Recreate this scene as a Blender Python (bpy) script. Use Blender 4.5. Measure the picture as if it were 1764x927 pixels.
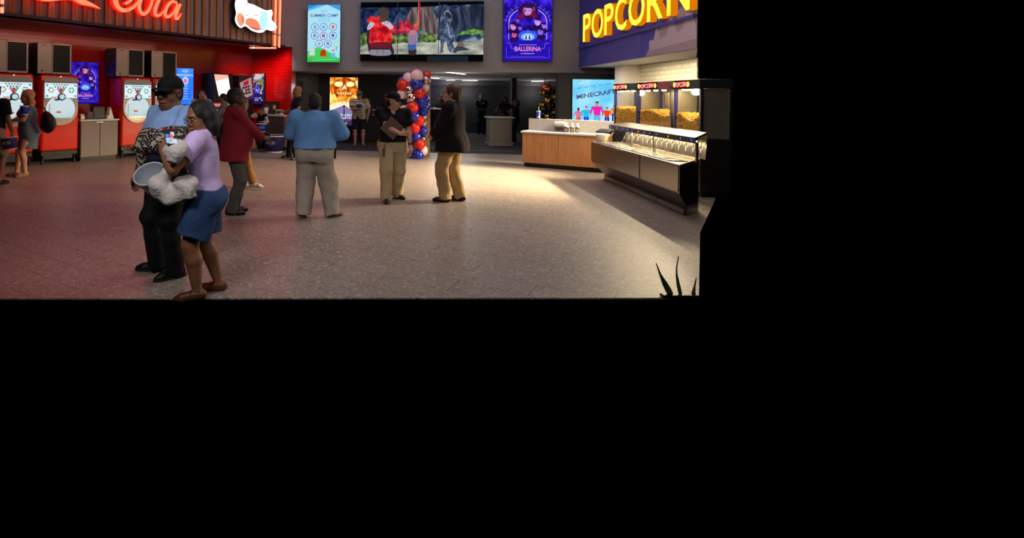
import bpy, bmesh, math, random
import numpy as np
from mathutils import Vector, Matrix

for _o in list(bpy.data.objects):
    bpy.data.objects.remove(_o, do_unlink=True)
SC = bpy.context.scene
COL = SC.collection
rnd = random.Random(7)
PI = math.pi

# ------------------------------------------------------------------ camera
EYE, FPX, ROLL = 1.65, 910.0, 0.012
PPX, PPY = 600.0, 163.8
cam_d = bpy.data.cameras.new('camera')
cam = bpy.data.objects.new('camera', cam_d)
COL.objects.link(cam)
cam_d.sensor_fit = 'HORIZONTAL'
cam_d.sensor_width = 36.0
cam_d.lens = 36.0 * FPX / 1764.0
cam_d.shift_x = (882.0 - PPX) / 1764.0
cam_d.shift_y = -(463.5 - PPY) / 1764.0
_c, _s = math.cos(ROLL), math.sin(ROLL)
cam.matrix_world = Matrix(((_c, -_s, 0, 0), (0, 0, -1, 0), (_s, _c, 0, EYE), (0, 0, 0, 1)))
cam_d.clip_start = 0.05
SC.camera = cam

# ------------------------------------------------------------------ view, world
SC.view_settings.view_transform = 'Standard'
SC.view_settings.look = 'None'
SC.view_settings.gamma = 1.0
SC.view_settings.use_curve_mapping = False
SC.view_settings.exposure = 0.0
world = bpy.data.worlds.new('world')
SC.world = world
world.use_nodes = True
world.node_tree.nodes['Background'].inputs[0].default_value = (0, 0, 0, 1)
world.node_tree.nodes['Background'].inputs[1].default_value = 0.0
SC.cycles.max_bounces = 6
SC.cycles.sample_clamp_indirect = 4.0

def area_light(name, loc, size, size_y, power, color, look=None, spread=PI):
    l = bpy.data.lights.new(name, 'AREA')
    l.shape = 'RECTANGLE'
    l.size, l.size_y = size, size_y
    l.energy = power
    l.color = color
    l.spread = spread
    o = bpy.data.objects.new(name, l)
    COL.objects.link(o)
    o.location = loc
    d = Vector(look) - Vector(loc) if look is not None else Vector((0, 0, -1))
    o.rotation_euler = d.to_track_quat('-Z', 'Y').to_euler()
    return o

# lights in the hall: added unseen fill lights, warm lamps over the popcorn counter, glow of the red sign
area_light('lobby_fill_light', (0.2, 5.0, 5.3), 3.0, 3.0, 16, (1.0, 0.90, 0.92))  # unseen overhead fills, added for the dim ambient light
area_light('lobby_fill_light', (2.6, 8.8, 5.3), 3.0, 3.0, 118, (1.0, 0.85, 0.80))
area_light('lobby_fill_light', (-0.6, 12.4, 5.3), 2.5, 2.0, 30, (1.0, 0.80, 0.80))
area_light('wall_fill_light', (1.6, 12.6, 5.4), 6.0, 0.4, 46, (0.80, 0.82, 1.0), (1.6, 15.5, 3.2))  # added cool fill that lifts the upper back wall
area_light('front_fill_light', (2.0, 0.8, 4.6), 3.5, 1.5, 78, (1.0, 0.92, 0.90), (1.2, 9.0, 1.4))  # added front fill above the viewer, no lamp known there
area_light('front_fill_light', (-2.2, 0.9, 4.3), 1.2, 0.8, 9, (1.0, 0.92, 0.90), (-1.4, 4.6, 1.35), 0.75)  # second added front fill, narrowed onto the nearest people
area_light('sign_glow_lamp', (-3.4, 10.9, 3.0), 7.0, 0.3, 58, (1.0, 0.03, 0.07), (-2.0, 8.2, 0.0))
area_light('machine_row_fill', (-6.2, 11.0, 3.0), 2.4, 0.2, 8, (1.0, 0.50, 0.34), (-6.9, 11.6, 0.6)).rotation_euler[2] = 0.82  # added fill that keeps the red machine fronts bright
area_light('counter_soffit_lamp', (6.18, 10.6, 2.47), 0.10, 3.4, 150, (1.0, 0.80, 0.52)).rotation_euler = (0, 0, -0.115)
area_light('counter_soffit_lamp', (6.1, 13.0, 2.42), 0.6, 1.2, 15, (1.0, 0.88, 0.74))
area_light('recess_fill_light', (-2.7, 15.7, 3.0), 1.6, 0.3, 19, (1.0, 0.62, 0.52), (-2.6, 17.2, 1.2), 1.5)  # added fill inside the recess, brightens the red end wall
area_light('recess_fill_light', (-5.6, 12.9, 3.0), 4.5, 0.2, 6, (1.0, 0.45, 0.36), (-6.6, 14.2, 1.6))  # same kind of added fill, along the long red wall
area_light('corridor_lamp', (3.2, 18.5, 2.3), 2.0, 3.0, 9, (0.85, 0.85, 1.0))
area_light('corridor_lamp', (-0.6, 17.2, 2.3), 1.5, 1.0, 6, (1.0, 0.85, 0.75))
area_light('corridor_blue_lamp', (2.9, 22.8, 2.2), 1.6, 0.3, 14, (0.10, 0.08, 1.0), (2.9, 24.0, 1.2))

# ------------------------------------------------------------------ pixel helpers (photo frame)
def ray(px, py):
    a, b = (px - PPX) / FPX, (PPY - py) / FPX
    return Vector((_c * a - _s * b, 1.0, _s * a + _c * b))
def at(px, py, d):
    r = ray(px, py)
    return Vector((0, 0, EYE)) + r * d
def on_z(px, py, z=0.0):
    r = ray(px, py)
    return Vector((0, 0, EYE)) + r * ((z - EYE) / r.z)
def on_plane(px, py, p, n):
    r = ray(px, py)
    o = Vector((0, 0, EYE))
    t = (Vector(p) - o).dot(Vector(n)) / r.dot(Vector(n))
    return o + r * t
def along(px, p, u):
    """ground point where the vertical line through column px meets the plan line p + t u"""
    k = (px - PPX) / FPX
    t = (p[0] - k * p[1]) / (k * u[1] - u[0])
    return Vector((p[0] + t * u[0], p[1] + t * u[1], 0.0))

# ------------------------------------------------------------------ colours and materials
def lin(h):
    if isinstance(h, (tuple, list)):
        return tuple(h[:3])
    h = h.lstrip('#')
    out = []
    for i in (0, 2, 4):
        v = int(h[i:i + 2], 16) / 255.0
        out.append(v / 12.92 if v <= 0.04045 else ((v + 0.055) / 1.055) ** 2.4)
    return tuple(out)

_mats = {}
def mat(name, color, rough=0.6, metal=0.0, noise=0.12, nscale=14.0, bump=0.0, bscale=60.0, spec=0.5,
        emit=None, estr=0.0, trans=0.0, ior=1.45, coat=0.0):
    if name in _mats:
        return _mats[name]
    m = bpy.data.materials.new(name)
    m.use_nodes = True
    nt = m.node_tree
    b = nt.nodes['Principled BSDF']
    c = lin(color)
    b.inputs['Roughness'].default_value = rough
    b.inputs['Metallic'].default_value = metal
    b.inputs['Specular IOR Level'].default_value = spec
    b.inputs['Transmission Weight'].default_value = trans
    b.inputs['IOR'].default_value = ior
    b.inputs['Coat Weight'].default_value = coat
    tc = nt.nodes.new('ShaderNodeTexCoord')
    if noise > 0:
        n = nt.nodes.new('ShaderNodeTexNoise')
        n.inputs['Scale'].default_value = nscale
        n.inputs['Detail'].default_value = 3.0
        nt.links.new(tc.outputs['Object'], n.inputs['Vector'])
        r = nt.nodes.new('ShaderNodeValToRGB')
        r.color_ramp.elements[0].position = 0.3
        r.color_ramp.elements[1].position = 0.7
        r.color_ramp.elements[0].color = tuple(v * (1 - noise) for v in c) + (1,)
        r.color_ramp.elements[1].color = tuple(min(1, v * (1 + noise)) for v in c) + (1,)
        nt.links.new(n.outputs['Fac'], r.inputs['Fac'])
        nt.links.new(r.outputs['Color'], b.inputs['Base Color'])
    else:
        b.inputs['Base Color'].default_value = c + (1,)
    if bump > 0:
        n2 = nt.nodes.new('ShaderNodeTexNoise')
        n2.inputs['Scale'].default_value = bscale
        n2.inputs['Detail'].default_value = 2.0
        nt.links.new(tc.outputs['Object'], n2.inputs['Vector'])
        bp = nt.nodes.new('ShaderNodeBump')
        bp.inputs['Strength'].default_value = bump
        bp.inputs['Distance'].default_value = 0.02
        nt.links.new(n2.outputs['Fac'], bp.inputs['Height'])
        nt.links.new(bp.outputs['Normal'], b.inputs['Normal'])
    if emit is not None:
        b.inputs['Emission Color'].default_value = lin(emit) + (1,)
        b.inputs['Emission Strength'].default_value = estr
    _mats[name] = m
    return m

def glow(color, strength=1.0):
    """light-giving surface: lamp, neon tube, lit pixels of a screen"""
    c = lin(color)
    key = 'glow_%02x%02x%02x_%d' % (int(c[0] * 255), int(c[1] * 255), int(c[2] * 255), int(strength * 100))
    if key in _mats:
        return _mats[key]
    m = bpy.data.materials.new(key)
    m.use_nodes = True
    nt = m.node_tree
    nt.nodes.remove(nt.nodes['Principled BSDF'])
    e = nt.nodes.new('ShaderNodeEmission')
    e.inputs[0].default_value = c + (1,)
    e.inputs[1].default_value = strength
    nt.links.new(e.outputs[0], nt.nodes['Material Output'].inputs[0])
    _mats[key] = m
    return m

def glow_noise(name, stops, scale, strength=1.0, detail=4.0, stretch=(1, 1, 1), dist=0.0):
    """screen image made of a noise pattern run through a colour ramp"""
    if name in _mats:
        return _mats[name]
    m = bpy.data.materials.new(name)
    m.use_nodes = True
    nt = m.node_tree
    nt.nodes.remove(nt.nodes['Principled BSDF'])
    tc = nt.nodes.new('ShaderNodeTexCoord')
    mp = nt.nodes.new('ShaderNodeMapping')
    mp.inputs['Scale'].default_value = stretch
    n = nt.nodes.new('ShaderNodeTexNoise')
    n.inputs['Scale'].default_value = scale
    n.inputs['Detail'].default_value = detail
    n.inputs['Distortion'].default_value = dist
    r = nt.nodes.new('ShaderNodeValToRGB')
    cr = r.color_ramp
    while len(cr.elements) < len(stops):
        cr.elements.new(0.5)
    for e, (p, c) in zip(cr.elements, stops):
        e.position = p
        e.color = lin(c) + (1,)
    em = nt.nodes.new('ShaderNodeEmission')
    em.inputs[1].default_value = strength
    nt.links.new(tc.outputs['Object'], mp.inputs['Vector'])
    nt.links.new(mp.outputs[0], n.inputs['Vector'])
    nt.links.new(n.outputs['Fac'], r.inputs['Fac'])
    nt.links.new(r.outputs['Color'], em.inputs[0])
    nt.links.new(em.outputs[0], nt.nodes['Material Output'].inputs[0])
    _mats[name] = m
    return m

def tiled(name, c1, c2, cm, w, h, mortar, rough, yaw=0.0, plane='XZ', offset=0.5, bump=0.3, spec=0.5, flecks=None):
    """tiles, bricks or planks laid in a plane (XZ of the object, or XY turned by yaw)"""
    m = bpy.data.materials.new(name)
    m.use_nodes = True
    nt = m.node_tree
    b = nt.nodes['Principled BSDF']
    b.inputs['Roughness'].default_value = rough
    b.inputs['Specular IOR Level'].default_value = spec
    tc = nt.nodes.new('ShaderNodeTexCoord')
    mp = nt.nodes.new('ShaderNodeMapping')
    if plane == 'XZ':
        mp.inputs['Rotation'].default_value = (-PI / 2, 0, 0)
    else:
        mp.inputs['Rotation'].default_value = (0, 0, -yaw)
    br = nt.nodes.new('ShaderNodeTexBrick')
    br.offset = offset
    br.inputs['Scale'].default_value = 1.0
    br.inputs['Mortar Size'].default_value = mortar
    br.inputs['Mortar Smooth'].default_value = 0.2
    br.inputs['Bias'].default_value = 0.0
    br.inputs['Brick Width'].default_value = w
    br.inputs['Row Height'].default_value = h
    br.inputs['Color1'].default_value = lin(c1) + (1,)
    br.inputs['Color2'].default_value = lin(c2) + (1,)
    br.inputs['Mortar'].default_value = lin(cm) + (1,)
    nt.links.new(tc.outputs['Object'], mp.inputs['Vector'])
    nt.links.new(mp.outputs[0], br.inputs['Vector'])
    colour = br.outputs['Color']
    if flecks:
        for sc_, lo, hi, cc, fac in flecks:
            v = nt.nodes.new('ShaderNodeTexNoise')
            v.inputs['Scale'].default_value = sc_
            v.inputs['Detail'].default_value = 2.5
            v.inputs['Distortion'].default_value = 0.6
            nt.links.new(tc.outputs['Object'], v.inputs['Vector'])
            r = nt.nodes.new('ShaderNodeMapRange')
            r.inputs['From Min'].default_value = lo
            r.inputs['From Max'].default_value = hi
            r.inputs['To Max'].default_value = fac
            nt.links.new(v.outputs['Fac'], r.inputs['Value'])
            mx = nt.nodes.new('ShaderNodeMixRGB')
            mx.inputs['Color2'].default_value = lin(cc) + (1,)
            nt.links.new(r.outputs[0], mx.inputs['Fac'])
            nt.links.new(colour, mx.inputs['Color1'])
            colour = mx.outputs['Color']
    nt.links.new(colour, b.inputs['Base Color'])
    bp = nt.nodes.new('ShaderNodeBump')
    bp.invert = True
    bp.inputs['Strength'].default_value = bump
    bp.inputs['Distance'].default_value = 0.01
    nt.links.new(br.outputs['Fac'], bp.inputs['Height'])
    nt.links.new(bp.outputs['Normal'], b.inputs['Normal'])
    return m

def banded(name, stops, scale, rough=0.5, axis='X', spec=0.4, dist=1.5):
    """wood grain: stretched noise through a ramp"""
    if name in _mats:
        return _mats[name]
    m = bpy.data.materials.new(name)
    m.use_nodes = True
    nt = m.node_tree
    b = nt.nodes['Principled BSDF']
    b.inputs['Roughness'].default_value = rough
    b.inputs['Specular IOR Level'].default_value = spec
    tc = nt.nodes.new('ShaderNodeTexCoord')
    mp = nt.nodes.new('ShaderNodeMapping')
    s = {'X': (0.06, 1, 1), 'Y': (1, 0.06, 1), 'Z': (1, 1, 0.06)}[axis]
    mp.inputs['Scale'].default_value = s
    n = nt.nodes.new('ShaderNodeTexNoise')
    n.inputs['Scale'].default_value = scale
    n.inputs['Detail'].default_value = 4
    n.inputs['Distortion'].default_value = dist
    r = nt.nodes.new('ShaderNodeValToRGB')
    cr = r.color_ramp
    while len(cr.elements) < len(stops):
        cr.elements.new(0.5)
    for e, (p, c) in zip(cr.elements, stops):
        e.position = p
        e.color = lin(c) + (1,)
    nt.links.new(tc.outputs['Object'], mp.inputs['Vector'])
    nt.links.new(mp.outputs[0], n.inputs['Vector'])
    nt.links.new(n.outputs['Fac'], r.inputs['Fac'])
    nt.links.new(r.outputs['Color'], b.inputs['Base Color'])
    _mats[name] = m
    return m

# ------------------------------------------------------------------ objects, parts, tags
def tag(o, label=None, cat=None, group=None, kind=None):
    if label: o['label'] = label
    if cat: o['category'] = cat
    if group: o['group'] = group
    if kind: o['kind'] = kind
    return o
def empty(name, loc=(0, 0, 0), yaw=0.0, label=None, cat=None, group=None):
    o = bpy.data.objects.new(name, None)
    COL.objects.link(o)
    o.empty_display_size = 0.1
    o.location = loc
    o.rotation_euler = (0, 0, yaw)
    return tag(o, label, cat, group)
def copy_tree(o, parent=None):
    c = o.copy()
    COL.objects.link(c)
    if parent is not None:
        c.parent = parent
    for ch in list(o.children):
        copy_tree(ch, c)
    return c

def glyphs(text, size=1.0, bold=0.0, extrude=0.0, shear=0.0):
    """flat or extruded lettering as vertices / faces in its own XY plane, left-bottom at 0"""
    cu = bpy.data.curves.new('lettering', 'FONT')
    cu.body = text
    cu.size = size
    cu.offset = bold
    cu.extrude = extrude
    cu.shear = shear
    cu.resolution_u = 3
    o = bpy.data.objects.new('lettering', cu)
    me = bpy.data.meshes.new_from_object(o)
    vs = np.array([v.co[:] for v in me.vertices]) if len(me.vertices) else np.zeros((0, 3))
    fs = [tuple(p.vertices) for p in me.polygons]
    bpy.data.objects.remove(o)
    bpy.data.curves.remove(cu)
    bpy.data.meshes.remove(me)
    return vs, fs

class MB:
    """collects shapes; build() links them as one mesh object"""
    def __init__(s):
        s.v, s.f, s.m, s.mats, s.sm = [], [], [], [], []
    def mi(s, m):
        if m not in s.mats: s.mats.append(m)
        return s.mats.index(m)
    def add(s, vs, fs, m, smooth=False):
        o = len(s.v)
        s.v += [tuple(v) for v in vs]
        k = s.mi(m)
        for f in fs:
            s.f.append(tuple(i + o for i in f)); s.m.append(k); s.sm.append(smooth)
        return s
    def box(s, x0, x1, y0, y1, z0, z1, m, tx=None):
        vs = [(x, y, z) for z in (z0, z1) for y in (y0, y1) for x in (x0, x1)]
        if tx: vs = [tx(v) for v in vs]
        return s.add(vs, [(0, 2, 3, 1), (4, 5, 7, 6), (0, 1, 5, 4), (2, 6, 7, 3), (0, 4, 6, 2), (1, 3, 7, 5)], m)
    def bar(s, a, b, w, h, m, up=(0, 0, 1)):
        a, b = Vector(a), Vector(b)
        d = (b - a).normalized()
        u = Vector(up)
        if abs(d.dot(u)) > 0.98: u = Vector((0, 1, 0))
        r = d.cross(u).normalized() * (w / 2)
        t = r.normalized().cross(d) * (h / 2)
        vs = [p + i * r + j * t for p in (a, b) for i, j in ((-1, -1), (1, -1), (1, 1), (-1, 1))]
        return s.add(vs, [(3, 2, 1, 0), (4, 5, 6, 7), (0, 1, 5, 4), (1, 2, 6, 5), (2, 3, 7, 6), (3, 0, 4, 7)], m)
    def tube(s, pts, r, m, n=10, cap=True):
        pts = [Vector(p) for p in pts]
        rs = r if isinstance(r, (list, tuple)) else [r] * len(pts)
        vs, fs = [], []
        ref = Vector((0, 0, 1))
        for i, p in enumerate(pts):
            d = (pts[min(i + 1, len(pts) - 1)] - pts[max(i - 1, 0)]).normalized()
            if abs(d.dot(ref)) > 0.95: ref = Vector((1, 0, 0))
            a = d.cross(ref).normalized()
            b = a.cross(d).normalized()
            ref = b
            for k in range(n):
                t = 2 * PI * k / n
                vs.append(p + rs[i] * (math.cos(t) * a + math.sin(t) * b))
        for i in range(len(pts) - 1):
            for k in range(n):
                fs.append((i * n + k, i * n + (k + 1) % n, (i + 1) * n + (k + 1) % n, (i + 1) * n + k))
        if cap:
            fs.append(tuple(range(n))[::-1]); fs.append(tuple((len(pts) - 1) * n + k for k in range(n)))
        return s.add(vs, fs, m, True)
    def lathe(s, prof, c, m, n=24, tx=None, cap=(True, True)):
        vs, fs = [], []
        for r, z in prof:
            for k in range(n):
                t = 2 * PI * k / n
                vs.append(Vector((c[0] + r * math.cos(t), c[1] + r * math.sin(t), c[2] + z)))
        for i in range(len(prof) - 1):
            for k in range(n):
                fs.append((i * n + k, i * n + (k + 1) % n, (i + 1) * n + (k + 1) % n, (i + 1) * n + k))
        if cap[0]: fs.append(tuple(range(n))[::-1])
        if cap[1]: fs.append(tuple((len(prof) - 1) * n + k for k in range(n)))
        if tx: vs = [tx(v) for v in vs]
        return s.add(vs, fs, m, True)
    def ball(s, c, r, m, n=12, tx=None):
        rx, ry, rz = r if isinstance(r, (tuple, list)) else (r, r, r)
        vs, fs = [], []
        h = max(4, n // 2)
        for i in range(h + 1):
            a = -PI / 2 + PI * i / h
            for k in range(n):
                t = 2 * PI * k / n
                vs.append((c[0] + rx * math.cos(a) * math.cos(t), c[1] + ry * math.cos(a) * math.sin(t), c[2] + rz * math.sin(a)))
        for i in range(h):
            for k in range(n):
                fs.append((i * n + k, i * n + (k + 1) % n, (i + 1) * n + (k + 1) % n, (i + 1) * n + k))
        if tx: vs = [tx(v) for v in vs]
        return s.add(vs, fs, m, True)
    def prism(s, poly, a0, a1, m, plane='XZ'):
        """polygon given in (x,z) swept along y from a0 (front) to a1, or in (x,y) swept along z"""
        n = len(poly)
        if plane == 'XZ':
            vs = [(x, a0, z) for x, z in poly] + [(x, a1, z) for x, z in poly]
        elif plane == 'YZ':
            vs = [(a0, y, z) for y, z in poly] + [(a1, y, z) for y, z in poly]
        else:
            vs = [(x, y, a0) for x, y in poly] + [(x, y, a1) for x, y in poly]
        fs = [tuple(range(n)), tuple(range(2 * n - 1, n - 1, -1))]
        fs += [(i, i + n, (i + 1) % n + n, (i + 1) % n) for i in range(n)]
        return s.add(vs, fs, m)
    def build(s, name, parent=None, bevel=0.0, loc=None, yaw=0.0):
        me = bpy.data.meshes.new(name)
        me.from_pydata([tuple(v) for v in s.v], [], s.f)
        for m in s.mats: me.materials.append(m)
        me.polygons.foreach_set('material_index', s.m)
        me.polygons.foreach_set('use_smooth', s.sm)
        bm = bmesh.new(); bm.from_mesh(me)
        bmesh.ops.recalc_face_normals(bm, faces=bm.faces)
        bm.to_mesh(me); bm.free()
        me.update()
        o = bpy.data.objects.new(name, me)
        COL.objects.link(o)
        if parent is not None: o.parent = parent
        if loc is not None: o.location = loc
        if yaw: o.rotation_euler = (0, 0, yaw)
        if bevel > 0:
            b = o.modifiers.new('edge', 'BEVEL')
            b.width, b.segments, b.limit_method, b.angle_limit = bevel, 2, 'ANGLE', math.radians(40)
        return o

def structure(mb, name, **k):
    return tag(mb.build(name, **k), kind='structure')

def circle_pts(cx, cy, rx, ry, n=24, a0=0.0, a1=2 * PI):
    return [(cx + rx * math.cos(a0 + (a1 - a0) * i / n), cy + ry * math.sin(a0 + (a1 - a0) * i / n)) for i in range(n)]

def smooth_path(pts, n=8, closed=False):
    """Catmull-Rom through points of any dimension"""
    P = [np.array(p, float) for p in pts]
    out = []
    N = len(P)
    last = N if closed else N - 1
    for i in range(last):
        p0 = P[(i - 1) % N] if closed or i > 0 else P[0]
        p1, p2 = P[i], P[(i + 1) % N]
        p3 = P[(i + 2) % N] if closed or i + 2 < N else P[-1]
        for k in range(n):
            t = k / n
            out.append(0.5 * (2 * p1 + (p2 - p0) * t + (2 * p0 - 5 * p1 + 4 * p2 - p3) * t * t + (3 * p1 - p0 - 3 * p2 + p3) * t ** 3))
    if not closed: out.append(P[-1])
    return out

class Face2D:
    """flat artwork on the front (-y) of a panel: u right, v up, in metres from the panel's lower left corner"""
    def __init__(s, mb, x0, z0, y):
        s.mb, s.x0, s.z0, s.y, s.k = mb, x0, z0, y, 0
    def _y(s):
        s.k += 1
        return s.y - 0.0004 * s.k
    def poly(s, pts, m):
        y = s._y()
        return s.mb.add([(s.x0 + p[0], y, s.z0 + p[1]) for p in pts], [tuple(range(len(pts)))], m)
    def spoly(s, pts, m, n=4):
        return s.poly([tuple(p) for p in smooth_path(pts, n, True)], m)
    def rect(s, u0, v0, u1, v1, m):
        return s.poly([(u0, v0), (u1, v0), (u1, v1), (u0, v1)], m)
    def ell(s, u, v, ru, rv, m, n=20):
        return s.poly(circle_pts(u, v, ru, rv, n), m)
    def ring(s, u, v, r, w, m, n=24, ratio=1.0, a0=0.0, a1=2 * PI):
        y = s._y()
        a = [a0 + (a1 - a0) * i / n for i in range(n + 1)]
        vs = [(s.x0 + u + q * math.cos(t), y, s.z0 + v + ratio * q * math.sin(t)) for q in (r, r - w) for t in a]
        return s.mb.add(vs, [(i, i + 1, n + 2 + i, n + 1 + i) for i in range(n)], m)
    def line(s, pts, w, m):
        y = s._y()
        P = [Vector((p[0], p[1])) for p in pts]
        vs, fs = [], []
        for i, p in enumerate(P):
            d = (P[min(i + 1, len(P) - 1)] - P[max(i - 1, 0)]).normalized()
            n = Vector((-d.y, d.x)) * (w / 2)
            vs += [(s.x0 + p.x + n.x, y, s.z0 + p.y + n.y), (s.x0 + p.x - n.x, y, s.z0 + p.y - n.y)]
        for i in range(len(P) - 1):
            fs.append((2 * i, 2 * i + 1, 2 * i + 3, 2 * i + 2))
        return s.mb.add(vs, fs, m)
    def text(s, t, u, v, h, m, width=None, bold=0.0, align='c', tilt=0.0, shear=0.0):
        vs, fs = glyphs(t, 1.0, bold, 0.0, shear)
        if not len(vs): return
        lo, hi = vs.min(0), vs.max(0)
        w0, h0 = hi[0] - lo[0], hi[1] - lo[1]
        ky = h / h0
        kx = width / w0 if width else ky
        W = w0 * kx
        off = {'c': -W / 2, 'l': 0, 'r': -W}[align]
        y = s._y()
        c_, s_ = math.cos(tilt), math.sin(tilt)
        pts = []
        for p in vs:
            a, b = (p[0] - lo[0]) * kx + off, (p[1] - lo[1]) * ky
            pts.append((s.x0 + u + a * c_ - b * s_, y, s.z0 + v + a * s_ + b * c_))
        return s.mb.add(pts, fs, m)
# ================================================================== MATERIALS OF THE PLACE
M = {}
M['red_tile'] = tiled('red_tile', '#b8080a', '#a80608', '#7c0507', 0.30, 0.10, 0.006, 0.16, bump=0.25, spec=0.6)
M['cream_tile'] = tiled('cream_tile', '#d9d4bd', '#d0cab2', '#9c987f', 0.30, 0.10, 0.008, 0.35, bump=0.25)
M['floor'] = tiled('plank_tile_floor', '#8b817a', '#847b74', '#564e49', 1.2, 0.30, 0.005, 0.42, yaw=math.atan2(.559, -.829) + PI, plane='XY', bump=0.12, spec=0.38,
                   flecks=[(26.0, 0.56, 0.66, '#c4bcb4', 0.6), (11.0, 0.55, 0.70, '#665d58', 0.55), (60.0, 0.58, 0.66, '#544c48', 0.45), (70.0, 0.60, 0.68, '#d8d2ca', 0.45)])
M['carpet'] = tiled('striped_carpet', '#2c2b33', '#4a4750', '#3b3a30', 2.4, 0.42, 0.05, 0.95, plane='XY', bump=0.0, spec=0.1)
M['grey_wall'] = mat('grey_wall_paint', '#8a868a', 0.8, noise=0.05, nscale=2)
M['dark_grey'] = mat('dark_grey_paint', '#3b3a3c', 0.8, noise=0.08)
M['black_wall'] = mat('black_wall_paint', '#131316', 0.75, noise=0.1)
M['ceiling'] = mat('ceiling_paint', '#a29fa3', 0.85, noise=0.04)
M['ceiling_dark'] = mat('dark_ceiling_paint', '#3a3636', 0.9, noise=0.05)
M['white_paint'] = mat('white_paint', '#d4d0c8', 0.7, noise=0.03)
M['purple_paint'] = mat('purple_blue_paint', '#4648a0', 0.55, noise=0.05, nscale=3)
M['mauve_paint'] = mat('mauve_paint', '#9a8c9c', 0.6, noise=0.04)
M['mauve_light'] = mat('pale_mauve_paint', '#b4a8b4', 0.6, noise=0.04)
M['slat'] = banded('slat_wood', [(0.3, '#7e4c2a'), (0.5, '#b07042'), (0.7, '#c88c58')], 9, 0.55, 'Z')
M['slat_gap'] = mat('slat_backing_paint', '#8a8086', 0.8, noise=0.05)
M['oak'] = banded('oak_veneer', [(0.25, '#a06c42'), (0.5, '#b47e50'), (0.75, '#c28c5e')], 22, 0.42, 'Z')
M['taupe'] = mat('taupe_laminate', '#7d706a', 0.5, noise=0.05)
M['stone_top'] = mat('white_stone_worktop', '#cfccc8', 0.3, noise=0.05)
M['steel'] = mat('brushed_steel', '#b9b4ac', 0.26, metal=1.0, noise=0.05, nscale=4)
M['steel_dark'] = mat('satin_steel', '#8d8781', 0.34, metal=1.0, noise=0.05, nscale=4)
M['black_plastic'] = mat('black_plastic', '#0e0e10', 0.4, noise=0.0)
M['dark_plastic'] = mat('dark_plastic', '#222226', 0.5, noise=0.0)
M['white_plastic'] = mat('white_plastic', '#e4e2de', 0.4, noise=0.0)
M['red_gloss'] = mat('red_gloss_panel', '#dc2408', 0.32, noise=0.04, coat=0.2)
M['champagne'] = mat('champagne_panel', '#a79c96', 0.38, metal=0.35, noise=0.03)
M['bronze_box'] = mat('light_steel_panel', '#b4a89e', 0.34, metal=0.45, noise=0.05, nscale=3)
M['rubber'] = mat('black_rubber', '#141414', 0.8, noise=0.0)
M['crimson'] = mat('crimson_panel', '#9a0f2c', 0.45, noise=0.03)
M['bucket_purple'] = mat('purple_card', '#2a1d5c', 0.5, noise=0.05)
M['card_white'] = mat('white_card', '#e6e3dc', 0.6, noise=0.03)
M['paper_blue'] = mat('blue_card', '#2440b0', 0.5, noise=0.05)

def glass_pane_material():
    m = bpy.data.materials.new('clear_glass')
    m.use_nodes = True
    nt = m.node_tree
    nt.nodes.remove(nt.nodes['Principled BSDF'])
    t = nt.nodes.new('ShaderNodeBsdfTransparent')
    g = nt.nodes.new('ShaderNodeBsdfGlossy')
    g.inputs['Roughness'].default_value = 0.03
    mx = nt.nodes.new('ShaderNodeMixShader')
    mx.inputs[0].default_value = 0.07
    nt.links.new(t.outputs[0], mx.inputs[1])
    nt.links.new(g.outputs[0], mx.inputs[2])
    nt.links.new(mx.outputs[0], nt.nodes['Material Output'].inputs[0])
    return m
M['glass'] = glass_pane_material()

# ================================================================== PLAN OF THE HALL
BW_P, BW_YAW = Vector((1.703, 15.5, 0)), math.atan2(-.1172, .9931)          # back wall with the screens
BW_U = Vector((math.cos(BW_YAW), math.sin(BW_YAW), 0)); BW_N = Vector((math.sin(BW_YAW), -math.cos(BW_YAW), 0))
RW_U = Vector((.6825, .731, 0)); RW_YAW = math.atan2(.731, .6825)           # red drinks wall
RW_N = Vector((math.sin(RW_YAW), -math.cos(RW_YAW), 0))
MR_P = Vector((-6.65, 12.1, 0))                                              # fronts of the drink machines
RW_P = MR_P - 0.92 * RW_N
CORNER = along(433, RW_P, RW_U)
END_R = Vector((-1.72, 15.95, 0))
FA_A = at(0, 100, 9.84); FA_B = at(470, 100, 15.6)
FA_U = Vector((FA_B.x - FA_A.x, FA_B.y - FA_A.y, 0)).normalized(); FA_YAW = math.atan2(FA_U.y, FA_U.x)
FA_N = Vector((math.sin(FA_YAW), -math.cos(FA_YAW), 0))
FA_Z = 3.07
SF_U = Vector((.1142, .9935, 0)); SF_P = Vector((5.8, 8.8, 0))               # popcorn soffit front
SF_YAW = math.atan2(-SF_U.y, -SF_U.x); SF_N = Vector((math.sin(SF_YAW), -math.cos(SF_YAW), 0))
SF_Z = 2.50

# floor: the slab the photograph shows
fl = MB()
e0, e1 = on_z(-60, 514), on_z(1204, 513)
r1, r2 = on_z(1206, 400), Vector((5.75, 8.3, 0))
left_far = RW_P - 9 * RW_U
poly = [e0, e1, r1, r2, Vector((7.2, 10.2, 0)), Vector((7.6, 15.2, 0)), BW_P + 1.2 * BW_N * 0 + 5.9 * BW_U, BW_P - 3.6 * BW_U, CORNER + Vector((0, .6, 0)), left_far, Vector((left_far.x, e0.y, 0))]
fl.prism([(p.x, p.y) for p in poly], -0.012, 0.0, M['floor'], 'XY')
structure(fl, 'floor')
cp = MB()
cpts = [(-1.74, 15.97), (1.703 + .1, 15.49), (7.6, 14.8), (12.0, 24.1), (-3.2, 24.1)]
cp.prism(cpts, -0.05, 0.002, M['carpet'], 'XY')
structure(cp, 'floor_carpet')

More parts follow.
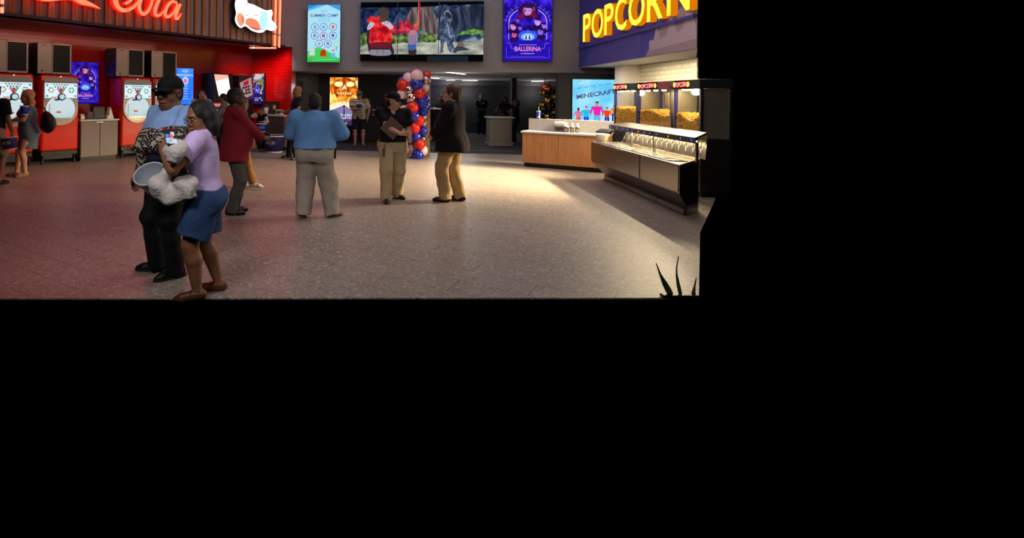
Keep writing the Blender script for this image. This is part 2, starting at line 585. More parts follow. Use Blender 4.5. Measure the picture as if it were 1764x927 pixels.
# upper back wall with the screens, its underside open to the corridor
bz = on_plane(700, 123.5, BW_P, BW_N).z
bw = MB()
bw.box(-3.43, 6.4, 0.0, 0.28, bz, 5.6, M['grey_wall'])
bw.box(-4.4, -3.43, 0.0, 0.28, FA_Z + .01, 5.6, M['grey_wall'])
structure(bw, 'wall_back', loc=BW_P, yaw=BW_YAW)
cl = MB()
cl.prism([(-1.70, 16.16), (1.75, 15.79), (7.9, 15.0), (12.0, 24.1), (-3.2, 24.1)], bz + 0.03, bz + 0.15, M['ceiling'], 'XY')
structure(cl, 'ceiling_corridor')
cw = MB()
cw.box(-6.0, 12.0, 24.0, 24.2, 0.0, bz + 0.2, M['black_wall'])
cw.box(-6.0, 12.0, 23.7, 24.0, 2.16, bz + 0.02, M['dark_grey'])
structure(cw, 'wall_corridor_back')
k0, k1 = at(545, 200, 18.3), at(728, 200, 18.3)
ck = MB()
ck.box(k0.x, k1.x, 18.3, 18.55, 0.0, bz + 0.02, M['black_wall'])
structure(ck, 'wall_corridor_middle')
gl = MB()
q0, q1 = at(498, 200, 17.2), at(546, 200, 18.3)
gl.prism([(q0.x, q0.y), (q1.x + .05, q1.y), (q1.x + .05, q1.y + .3), (q0.x, q0.y + .3)], 0.0, bz + 0.02, M['dark_grey'], 'XY')
structure(gl, 'wall_corridor_left')
dd = MB()
u0 = q0.lerp(q1, .30); u1 = q0.lerp(q1, .72)
dn = Vector((0.1, -0.05, 0))
dd.prism([(u0.x, u0.y - .03), (u1.x, u1.y - .03), (u1.x, u1.y + .01), (u0.x, u0.y + .01)], 0.003, 2.1, M['black_wall'], 'XY')
structure(dd, 'door_1')
bk = MB()
b0, b1 = at(962, 160, 14.35), at(1072, 160, 14.35)
bk.box(b0.x, b1.x + 0.1, 14.35, 14.55, 0.003, on_plane(1000, 127.5, (0, 14.35, 0), (0, 1, 0)).z, M['black_wall'])
structure(bk, 'wall_right_black')
pc = MB()
p0 = at(884, 200, 20.5)
pc.box(p0.x - .09, p0.x + .09, 20.4, 20.6, 0.003, bz + .03, M['dark_grey'])
structure(pc, 'column_corridor')

# red drinks wall, its end wall and the recess above it
rw = MB()
L = (CORNER - RW_P).dot(RW_U)
rw.box(-9.0, L, 0.0, 0.2, 0.0, FA_Z, M['red_tile'])
structure(rw, 'wall_left', loc=RW_P, yaw=RW_YAW)
ev = END_R - CORNER
ew = MB()
ew.box(0.0, ev.length, 0.0, 0.16, 0.0, FA_Z, M['red_tile'])
structure(ew, 'wall_left_end', loc=CORNER, yaw=math.atan2(ev.y, ev.x))

# slatted facade over the drinks wall
FL0 = -2.0
fend = along(480, FA_A, FA_U); FLEN = (fend - Vector((FA_A.x, FA_A.y, 0))).dot(FA_U)
FA_O = Vector((FA_A.x, FA_A.y, 0))
fa = MB()
fa.box(FL0, FLEN, 0.05, 0.30, FA_Z, 5.6, M['slat_gap'])
x = FL0 + 0.03
while x < FLEN - 0.45:
    fa.box(x, x + 0.12, 0.005, 0.05, FA_Z, 5.6, M['slat'])
    x += 0.235
fa.box(FLEN - 0.36, FLEN, -0.04, 0.05, FA_Z, 5.6, M['slat'])
structure(fa, 'wall_left_slats', loc=FA_O, yaw=FA_YAW)
M['recess'] = mat('dark_red_gloss_paint', '#3a0708', 0.3, noise=0.05)
rc = MB()
f0 = FA_O + FL0 * FA_U; f1 = FA_O + FLEN * FA_U
w0 = RW_P - 9 * RW_U; w1 = CORNER
rc.prism([(f0.x, f0.y), (f1.x, f1.y), (END_R.x, END_R.y + .1), (w1.x, w1.y + .1), (w0.x, w0.y + .1)], FA_Z, FA_Z + 0.06, M['recess'], 'XY')
structure(rc, 'ceiling_recess')
hc = MB()
hc.prism([(-9, 3.2), (5.9, 3.2), (5.9, 9.0), (6.4, 14.9), (-2.2, 15.9), (-9, 6.5)], 5.6, 5.7, M['ceiling_dark'], 'XY')
structure(hc, 'ceiling')

# popcorn soffit
sf_far = SF_P + 6.22 * SF_U
tile_p = Vector((6.78, 8.8, 0))
t_near = along(1200, tile_p, SF_U); t_far = along(1100, tile_p, SF_U)
s_near = along(1200, SF_P, SF_U)
SL = (sf_far - s_near).length
sf = MB()
sf.prism([(sf_far.x, sf_far.y), (s_near.x, s_near.y), (t_near.x, t_near.y), (t_far.x + .1, sf_far.y - .2)], SF_Z, 5.6, M['purple_paint'], 'XY')
sf.prism([(sf_far.x + .01, sf_far.y - .01), (s_near.x + .01, s_near.y + .01), (t_near.x - .02, t_near.y), (t_far.x + .08, sf_far.y - .21)], SF_Z - .012, SF_Z - .001, M['white_paint'], 'XY')
structure(sf, 'ceiling_popcorn_soffit')
def sfx(px):   # local x on the soffit front of a picture column
    return (sf_far - along(px, SF_P, SF_U)).dot(SF_U)
sg = MB()
sg.prism([(sfx(1111), SF_Z), (SL, SF_Z), (SL, 3.42), (sfx(1137), 3.05)], -0.006, -0.001, M['mauve_paint'])
xa = sfx(1122)
drip = [(sfx(1118), SF_Z + .30), (sfx(1126), SF_Z + .31), (sfx(1129), SF_Z + .52), (sfx(1133), SF_Z + .50), (sfx(1136), SF_Z + .30), (sfx(1148), SF_Z + .33),
        (sfx(1153), SF_Z + .60), (sfx(1160), SF_Z + .58), (sfx(1166), SF_Z + .35), (sfx(1176), SF_Z + .38), (sfx(1180), SF_Z + .62), (sfx(1192), SF_Z + .62), (sfx(1198), SF_Z + .40), (SL, SF_Z + .30), (SL, SF_Z + .16), (sfx(1118), SF_Z + .1)]
sg.prism(drip, -0.010, -0.006, M['mauve_light'])
drip2 = [(sfx(1012), SF_Z + .10), (sfx(1014), SF_Z + .40), (sfx(1020), SF_Z + .46), (sfx(1027), SF_Z + .30), (sfx(1036), SF_Z + .52), (sfx(1044), SF_Z + .44), (sfx(1052), SF_Z + .30), (sfx(1060), SF_Z + .56), (sfx(1072), SF_Z + .50), (sfx(1082), SF_Z + .34), (sfx(1092), SF_Z + .64), (sfx(1104), SF_Z + .60), (sfx(1104), SF_Z + .06)]
sg.prism(drip2, -0.004, -0.001, mat('violet_paint', '#504c9c', 0.55, noise=0.04))
structure(sg, 'trim_1', loc=sf_far, yaw=SF_YAW)
led = MB()
led.box(0.15, SL, -0.07, -0.001, 3.02, 3.07, M['purple_paint'])
structure(led, 'trim_2', loc=sf_far, yaw=SF_YAW)

# cream tiled wall behind the popcorn machines and its end pier
tw = MB()
tl = (t_far - t_near).length
tw.box(0, tl, 0.0, 0.02, 0.0, SF_Z - 0.013, M['cream_tile'])
structure(tw, 'wall_right', loc=t_far, yaw=SF_YAW)
pr = MB()
a0, a1 = along(1069, (0, t_far.y + .02), (1, 0)), along(1103, (0, t_far.y + .02), (1, 0))
pr.box(a0.x, a1.x, a0.y - .10, a0.y + .3, 0.003, SF_Z - 0.013, M['white_paint'])
structure(pr, 'wall_right_pier')
# ================================================================== SCREENS AND LIT POSTERS
def frame_on(pxl, pyt, pxr, pyb, p, yaw, off=0.06):
    n = Vector((math.sin(yaw), -math.cos(yaw), 0)); u = Vector((math.cos(yaw), math.sin(yaw), 0))
    q = Vector(p) + off * n
    my, mx = (pyt + pyb) / 2, (pxl + pxr) / 2
    pl, pr, pt, pb = on_plane(pxl, my, q, n), on_plane(pxr, my, q, n), on_plane(mx, pyt, q, n), on_plane(mx, pyb, q, n)
    return Vector((pl.x, pl.y, pb.z)), (pr - pl).dot(u), pt.z - pb.z

def screen(name, label, rect, p, yaw, paint, off=0.06, depth=0.055, rim=0.012, cat='screen', group=None, bg=None):
    loc, W, H = frame_on(*rect, p, yaw, off)
    e = empty(name, loc, yaw, label, cat, group)
    b = MB(); b.box(-rim, W + rim, 0.0, depth, -rim, H + rim, M['black_plastic'])
    b.build('bezel', e, bevel=0.004)
    d = MB(); f = Face2D(d, 0, 0, -0.001)
    if bg: f.rect(0, 0, W, H, bg)
    paint(f, W, H)
    d.build('display', e)
    return e, W, H

G = glow
def person_shape(f, u, v, h, coat, legs, skin, hair, spread=0.10):
    """small poster figure standing at u,v with height h"""
    f.poly([(u - spread * h, v), (u - .02 * h, v), (u + .0 * h, v + .5 * h), (u + .03 * h, v), (u + spread * h + .02 * h, v), (u + .12 * h, v + .55 * h), (u - .10 * h, v + .55 * h)], legs)
    f.poly([(u - .10 * h, v + .48 * h), (u + .12 * h, v + .48 * h), (u + .17 * h, v + .82 * h), (u - .16 * h, v + .82 * h)], coat)
    f.line([(u - .15 * h, v + .8 * h), (u - .24 * h, v + .55 * h)], .07 * h, coat)
    f.line([(u + .15 * h, v + .8 * h), (u + .25 * h, v + .56 * h)], .07 * h, coat)
    f.ell(u, v + .90 * h, .065 * h, .085 * h, skin, 12)
    f.poly(circle_pts(u, v + .93 * h, .075 * h, .075 * h, 8, 0, PI), hair)

def summer(f, W, H):
    f.poly([(0, H), (0, H * .89), (W * .52, H * .985), (W * .6, H)], G('#4fb4f0'))
    f.poly([(W, H), (W, H * .89), (W * .70, H * .97), (W * .6, H)], G('#3f9ae8'))
    f.poly([(0, H), (0, H * .93), (W * .2, H * .965), (W * .3, H)], G('#2f86dd'))
    f.text('NCG', W * .5, H * .865, H * .04, G('#7a9ad8'))
    f.text('SUMMER CAMP', W * .5, H * .785, H * .052, G('#3a4ea0'), width=W * .86, bold=.012)
    f.text('2025', W * .5, H * .705, H * .062, G('#6fc4ec'), width=W * .38)
    cs = ['#62a8e8', '#5ab4f0', '#c47a6a', '#7a8ad0', '#a04fb0', '#4f64d8', '#8fb0d8', '#6f8fd0']
    pos = [(.22, .61), (.49, .61), (.78, .61), (.22, .46), (.49, .455), (.78, .46), (.36, .32), (.63, .32)]
    for i, ((a, b), c) in enumerate(zip(pos, cs)):
        f.ell(a * W, b * H, W * .10, W * .10, G('#dff2fb'))
        f.ring(a * W, b * H, W * .115, W * .02, G('#4a62a8'))
        f.ell(a * W, b * H, W * .055, W * .065, G(c), 10)
        f.rect(a * W - W * .04, b * H - W * .06, a * W + W * .05, b * H - W * .035, G('#9ab8dc'))
    f.poly([(0, 0), (W, 0), (W, H * .23)] + [(W * (1 - t), H * (.05 + .20 * math.sin(PI * (.30 + .62 * (1 - t))) ** 2)) for t in np.linspace(.02, 1, 16)], G('#42cf5a'))
    f.poly([(0, 0), (W, 0), (W, H * .05), (W * .5, H * .035), (0, H * .07)], G('#35bd4e'))
    for a, b, w, h in ((.06, .18, .18, .07), (.05, .11, .19, .075), (.80, .27, .18, .07)):
        f.rect((a + w / 2 - .012) * W, (b - .06) * H, (a + w / 2 + .012) * W, b * H, G('#8a7a58'))
        f.rect(a * W, b * H, (a + w) * W, (b + h) * H, G('#a9cfc4'))
        f.rect((a + .02) * W, (b + .012) * H, (a + w - .02) * W, (b + h - .012) * H, G('#c4e4dc'))
    f.poly([(W * .38, H * .10), (W * .60, H * .09), (W * .57, H * .2), (W * .5, H * .235), (W * .42, H * .19)], G('#d8481c'))
    for k in range(4): f.rect(W * (.41 + .04 * k), H * .12, W * (.425 + .04 * k), H * .2, G('#2a1a12'))
    f.rect(W * .73, H * .08, W * .86, H * .16, G('#5fc0f0')); f.ell(W * .8, H * .18, W * .06, H * .022, G('#e8d0b0')); f.ell(W * .8, H * .2, W * .03, H * .012, G('#c03a2a'))
    f.line([(W * .15, H * .03), (W * .9, H * .045)], H * .008, G('#8ff0a0'))
loc_ = screen('poster_screen', 'portrait screen high on the grey wall advertising a summer camp in pale blue', (530, 8, 586, 107), BW_P, BW_YAW, summer, off=.30, depth=.08, bg=G('#a9e2f6'))

PUR = glow_noise('purple_poster_ground', [(.30, '#12063a'), (.46, '#2410a0'), (.60, '#3d22e0'), (.75, '#6a3cf0')], 5.0, 1.0)
def purple_poster(f, W, H):
    f.ring(W * .5, H * .62, W * .40, W * .022, G('#b4a0ff'), 30, H / W * .58, 0, PI)
    f.rect(W * .10, H * .34, W * .118, H * .62, G('#a890ff')); f.rect(W * .882, H * .34, W * .90, H * .62, G('#a890ff'))
    f.ring(W * .5, H * .62, W * .46, W * .010, G('#7a58f0'), 30, H / W * .58, 0, PI)
    for k in range(14):
        t = PI * (k + .5) / 14
        f.line([(W * (.5 + .43 * math.cos(t)), H * (.62 + .25 * math.sin(t))), (W * (.5 + .50 * math.cos(t)), H * (.62 + .31 * math.sin(t)))], W * .008, G('#8468f4'))
    f.ell(W * .5, H * .80, W * .21, H * .13, G('#3a0a50')); f.poly([(W * .2, H * .60), (W * .5, H * .74), (W * .82, H * .60), (W * .62, H * .78), (W * .38, H * .78)], G('#7a1038'))
    f.ell(W * .49, H * .805, W * .092, H * .082, G('#c890dc')); f.poly(circle_pts(W * .49, H * .835, W * .105, H * .065, 12, 0, PI), G('#2a1448')); f.poly([(W * .40, H * .79), (W * .43, H * .86), (W * .45, H * .80), (W * .43, H * .74)], G('#7a48a8'))
    f.ell(W * .45, H * .80, W * .022, H * .007, G('#3a1a60'), 8); f.ell(W * .54, H * .80, W * .022, H * .007, G('#3a1a60'), 8)
    f.poly([(W * .48, H * .80), (W * .50, H * .80), (W * .515, H * .765), (W * .47, H * .765)], G('#c48ae0')); f.ell(W * .495, H * .742, W * .03, H * .006, G('#a03a70'), 8)
    f.rect(W * .60, H * .79, W * .64, H * .86, G('#6a4a7a'))
    for a, b, r, c in ((.20, .555, .075, '#e08ac8'), (.70, .625, .075, '#caa0f0'), (.83, .56, .055, '#b070e0'), (.34, .53, .05, '#8a5ae0'), (.76, .47, .07, '#8a6af0'), (.64, .46, .04, '#5a48d0'), (.22, .42, .06, '#e05a70'), (.29, .65, .04, '#9a50c0')):
        f.ell(a * W, (b - .085) * H, r * 1.6 * W, r * .62 * H, G('#26104a'), 14)
        f.ell(a * W, b * H, r * .82 * W, r * W * 1.15, G(c), 14)
        f.poly(circle_pts(a * W, (b + .01) * H, r * .95 * W, r * W * 1.2, 10, 0, PI), G('#241058'))
        f.rect((a - .5 * r) * W, (b + .002) * H, (a + .5 * r) * W, (b + .008) * H, G('#2c1458'))
    f.ell(W * .5, H * .40, W * .20, H * .085, G('#3a5af0')); f.ell(W * .5, H * .385, W * .14, H * .06, G('#7ab4ff')); f.ell(W * .5, H * .38, W * .09, H * .042, G('#c8f0ff'))
    f.poly([(W * .485, H * .43), (W * .5, H * .53), (W * .515, H * .43)], G('#5a7aff'))
    [(f.poly([(W * (q - .022), H * .345), (W * (q - .012), H * .395), (W * (q + .012), H * .395), (W * (q + .022), H * .345)], G('#1a2a7a')), f.ell(W * q, H * .404, W * .014, H * .010, G('#1a2a7a'), 8)) for q in (.465, .535)]
    f.poly([(0, 0), (W, 0), (W, H * .30), (W * .5, H * .33), (0, H * .30)], G('#2812b0'))
    f.text('FROM THE WORLD OF JOHN WICK', W * .5, H * .245, H * .016, G('#e8dcff'), width=W * .36)
    f.text('BALLERINA', W * .5, H * .155, H * .072, G('#f08ad0'), width=W * .54, bold=.02)
    f.text('IN THEATERS JUNE 6', W * .5, H * .105, H * .018, G('#f4ecff'), width=W * .28)
    f.line([(W * .06, H * .28), (W * .14, H * .28), (W * .16, H * .2), (W * .24, H * .19)], W * .012, G('#8a6cf4'))
    f.line([(W * .94, H * .28), (W * .86, H * .28), (W * .84, H * .2), (W * .76, H * .19)], W * .012, G('#8a6cf4'))
    f.line([(W * .08, H * .05), (W * .92, H * .05)], W * .008, G('#7458f0')); f.line([(W * .15, H * .07), (W * .85, H * .07)], W * .006, G('#7458f0'))
    for q in (.06, .94): f.line([(W * q, H * .04), (W * q, H * .22)], W * .008, G('#6a4cf0'))
screen('poster_screen', 'large purple film poster screen high on the grey wall beside the popcorn soffit', (867.5, -3, 951, 105), BW_P, BW_YAW, purple_poster, off=.16, depth=.10, bg=PUR)

# three joined panels of the video wall
FOREST = glow_noise('forest_scene', [(.28, '#0a1230'), (.42, '#1c2a4e'), (.55, '#3c4c6a'), (.68, '#8894a8')], 2.6, 1.0, 5, (1, 1, 1.2), 1.0)
ROCK = glow_noise('dark_wing', [(.30, '#101424'), (.5, '#262c44'), (.7, '#4e5670')], 2.2, 1.0, 4, (1.4, 1, .5), 1.4)
DIRT = glow_noise('pale_ground', [(.30, '#5c6058'), (.5, '#a4a89a'), (.7, '#d4d4c2')], 3.0, 1.0, 4, (.6, 1, 1.6))
BUSH = glow_noise('green_undergrowth', [(.35, '#27361e'), (.5, '#4e6a38'), (.65, '#8a9a5e')], 8.0, 1.0, 4)
REDG = glow_noise('red_glowing_back', [(.35, '#8c0c18'), (.5, '#d81c28'), (.65, '#ff4a44')], 5.0, 1.0, 3)
REDM = glow_noise('red_mist', [(.35, '#4a2038'), (.5, '#b0243c'), (.65, '#ee4458')], 6.0, 1.0, 4)
vl, VW, VH = frame_on(621, 2.5, 833, 105.5, BW_P, BW_YAW, .18)
vw = empty('video_wall', vl, BW_YAW, 'wide video wall of three joined screens showing a red-lit figure and a winged beast', 'screen')
ve = [0.0, VW * .307, VW * .641, VW]
def scene_layers(f, W, H):
    f.rect(0, 0, W, H, G('#050608', 1.0))
    z0, z1 = H * .115, H * .90
    S = lambda u, v: (u * W, z0 + v * (z1 - z0))
    f.poly([S(0, 0), S(1, 0), S(1, 1.06), S(.35, 1.0), S(0, 1.0)], FOREST)
    f.poly([S(0, .30), S(.12, .34), S(.25, .62), S(.33, .95), S(.30, 1.0), S(.18, 1.0), S(.05, .98), S(0, .90)], glow_noise('dark_trees', [(.35, '#0c1432'), (.5, '#1c2a52'), (.65, '#3a4a70')], 5, 1.0, 5))
    f.poly([S(0, 0), S(1, 0), S(1, .36)] + [S(1 - t, .30 - .05 * math.sin(9 * t)) for t in np.linspace(.05, .95, 12)] + [S(0, .24)], DIRT)
    f.poly([S(0, .14)] + [S(t, .20 + .10 * t + .012 * math.sin(40 * t)) for t in np.linspace(.05, .62, 12)] + [S(.64, .44)] + [S(t, .44 + .03 * math.sin(37 * t)) for t in np.linspace(.60, .0, 14)], BUSH)
    f.poly([S(.78, .36)] + [S(t, .42 + .015 * math.sin(60 * t)) for t in np.linspace(.80, 1, 9)] + [S(t, .54 + .02 * math.sin(70 * t)) for t in np.linspace(1, .82, 9)], glow_noise('bright_undergrowth', [(.4, '#3e6a30'), (.6, '#74b04e')], 10, 1.0))
    f.poly([S(.34, .50), S(.375, .74), S(.40, .90), S(.42, 1.0), S(.58, 1.02), S(.61, .84), S(.63, .66), S(.64, .42), S(.58, .45), S(.50, .50), S(.42, .44)], glow_noise('wing_membrane', [(.35, '#3a3238'), (.5, '#5c5052'), (.65, '#86766e')], 3, 1.0, 3, (3, 1, .5)))
    for q in (.45, .50, .545): f.line([S(.50, 1.0), S(q + .01, .8), S(q + .03, .48)], W * .003, G('#a8948a', .8))
    f.poly([S(.64, .40), S(.64, 1.05), S(.70, 1.06), S(.76, .92), S(.80, 1.02), S(.84, .96), S(.90, 1.04), S(1, 1.06), S(1, .50), S(.92, .54), S(.85, .50), S(.80, .44), S(.74, .42)], ROCK)
    f.spoly([S(.650, .02), S(.660, .14), S(.652, .34), S(.640, .50), S(.648, .64), S(.655, .80), S(.665, .95), S(.69, 1.0), S(.72, .94), S(.745, .84), S(.748, .72), S(.735, .62), S(.755, .54), S(.77, .44), S(.775, .34), S(.755, .26), S(.77, .14), S(.79, .06), S(.775, .02), S(.735, .05), S(.715, .14), S(.70, .28), S(.685, .22), S(.68, .06)], glow_noise('beast_hide', [(.32, '#222c42'), (.5, '#46526e'), (.68, '#8494b4')], 4.5, 1.0, 4, (1, 1, 1), 1), 3)
    f.spoly([S(.695, .84), S(.70, .90), S(.73, .86), S(.745, .78), S(.72, .76)], G('#2a2c2a')); f.line([S(.70, .58), S(.712, .66), S(.72, .54), S(.73, .40)], W * .006, G('#a4b4d0', .9))
    f.spoly([S(.76, .06), S(.80, .20), S(.84, .16), S(.89, .10), S(.82, .08)], G('#3a3c48')); f.spoly([S(.675, .10), S(.70, .24), S(.715, .12)], G('#c0baa0')); f.spoly([S(.79, .18), S(.805, .27), S(.83, .25), S(.85, .17)], G('#7a5c58'))
    f.spoly([S(.05, .72), S(.09, .82), S(.13, .79), S(.16, .83), S(.19, .74), S(.12, .66)], REDG)
    f.spoly([S(.26, .50), S(.275, .66), S(.31, .62), S(.335, .74), S(.36, .66), S(.385, .78), S(.41, .64), S(.44, .60), S(.425, .46), S(.39, .50), S(.37, .38), S(.33, .46), S(.30, .42)], REDM)
    f.line([S(.475, 1.14), S(.478, .98), S(.474, .86), S(.479, .74), S(.468, .60)], W * .0045, G('#ff5a4a', 1.3)); f.line([S(.484, 1.14), S(.49, .94), S(.487, .80), S(.48, .60)], W * .003, G('#ff3030', 1.2))
    # foreground figure seen from behind
    f.spoly([S(.075, .02), S(.06, .20), S(.052, .40), S(.058, .56), S(.075, .66), S(.11, .70), S(.23, .70), S(.262, .62), S(.262, .46), S(.252, .36), S(.262, .20), S(.282, .04), S(.262, .0), S(.235, .14), S(.22, .10), S(.11, .10), S(.09, .02)], G('#3a2430'))
    f.spoly([S(.088, .22), S(.078, .42), S(.082, .58), S(.11, .70), S(.145, .73), S(.20, .73), S(.235, .69), S(.262, .58), S(.262, .44), S(.245, .24)], REDG)
    for q in np.linspace(.105, .235, 6): f.line([S(q, .27), S(q - .002, .42), S(q + .002, .52)], W * .0025, G('#7a0a14', .9))
    f.spoly([S(.10, .13), S(.09, .24), S(.17, .26), S(.24, .25), S(.235, .13)], G('#6a1c28'))
    f.spoly([S(.058, .52), S(.062, .62), S(.085, .69), S(.115, .66), S(.10, .58)], G('#c4bccc')); f.spoly([S(.175, .66), S(.20, .72), S(.245, .68), S(.272, .58), S(.25, .53), S(.215, .60)], G('#c4bccc'))
    f.line([S(.19, .62), S(.205, .68), S(.235, .66)], W * .004, G('#6a5a68')); f.line([S(.065, .57), S(.085, .62)], W * .004, G('#6a5a68'))
    f.spoly([S(.09, -.02), S(.085, .09), S(.16, .11), S(.24, .10), S(.245, -.02)], G('#8a8494')); f.rect(*S(.09, .10), *S(.24, .135), G('#2a2028')); f.line([S(.14, .0), S(.145, .10)], W * .004, G('#3a3440')); f.line([S(.19, .0), S(.19, .10)], W * .004, G('#3a3440'))
    f.spoly([S(.155, .70), S(.16, .80), S(.15, .90), S(.17, 1.0), S(.205, 1.0), S(.235, .92), S(.232, .80), S(.215, .72)], G('#463c36')); f.spoly([S(.165, .70), S(.17, .77), S(.20, .76), S(.205, .70)], G('#6a3a30'))
    # small figure in the middle panel
    f.spoly([S(.402, 0), S(.405, .16), S(.455, .16), S(.458, 0)], G('#3a2a28')); f.spoly([S(.395, .11), S(.40, .24), S(.455, .24), S(.45, .10)], G('#3a5ea8'))
    f.spoly([S(.40, .22), S(.395, .40), S(.41, .50), S(.455, .51), S(.475, .38), S(.45, .22)], G('#8c7a98')); f.spoly([S(.402, .42), S(.412, .50), S(.455, .51), S(.46, .42)], G('#c07884'))
    f.line([S(.462, .46), S(.47, .28), S(.482, .18)], W * .010, G('#7a8ac0')); f.spoly([S(.443, .54), S(.44, .60), S(.455, .64), S(.475, .62), S(.478, .55), S(.46, .51)], G('#d0503c')); f.spoly([S(.441, .58), S(.443, .64), S(.462, .66), S(.478, .62), S(.46, .60)], G('#e0683a'))
    f.rect(W * .55, 0, W * .88, H * .09, G('#1c2833', .8))
for i in range(3):
    p_ = MB(); p_.box(ve[i] + .003, ve[i + 1] - .003, 0.0, 0.10, 0, VH, M['black_plastic'])
    po = p_.build('screen_panel', vw, bevel=.003)
pm = MB(); fm = Face2D(pm, 0, 0, -0.002); scene_layers(fm, VW, VH)
pm.build('display', vw)
sm = MB()
for xx in ve[1:3]: sm.box(xx - .008, xx + .008, -0.022, -0.0005, 0, VH, M['black_plastic'])
sm.box(0, VW, -0.022, -0.0005, VH - .02, VH, M['black_plastic'])
sm.build('seam', vw)

# fiery poster in the corridor
FIRE = glow_noise('fire_poster_ground', [(.30, '#a02c06'), (.44, '#f08a1a'), (.56, '#ffd060'), (.70, '#fff4c8')], 4.0, 1.25, 4, (1, 1, 1), 1.2)
def fire_poster(f, W, H):
    f.poly([(0, 0), (W, 0), (W, H * .34), (W * .5, H * .42), (0, H * .36)], G('#8a7ab0')); f.poly([(0, 0), (W, 0), (W, H * .15), (0, H * .18)], G('#3a2c5c'))
    f.poly([(0, H * .30), (W * .5, H * .42), (W, H * .28), (W, H * .40), (W * .5, H * .52), (0, H * .42)], G('#f6e6c0', 1.2))
    f.ell(W * .52, H * .80, W * .44, H * .20, glow_noise('ember_clouds', [(.35, '#6a1404'), (.5, '#c4480c'), (.66, '#ffa830')], 7, 1.1, 4))
    f.poly([(W * .1, H * .74), (W * .9, H * .74), (W * .75, H * .58), (W * .5, H * .62), (W * .25, H * .58)], glow_noise('ember_clouds', [], 1))
    f.ell(W * .31, H * .86, W * .155, H * .055, G('#fff0a0', 1.3)); f.ell(W * .73, H * .86, W * .15, H * .055, G('#fff0a0', 1.3))
    f.poly([(W * .42, H * .74), (W * .52, H * .86), (W * .62, H * .74), (W * .53, H * .77)], G('#ffe8b0', 1.2))
    for k in range(6): f.rect(W * (.28 + .085 * k), H * .645, W * (.34 + .085 * k), H * (.69 + .01 * (k % 2)), G('#ffd890'))
    f.poly([(W * .49, H * .18), (W * .52, H * .50), (W * .55, H * .18)], G('#2a1c2c')); f.ell(W * .52, H * .40, W * .05, H * .02, G('#3a2430')); f.ring(W * .52, H * .47, W * .10, W * .03, G('#e0641a'), 14, 1, 0, PI)
    f.text('FINAL', W * .56, H * .195, H * .045, G('#d8ecff', 1.2), width=W * .62); f.text('DESTINATION', W * .5, H * .125, H * .05, G('#e8f4ff', 1.2), width=W * .9)
    f.text('BLOODLINES', W * .5, H * .085, H * .022, G('#d05a7a'), width=W * .5); f.text('MAY 16', W * .5, H * .03, H * .032, G('#ffffff', 1.2))
screen('poster_screen', 'portrait screen in the dark corridor glowing with an orange fiery face', (568, 133.5, 616, 216), Vector((0, 18.3, 0)), 0.0, fire_poster, off=.06, bg=FIRE)

# bright blue film poster behind the popcorn counter
SKYB = glow_noise('bright_sky_poster', [(.32, '#5cc4f4'), (.5, '#86dcfa'), (.68, '#c4f0fc')], 1.6, 1.05, 3)
def blue_poster(f, W, H):
    for k, (a, b, w) in enumerate(((.10, .80, .10), (.25, .83, .10), (.39, .85, .11), (.56, .87, .10), (.72, .895, .12))): f.line([(a * W, b * H), ((a + w) * W, (b + .018) * H)], H * .014, G('#4a8ab4'))
    f.line([(W * .14, H * .905), (W * .24, H * .915)], H * .03, G('#e4ecb0')); f.line([(W * .25, H * .87), (W * .29, H * .93)], H * .01, G('#b4dcec'))
    f.text('MINECRAFT', W * .52, H * .635, H * .10, G('#1a2458'), width=W * .86, bold=.03, tilt=.16)
    f.text('MINECRAFT', W * .512, H * .65, H * .085, G('#6a80b4'), width=W * .84, bold=.0, tilt=.16)
    f.line([(W * .40, H * .585), (W * .68, H * .63)], H * .014, G('#7cc0e0'))
    person_shape(f, W * .13, -H * .02, H * .40, G('#e07898'), G('#f0481c'), G('#5a3420'), G('#241410'), .12)
    person_shape(f, W * .30, -H * .04, H * .46, G('#2cc0e8'), G('#1a3ce0'), G('#e0a888'), G('#8a6040'), .13)
    person_shape(f, W * .53, -H * .06, H * .58, G('#f028a8'), G('#6ab4f0'), G('#d0987a'), G('#3a2018'), .15)
    person_shape(f, W * .75, -H * .02, H * .42, G('#f04418'), G('#1428c8'), G('#e0a888'), G('#4a2c1c'), .14)
    person_shape(f, W * .90, H * .10, H * .34, G('#e88020'), G('#1c2c80'), G('#d8a080'), G('#20304a'), .13)
screen('poster_screen', 'bright sky-blue film poster screen with five small figures behind the wooden counter', (986, 137, 1065, 216), Vector((0, 14.35, 0)), 0.0, blue_poster, off=.06, bg=SKYB)

# small screens on the red wall
screen('poster_screen', 'smaller purple film poster screen on the red wall above the taupe cabinet', (123, 107.5, 169.5, 178), RW_P, RW_YAW, purple_poster, off=.08, bg=PUR)
BLU = glow_noise('blue_screen_ground', [(.3, '#1c5ae8'), (.5, '#2f7cf4'), (.7, '#58a4ff')], 1.2, 1.1, 2)
def rewards(f, W, H):
    f.text('NCG', W * .60, H * .90, H * .055, G('#e8f2ff', 1.2)); f.text('CINEMA', W * .6, H * .865, H * .018, G('#bcd8ff'))
    f.text('REWARDS', W * .58, H * .79, H * .042, G('#eef6ff', 1.2), width=W * .78)
    f.ell(W * .62, H * .66, W * .14, W * .17, G('#c4d4ff', 1.1)); f.ell(W * .62, H * .65, W * .08, W * .10, G('#d07ab0'))
    for k in range(6): f.rect(W * .5, H * (.50 - .07 * k), W * (.72 + .05 * (k % 2)), H * (.52 - .07 * k), G('#a4c8ff'))
screen('poster_screen', 'blue rewards screen on the red wall beside the man in the black cap', (296, 117.5, 333, 180), RW_P, RW_YAW, rewards, off=.08, bg=BLU)
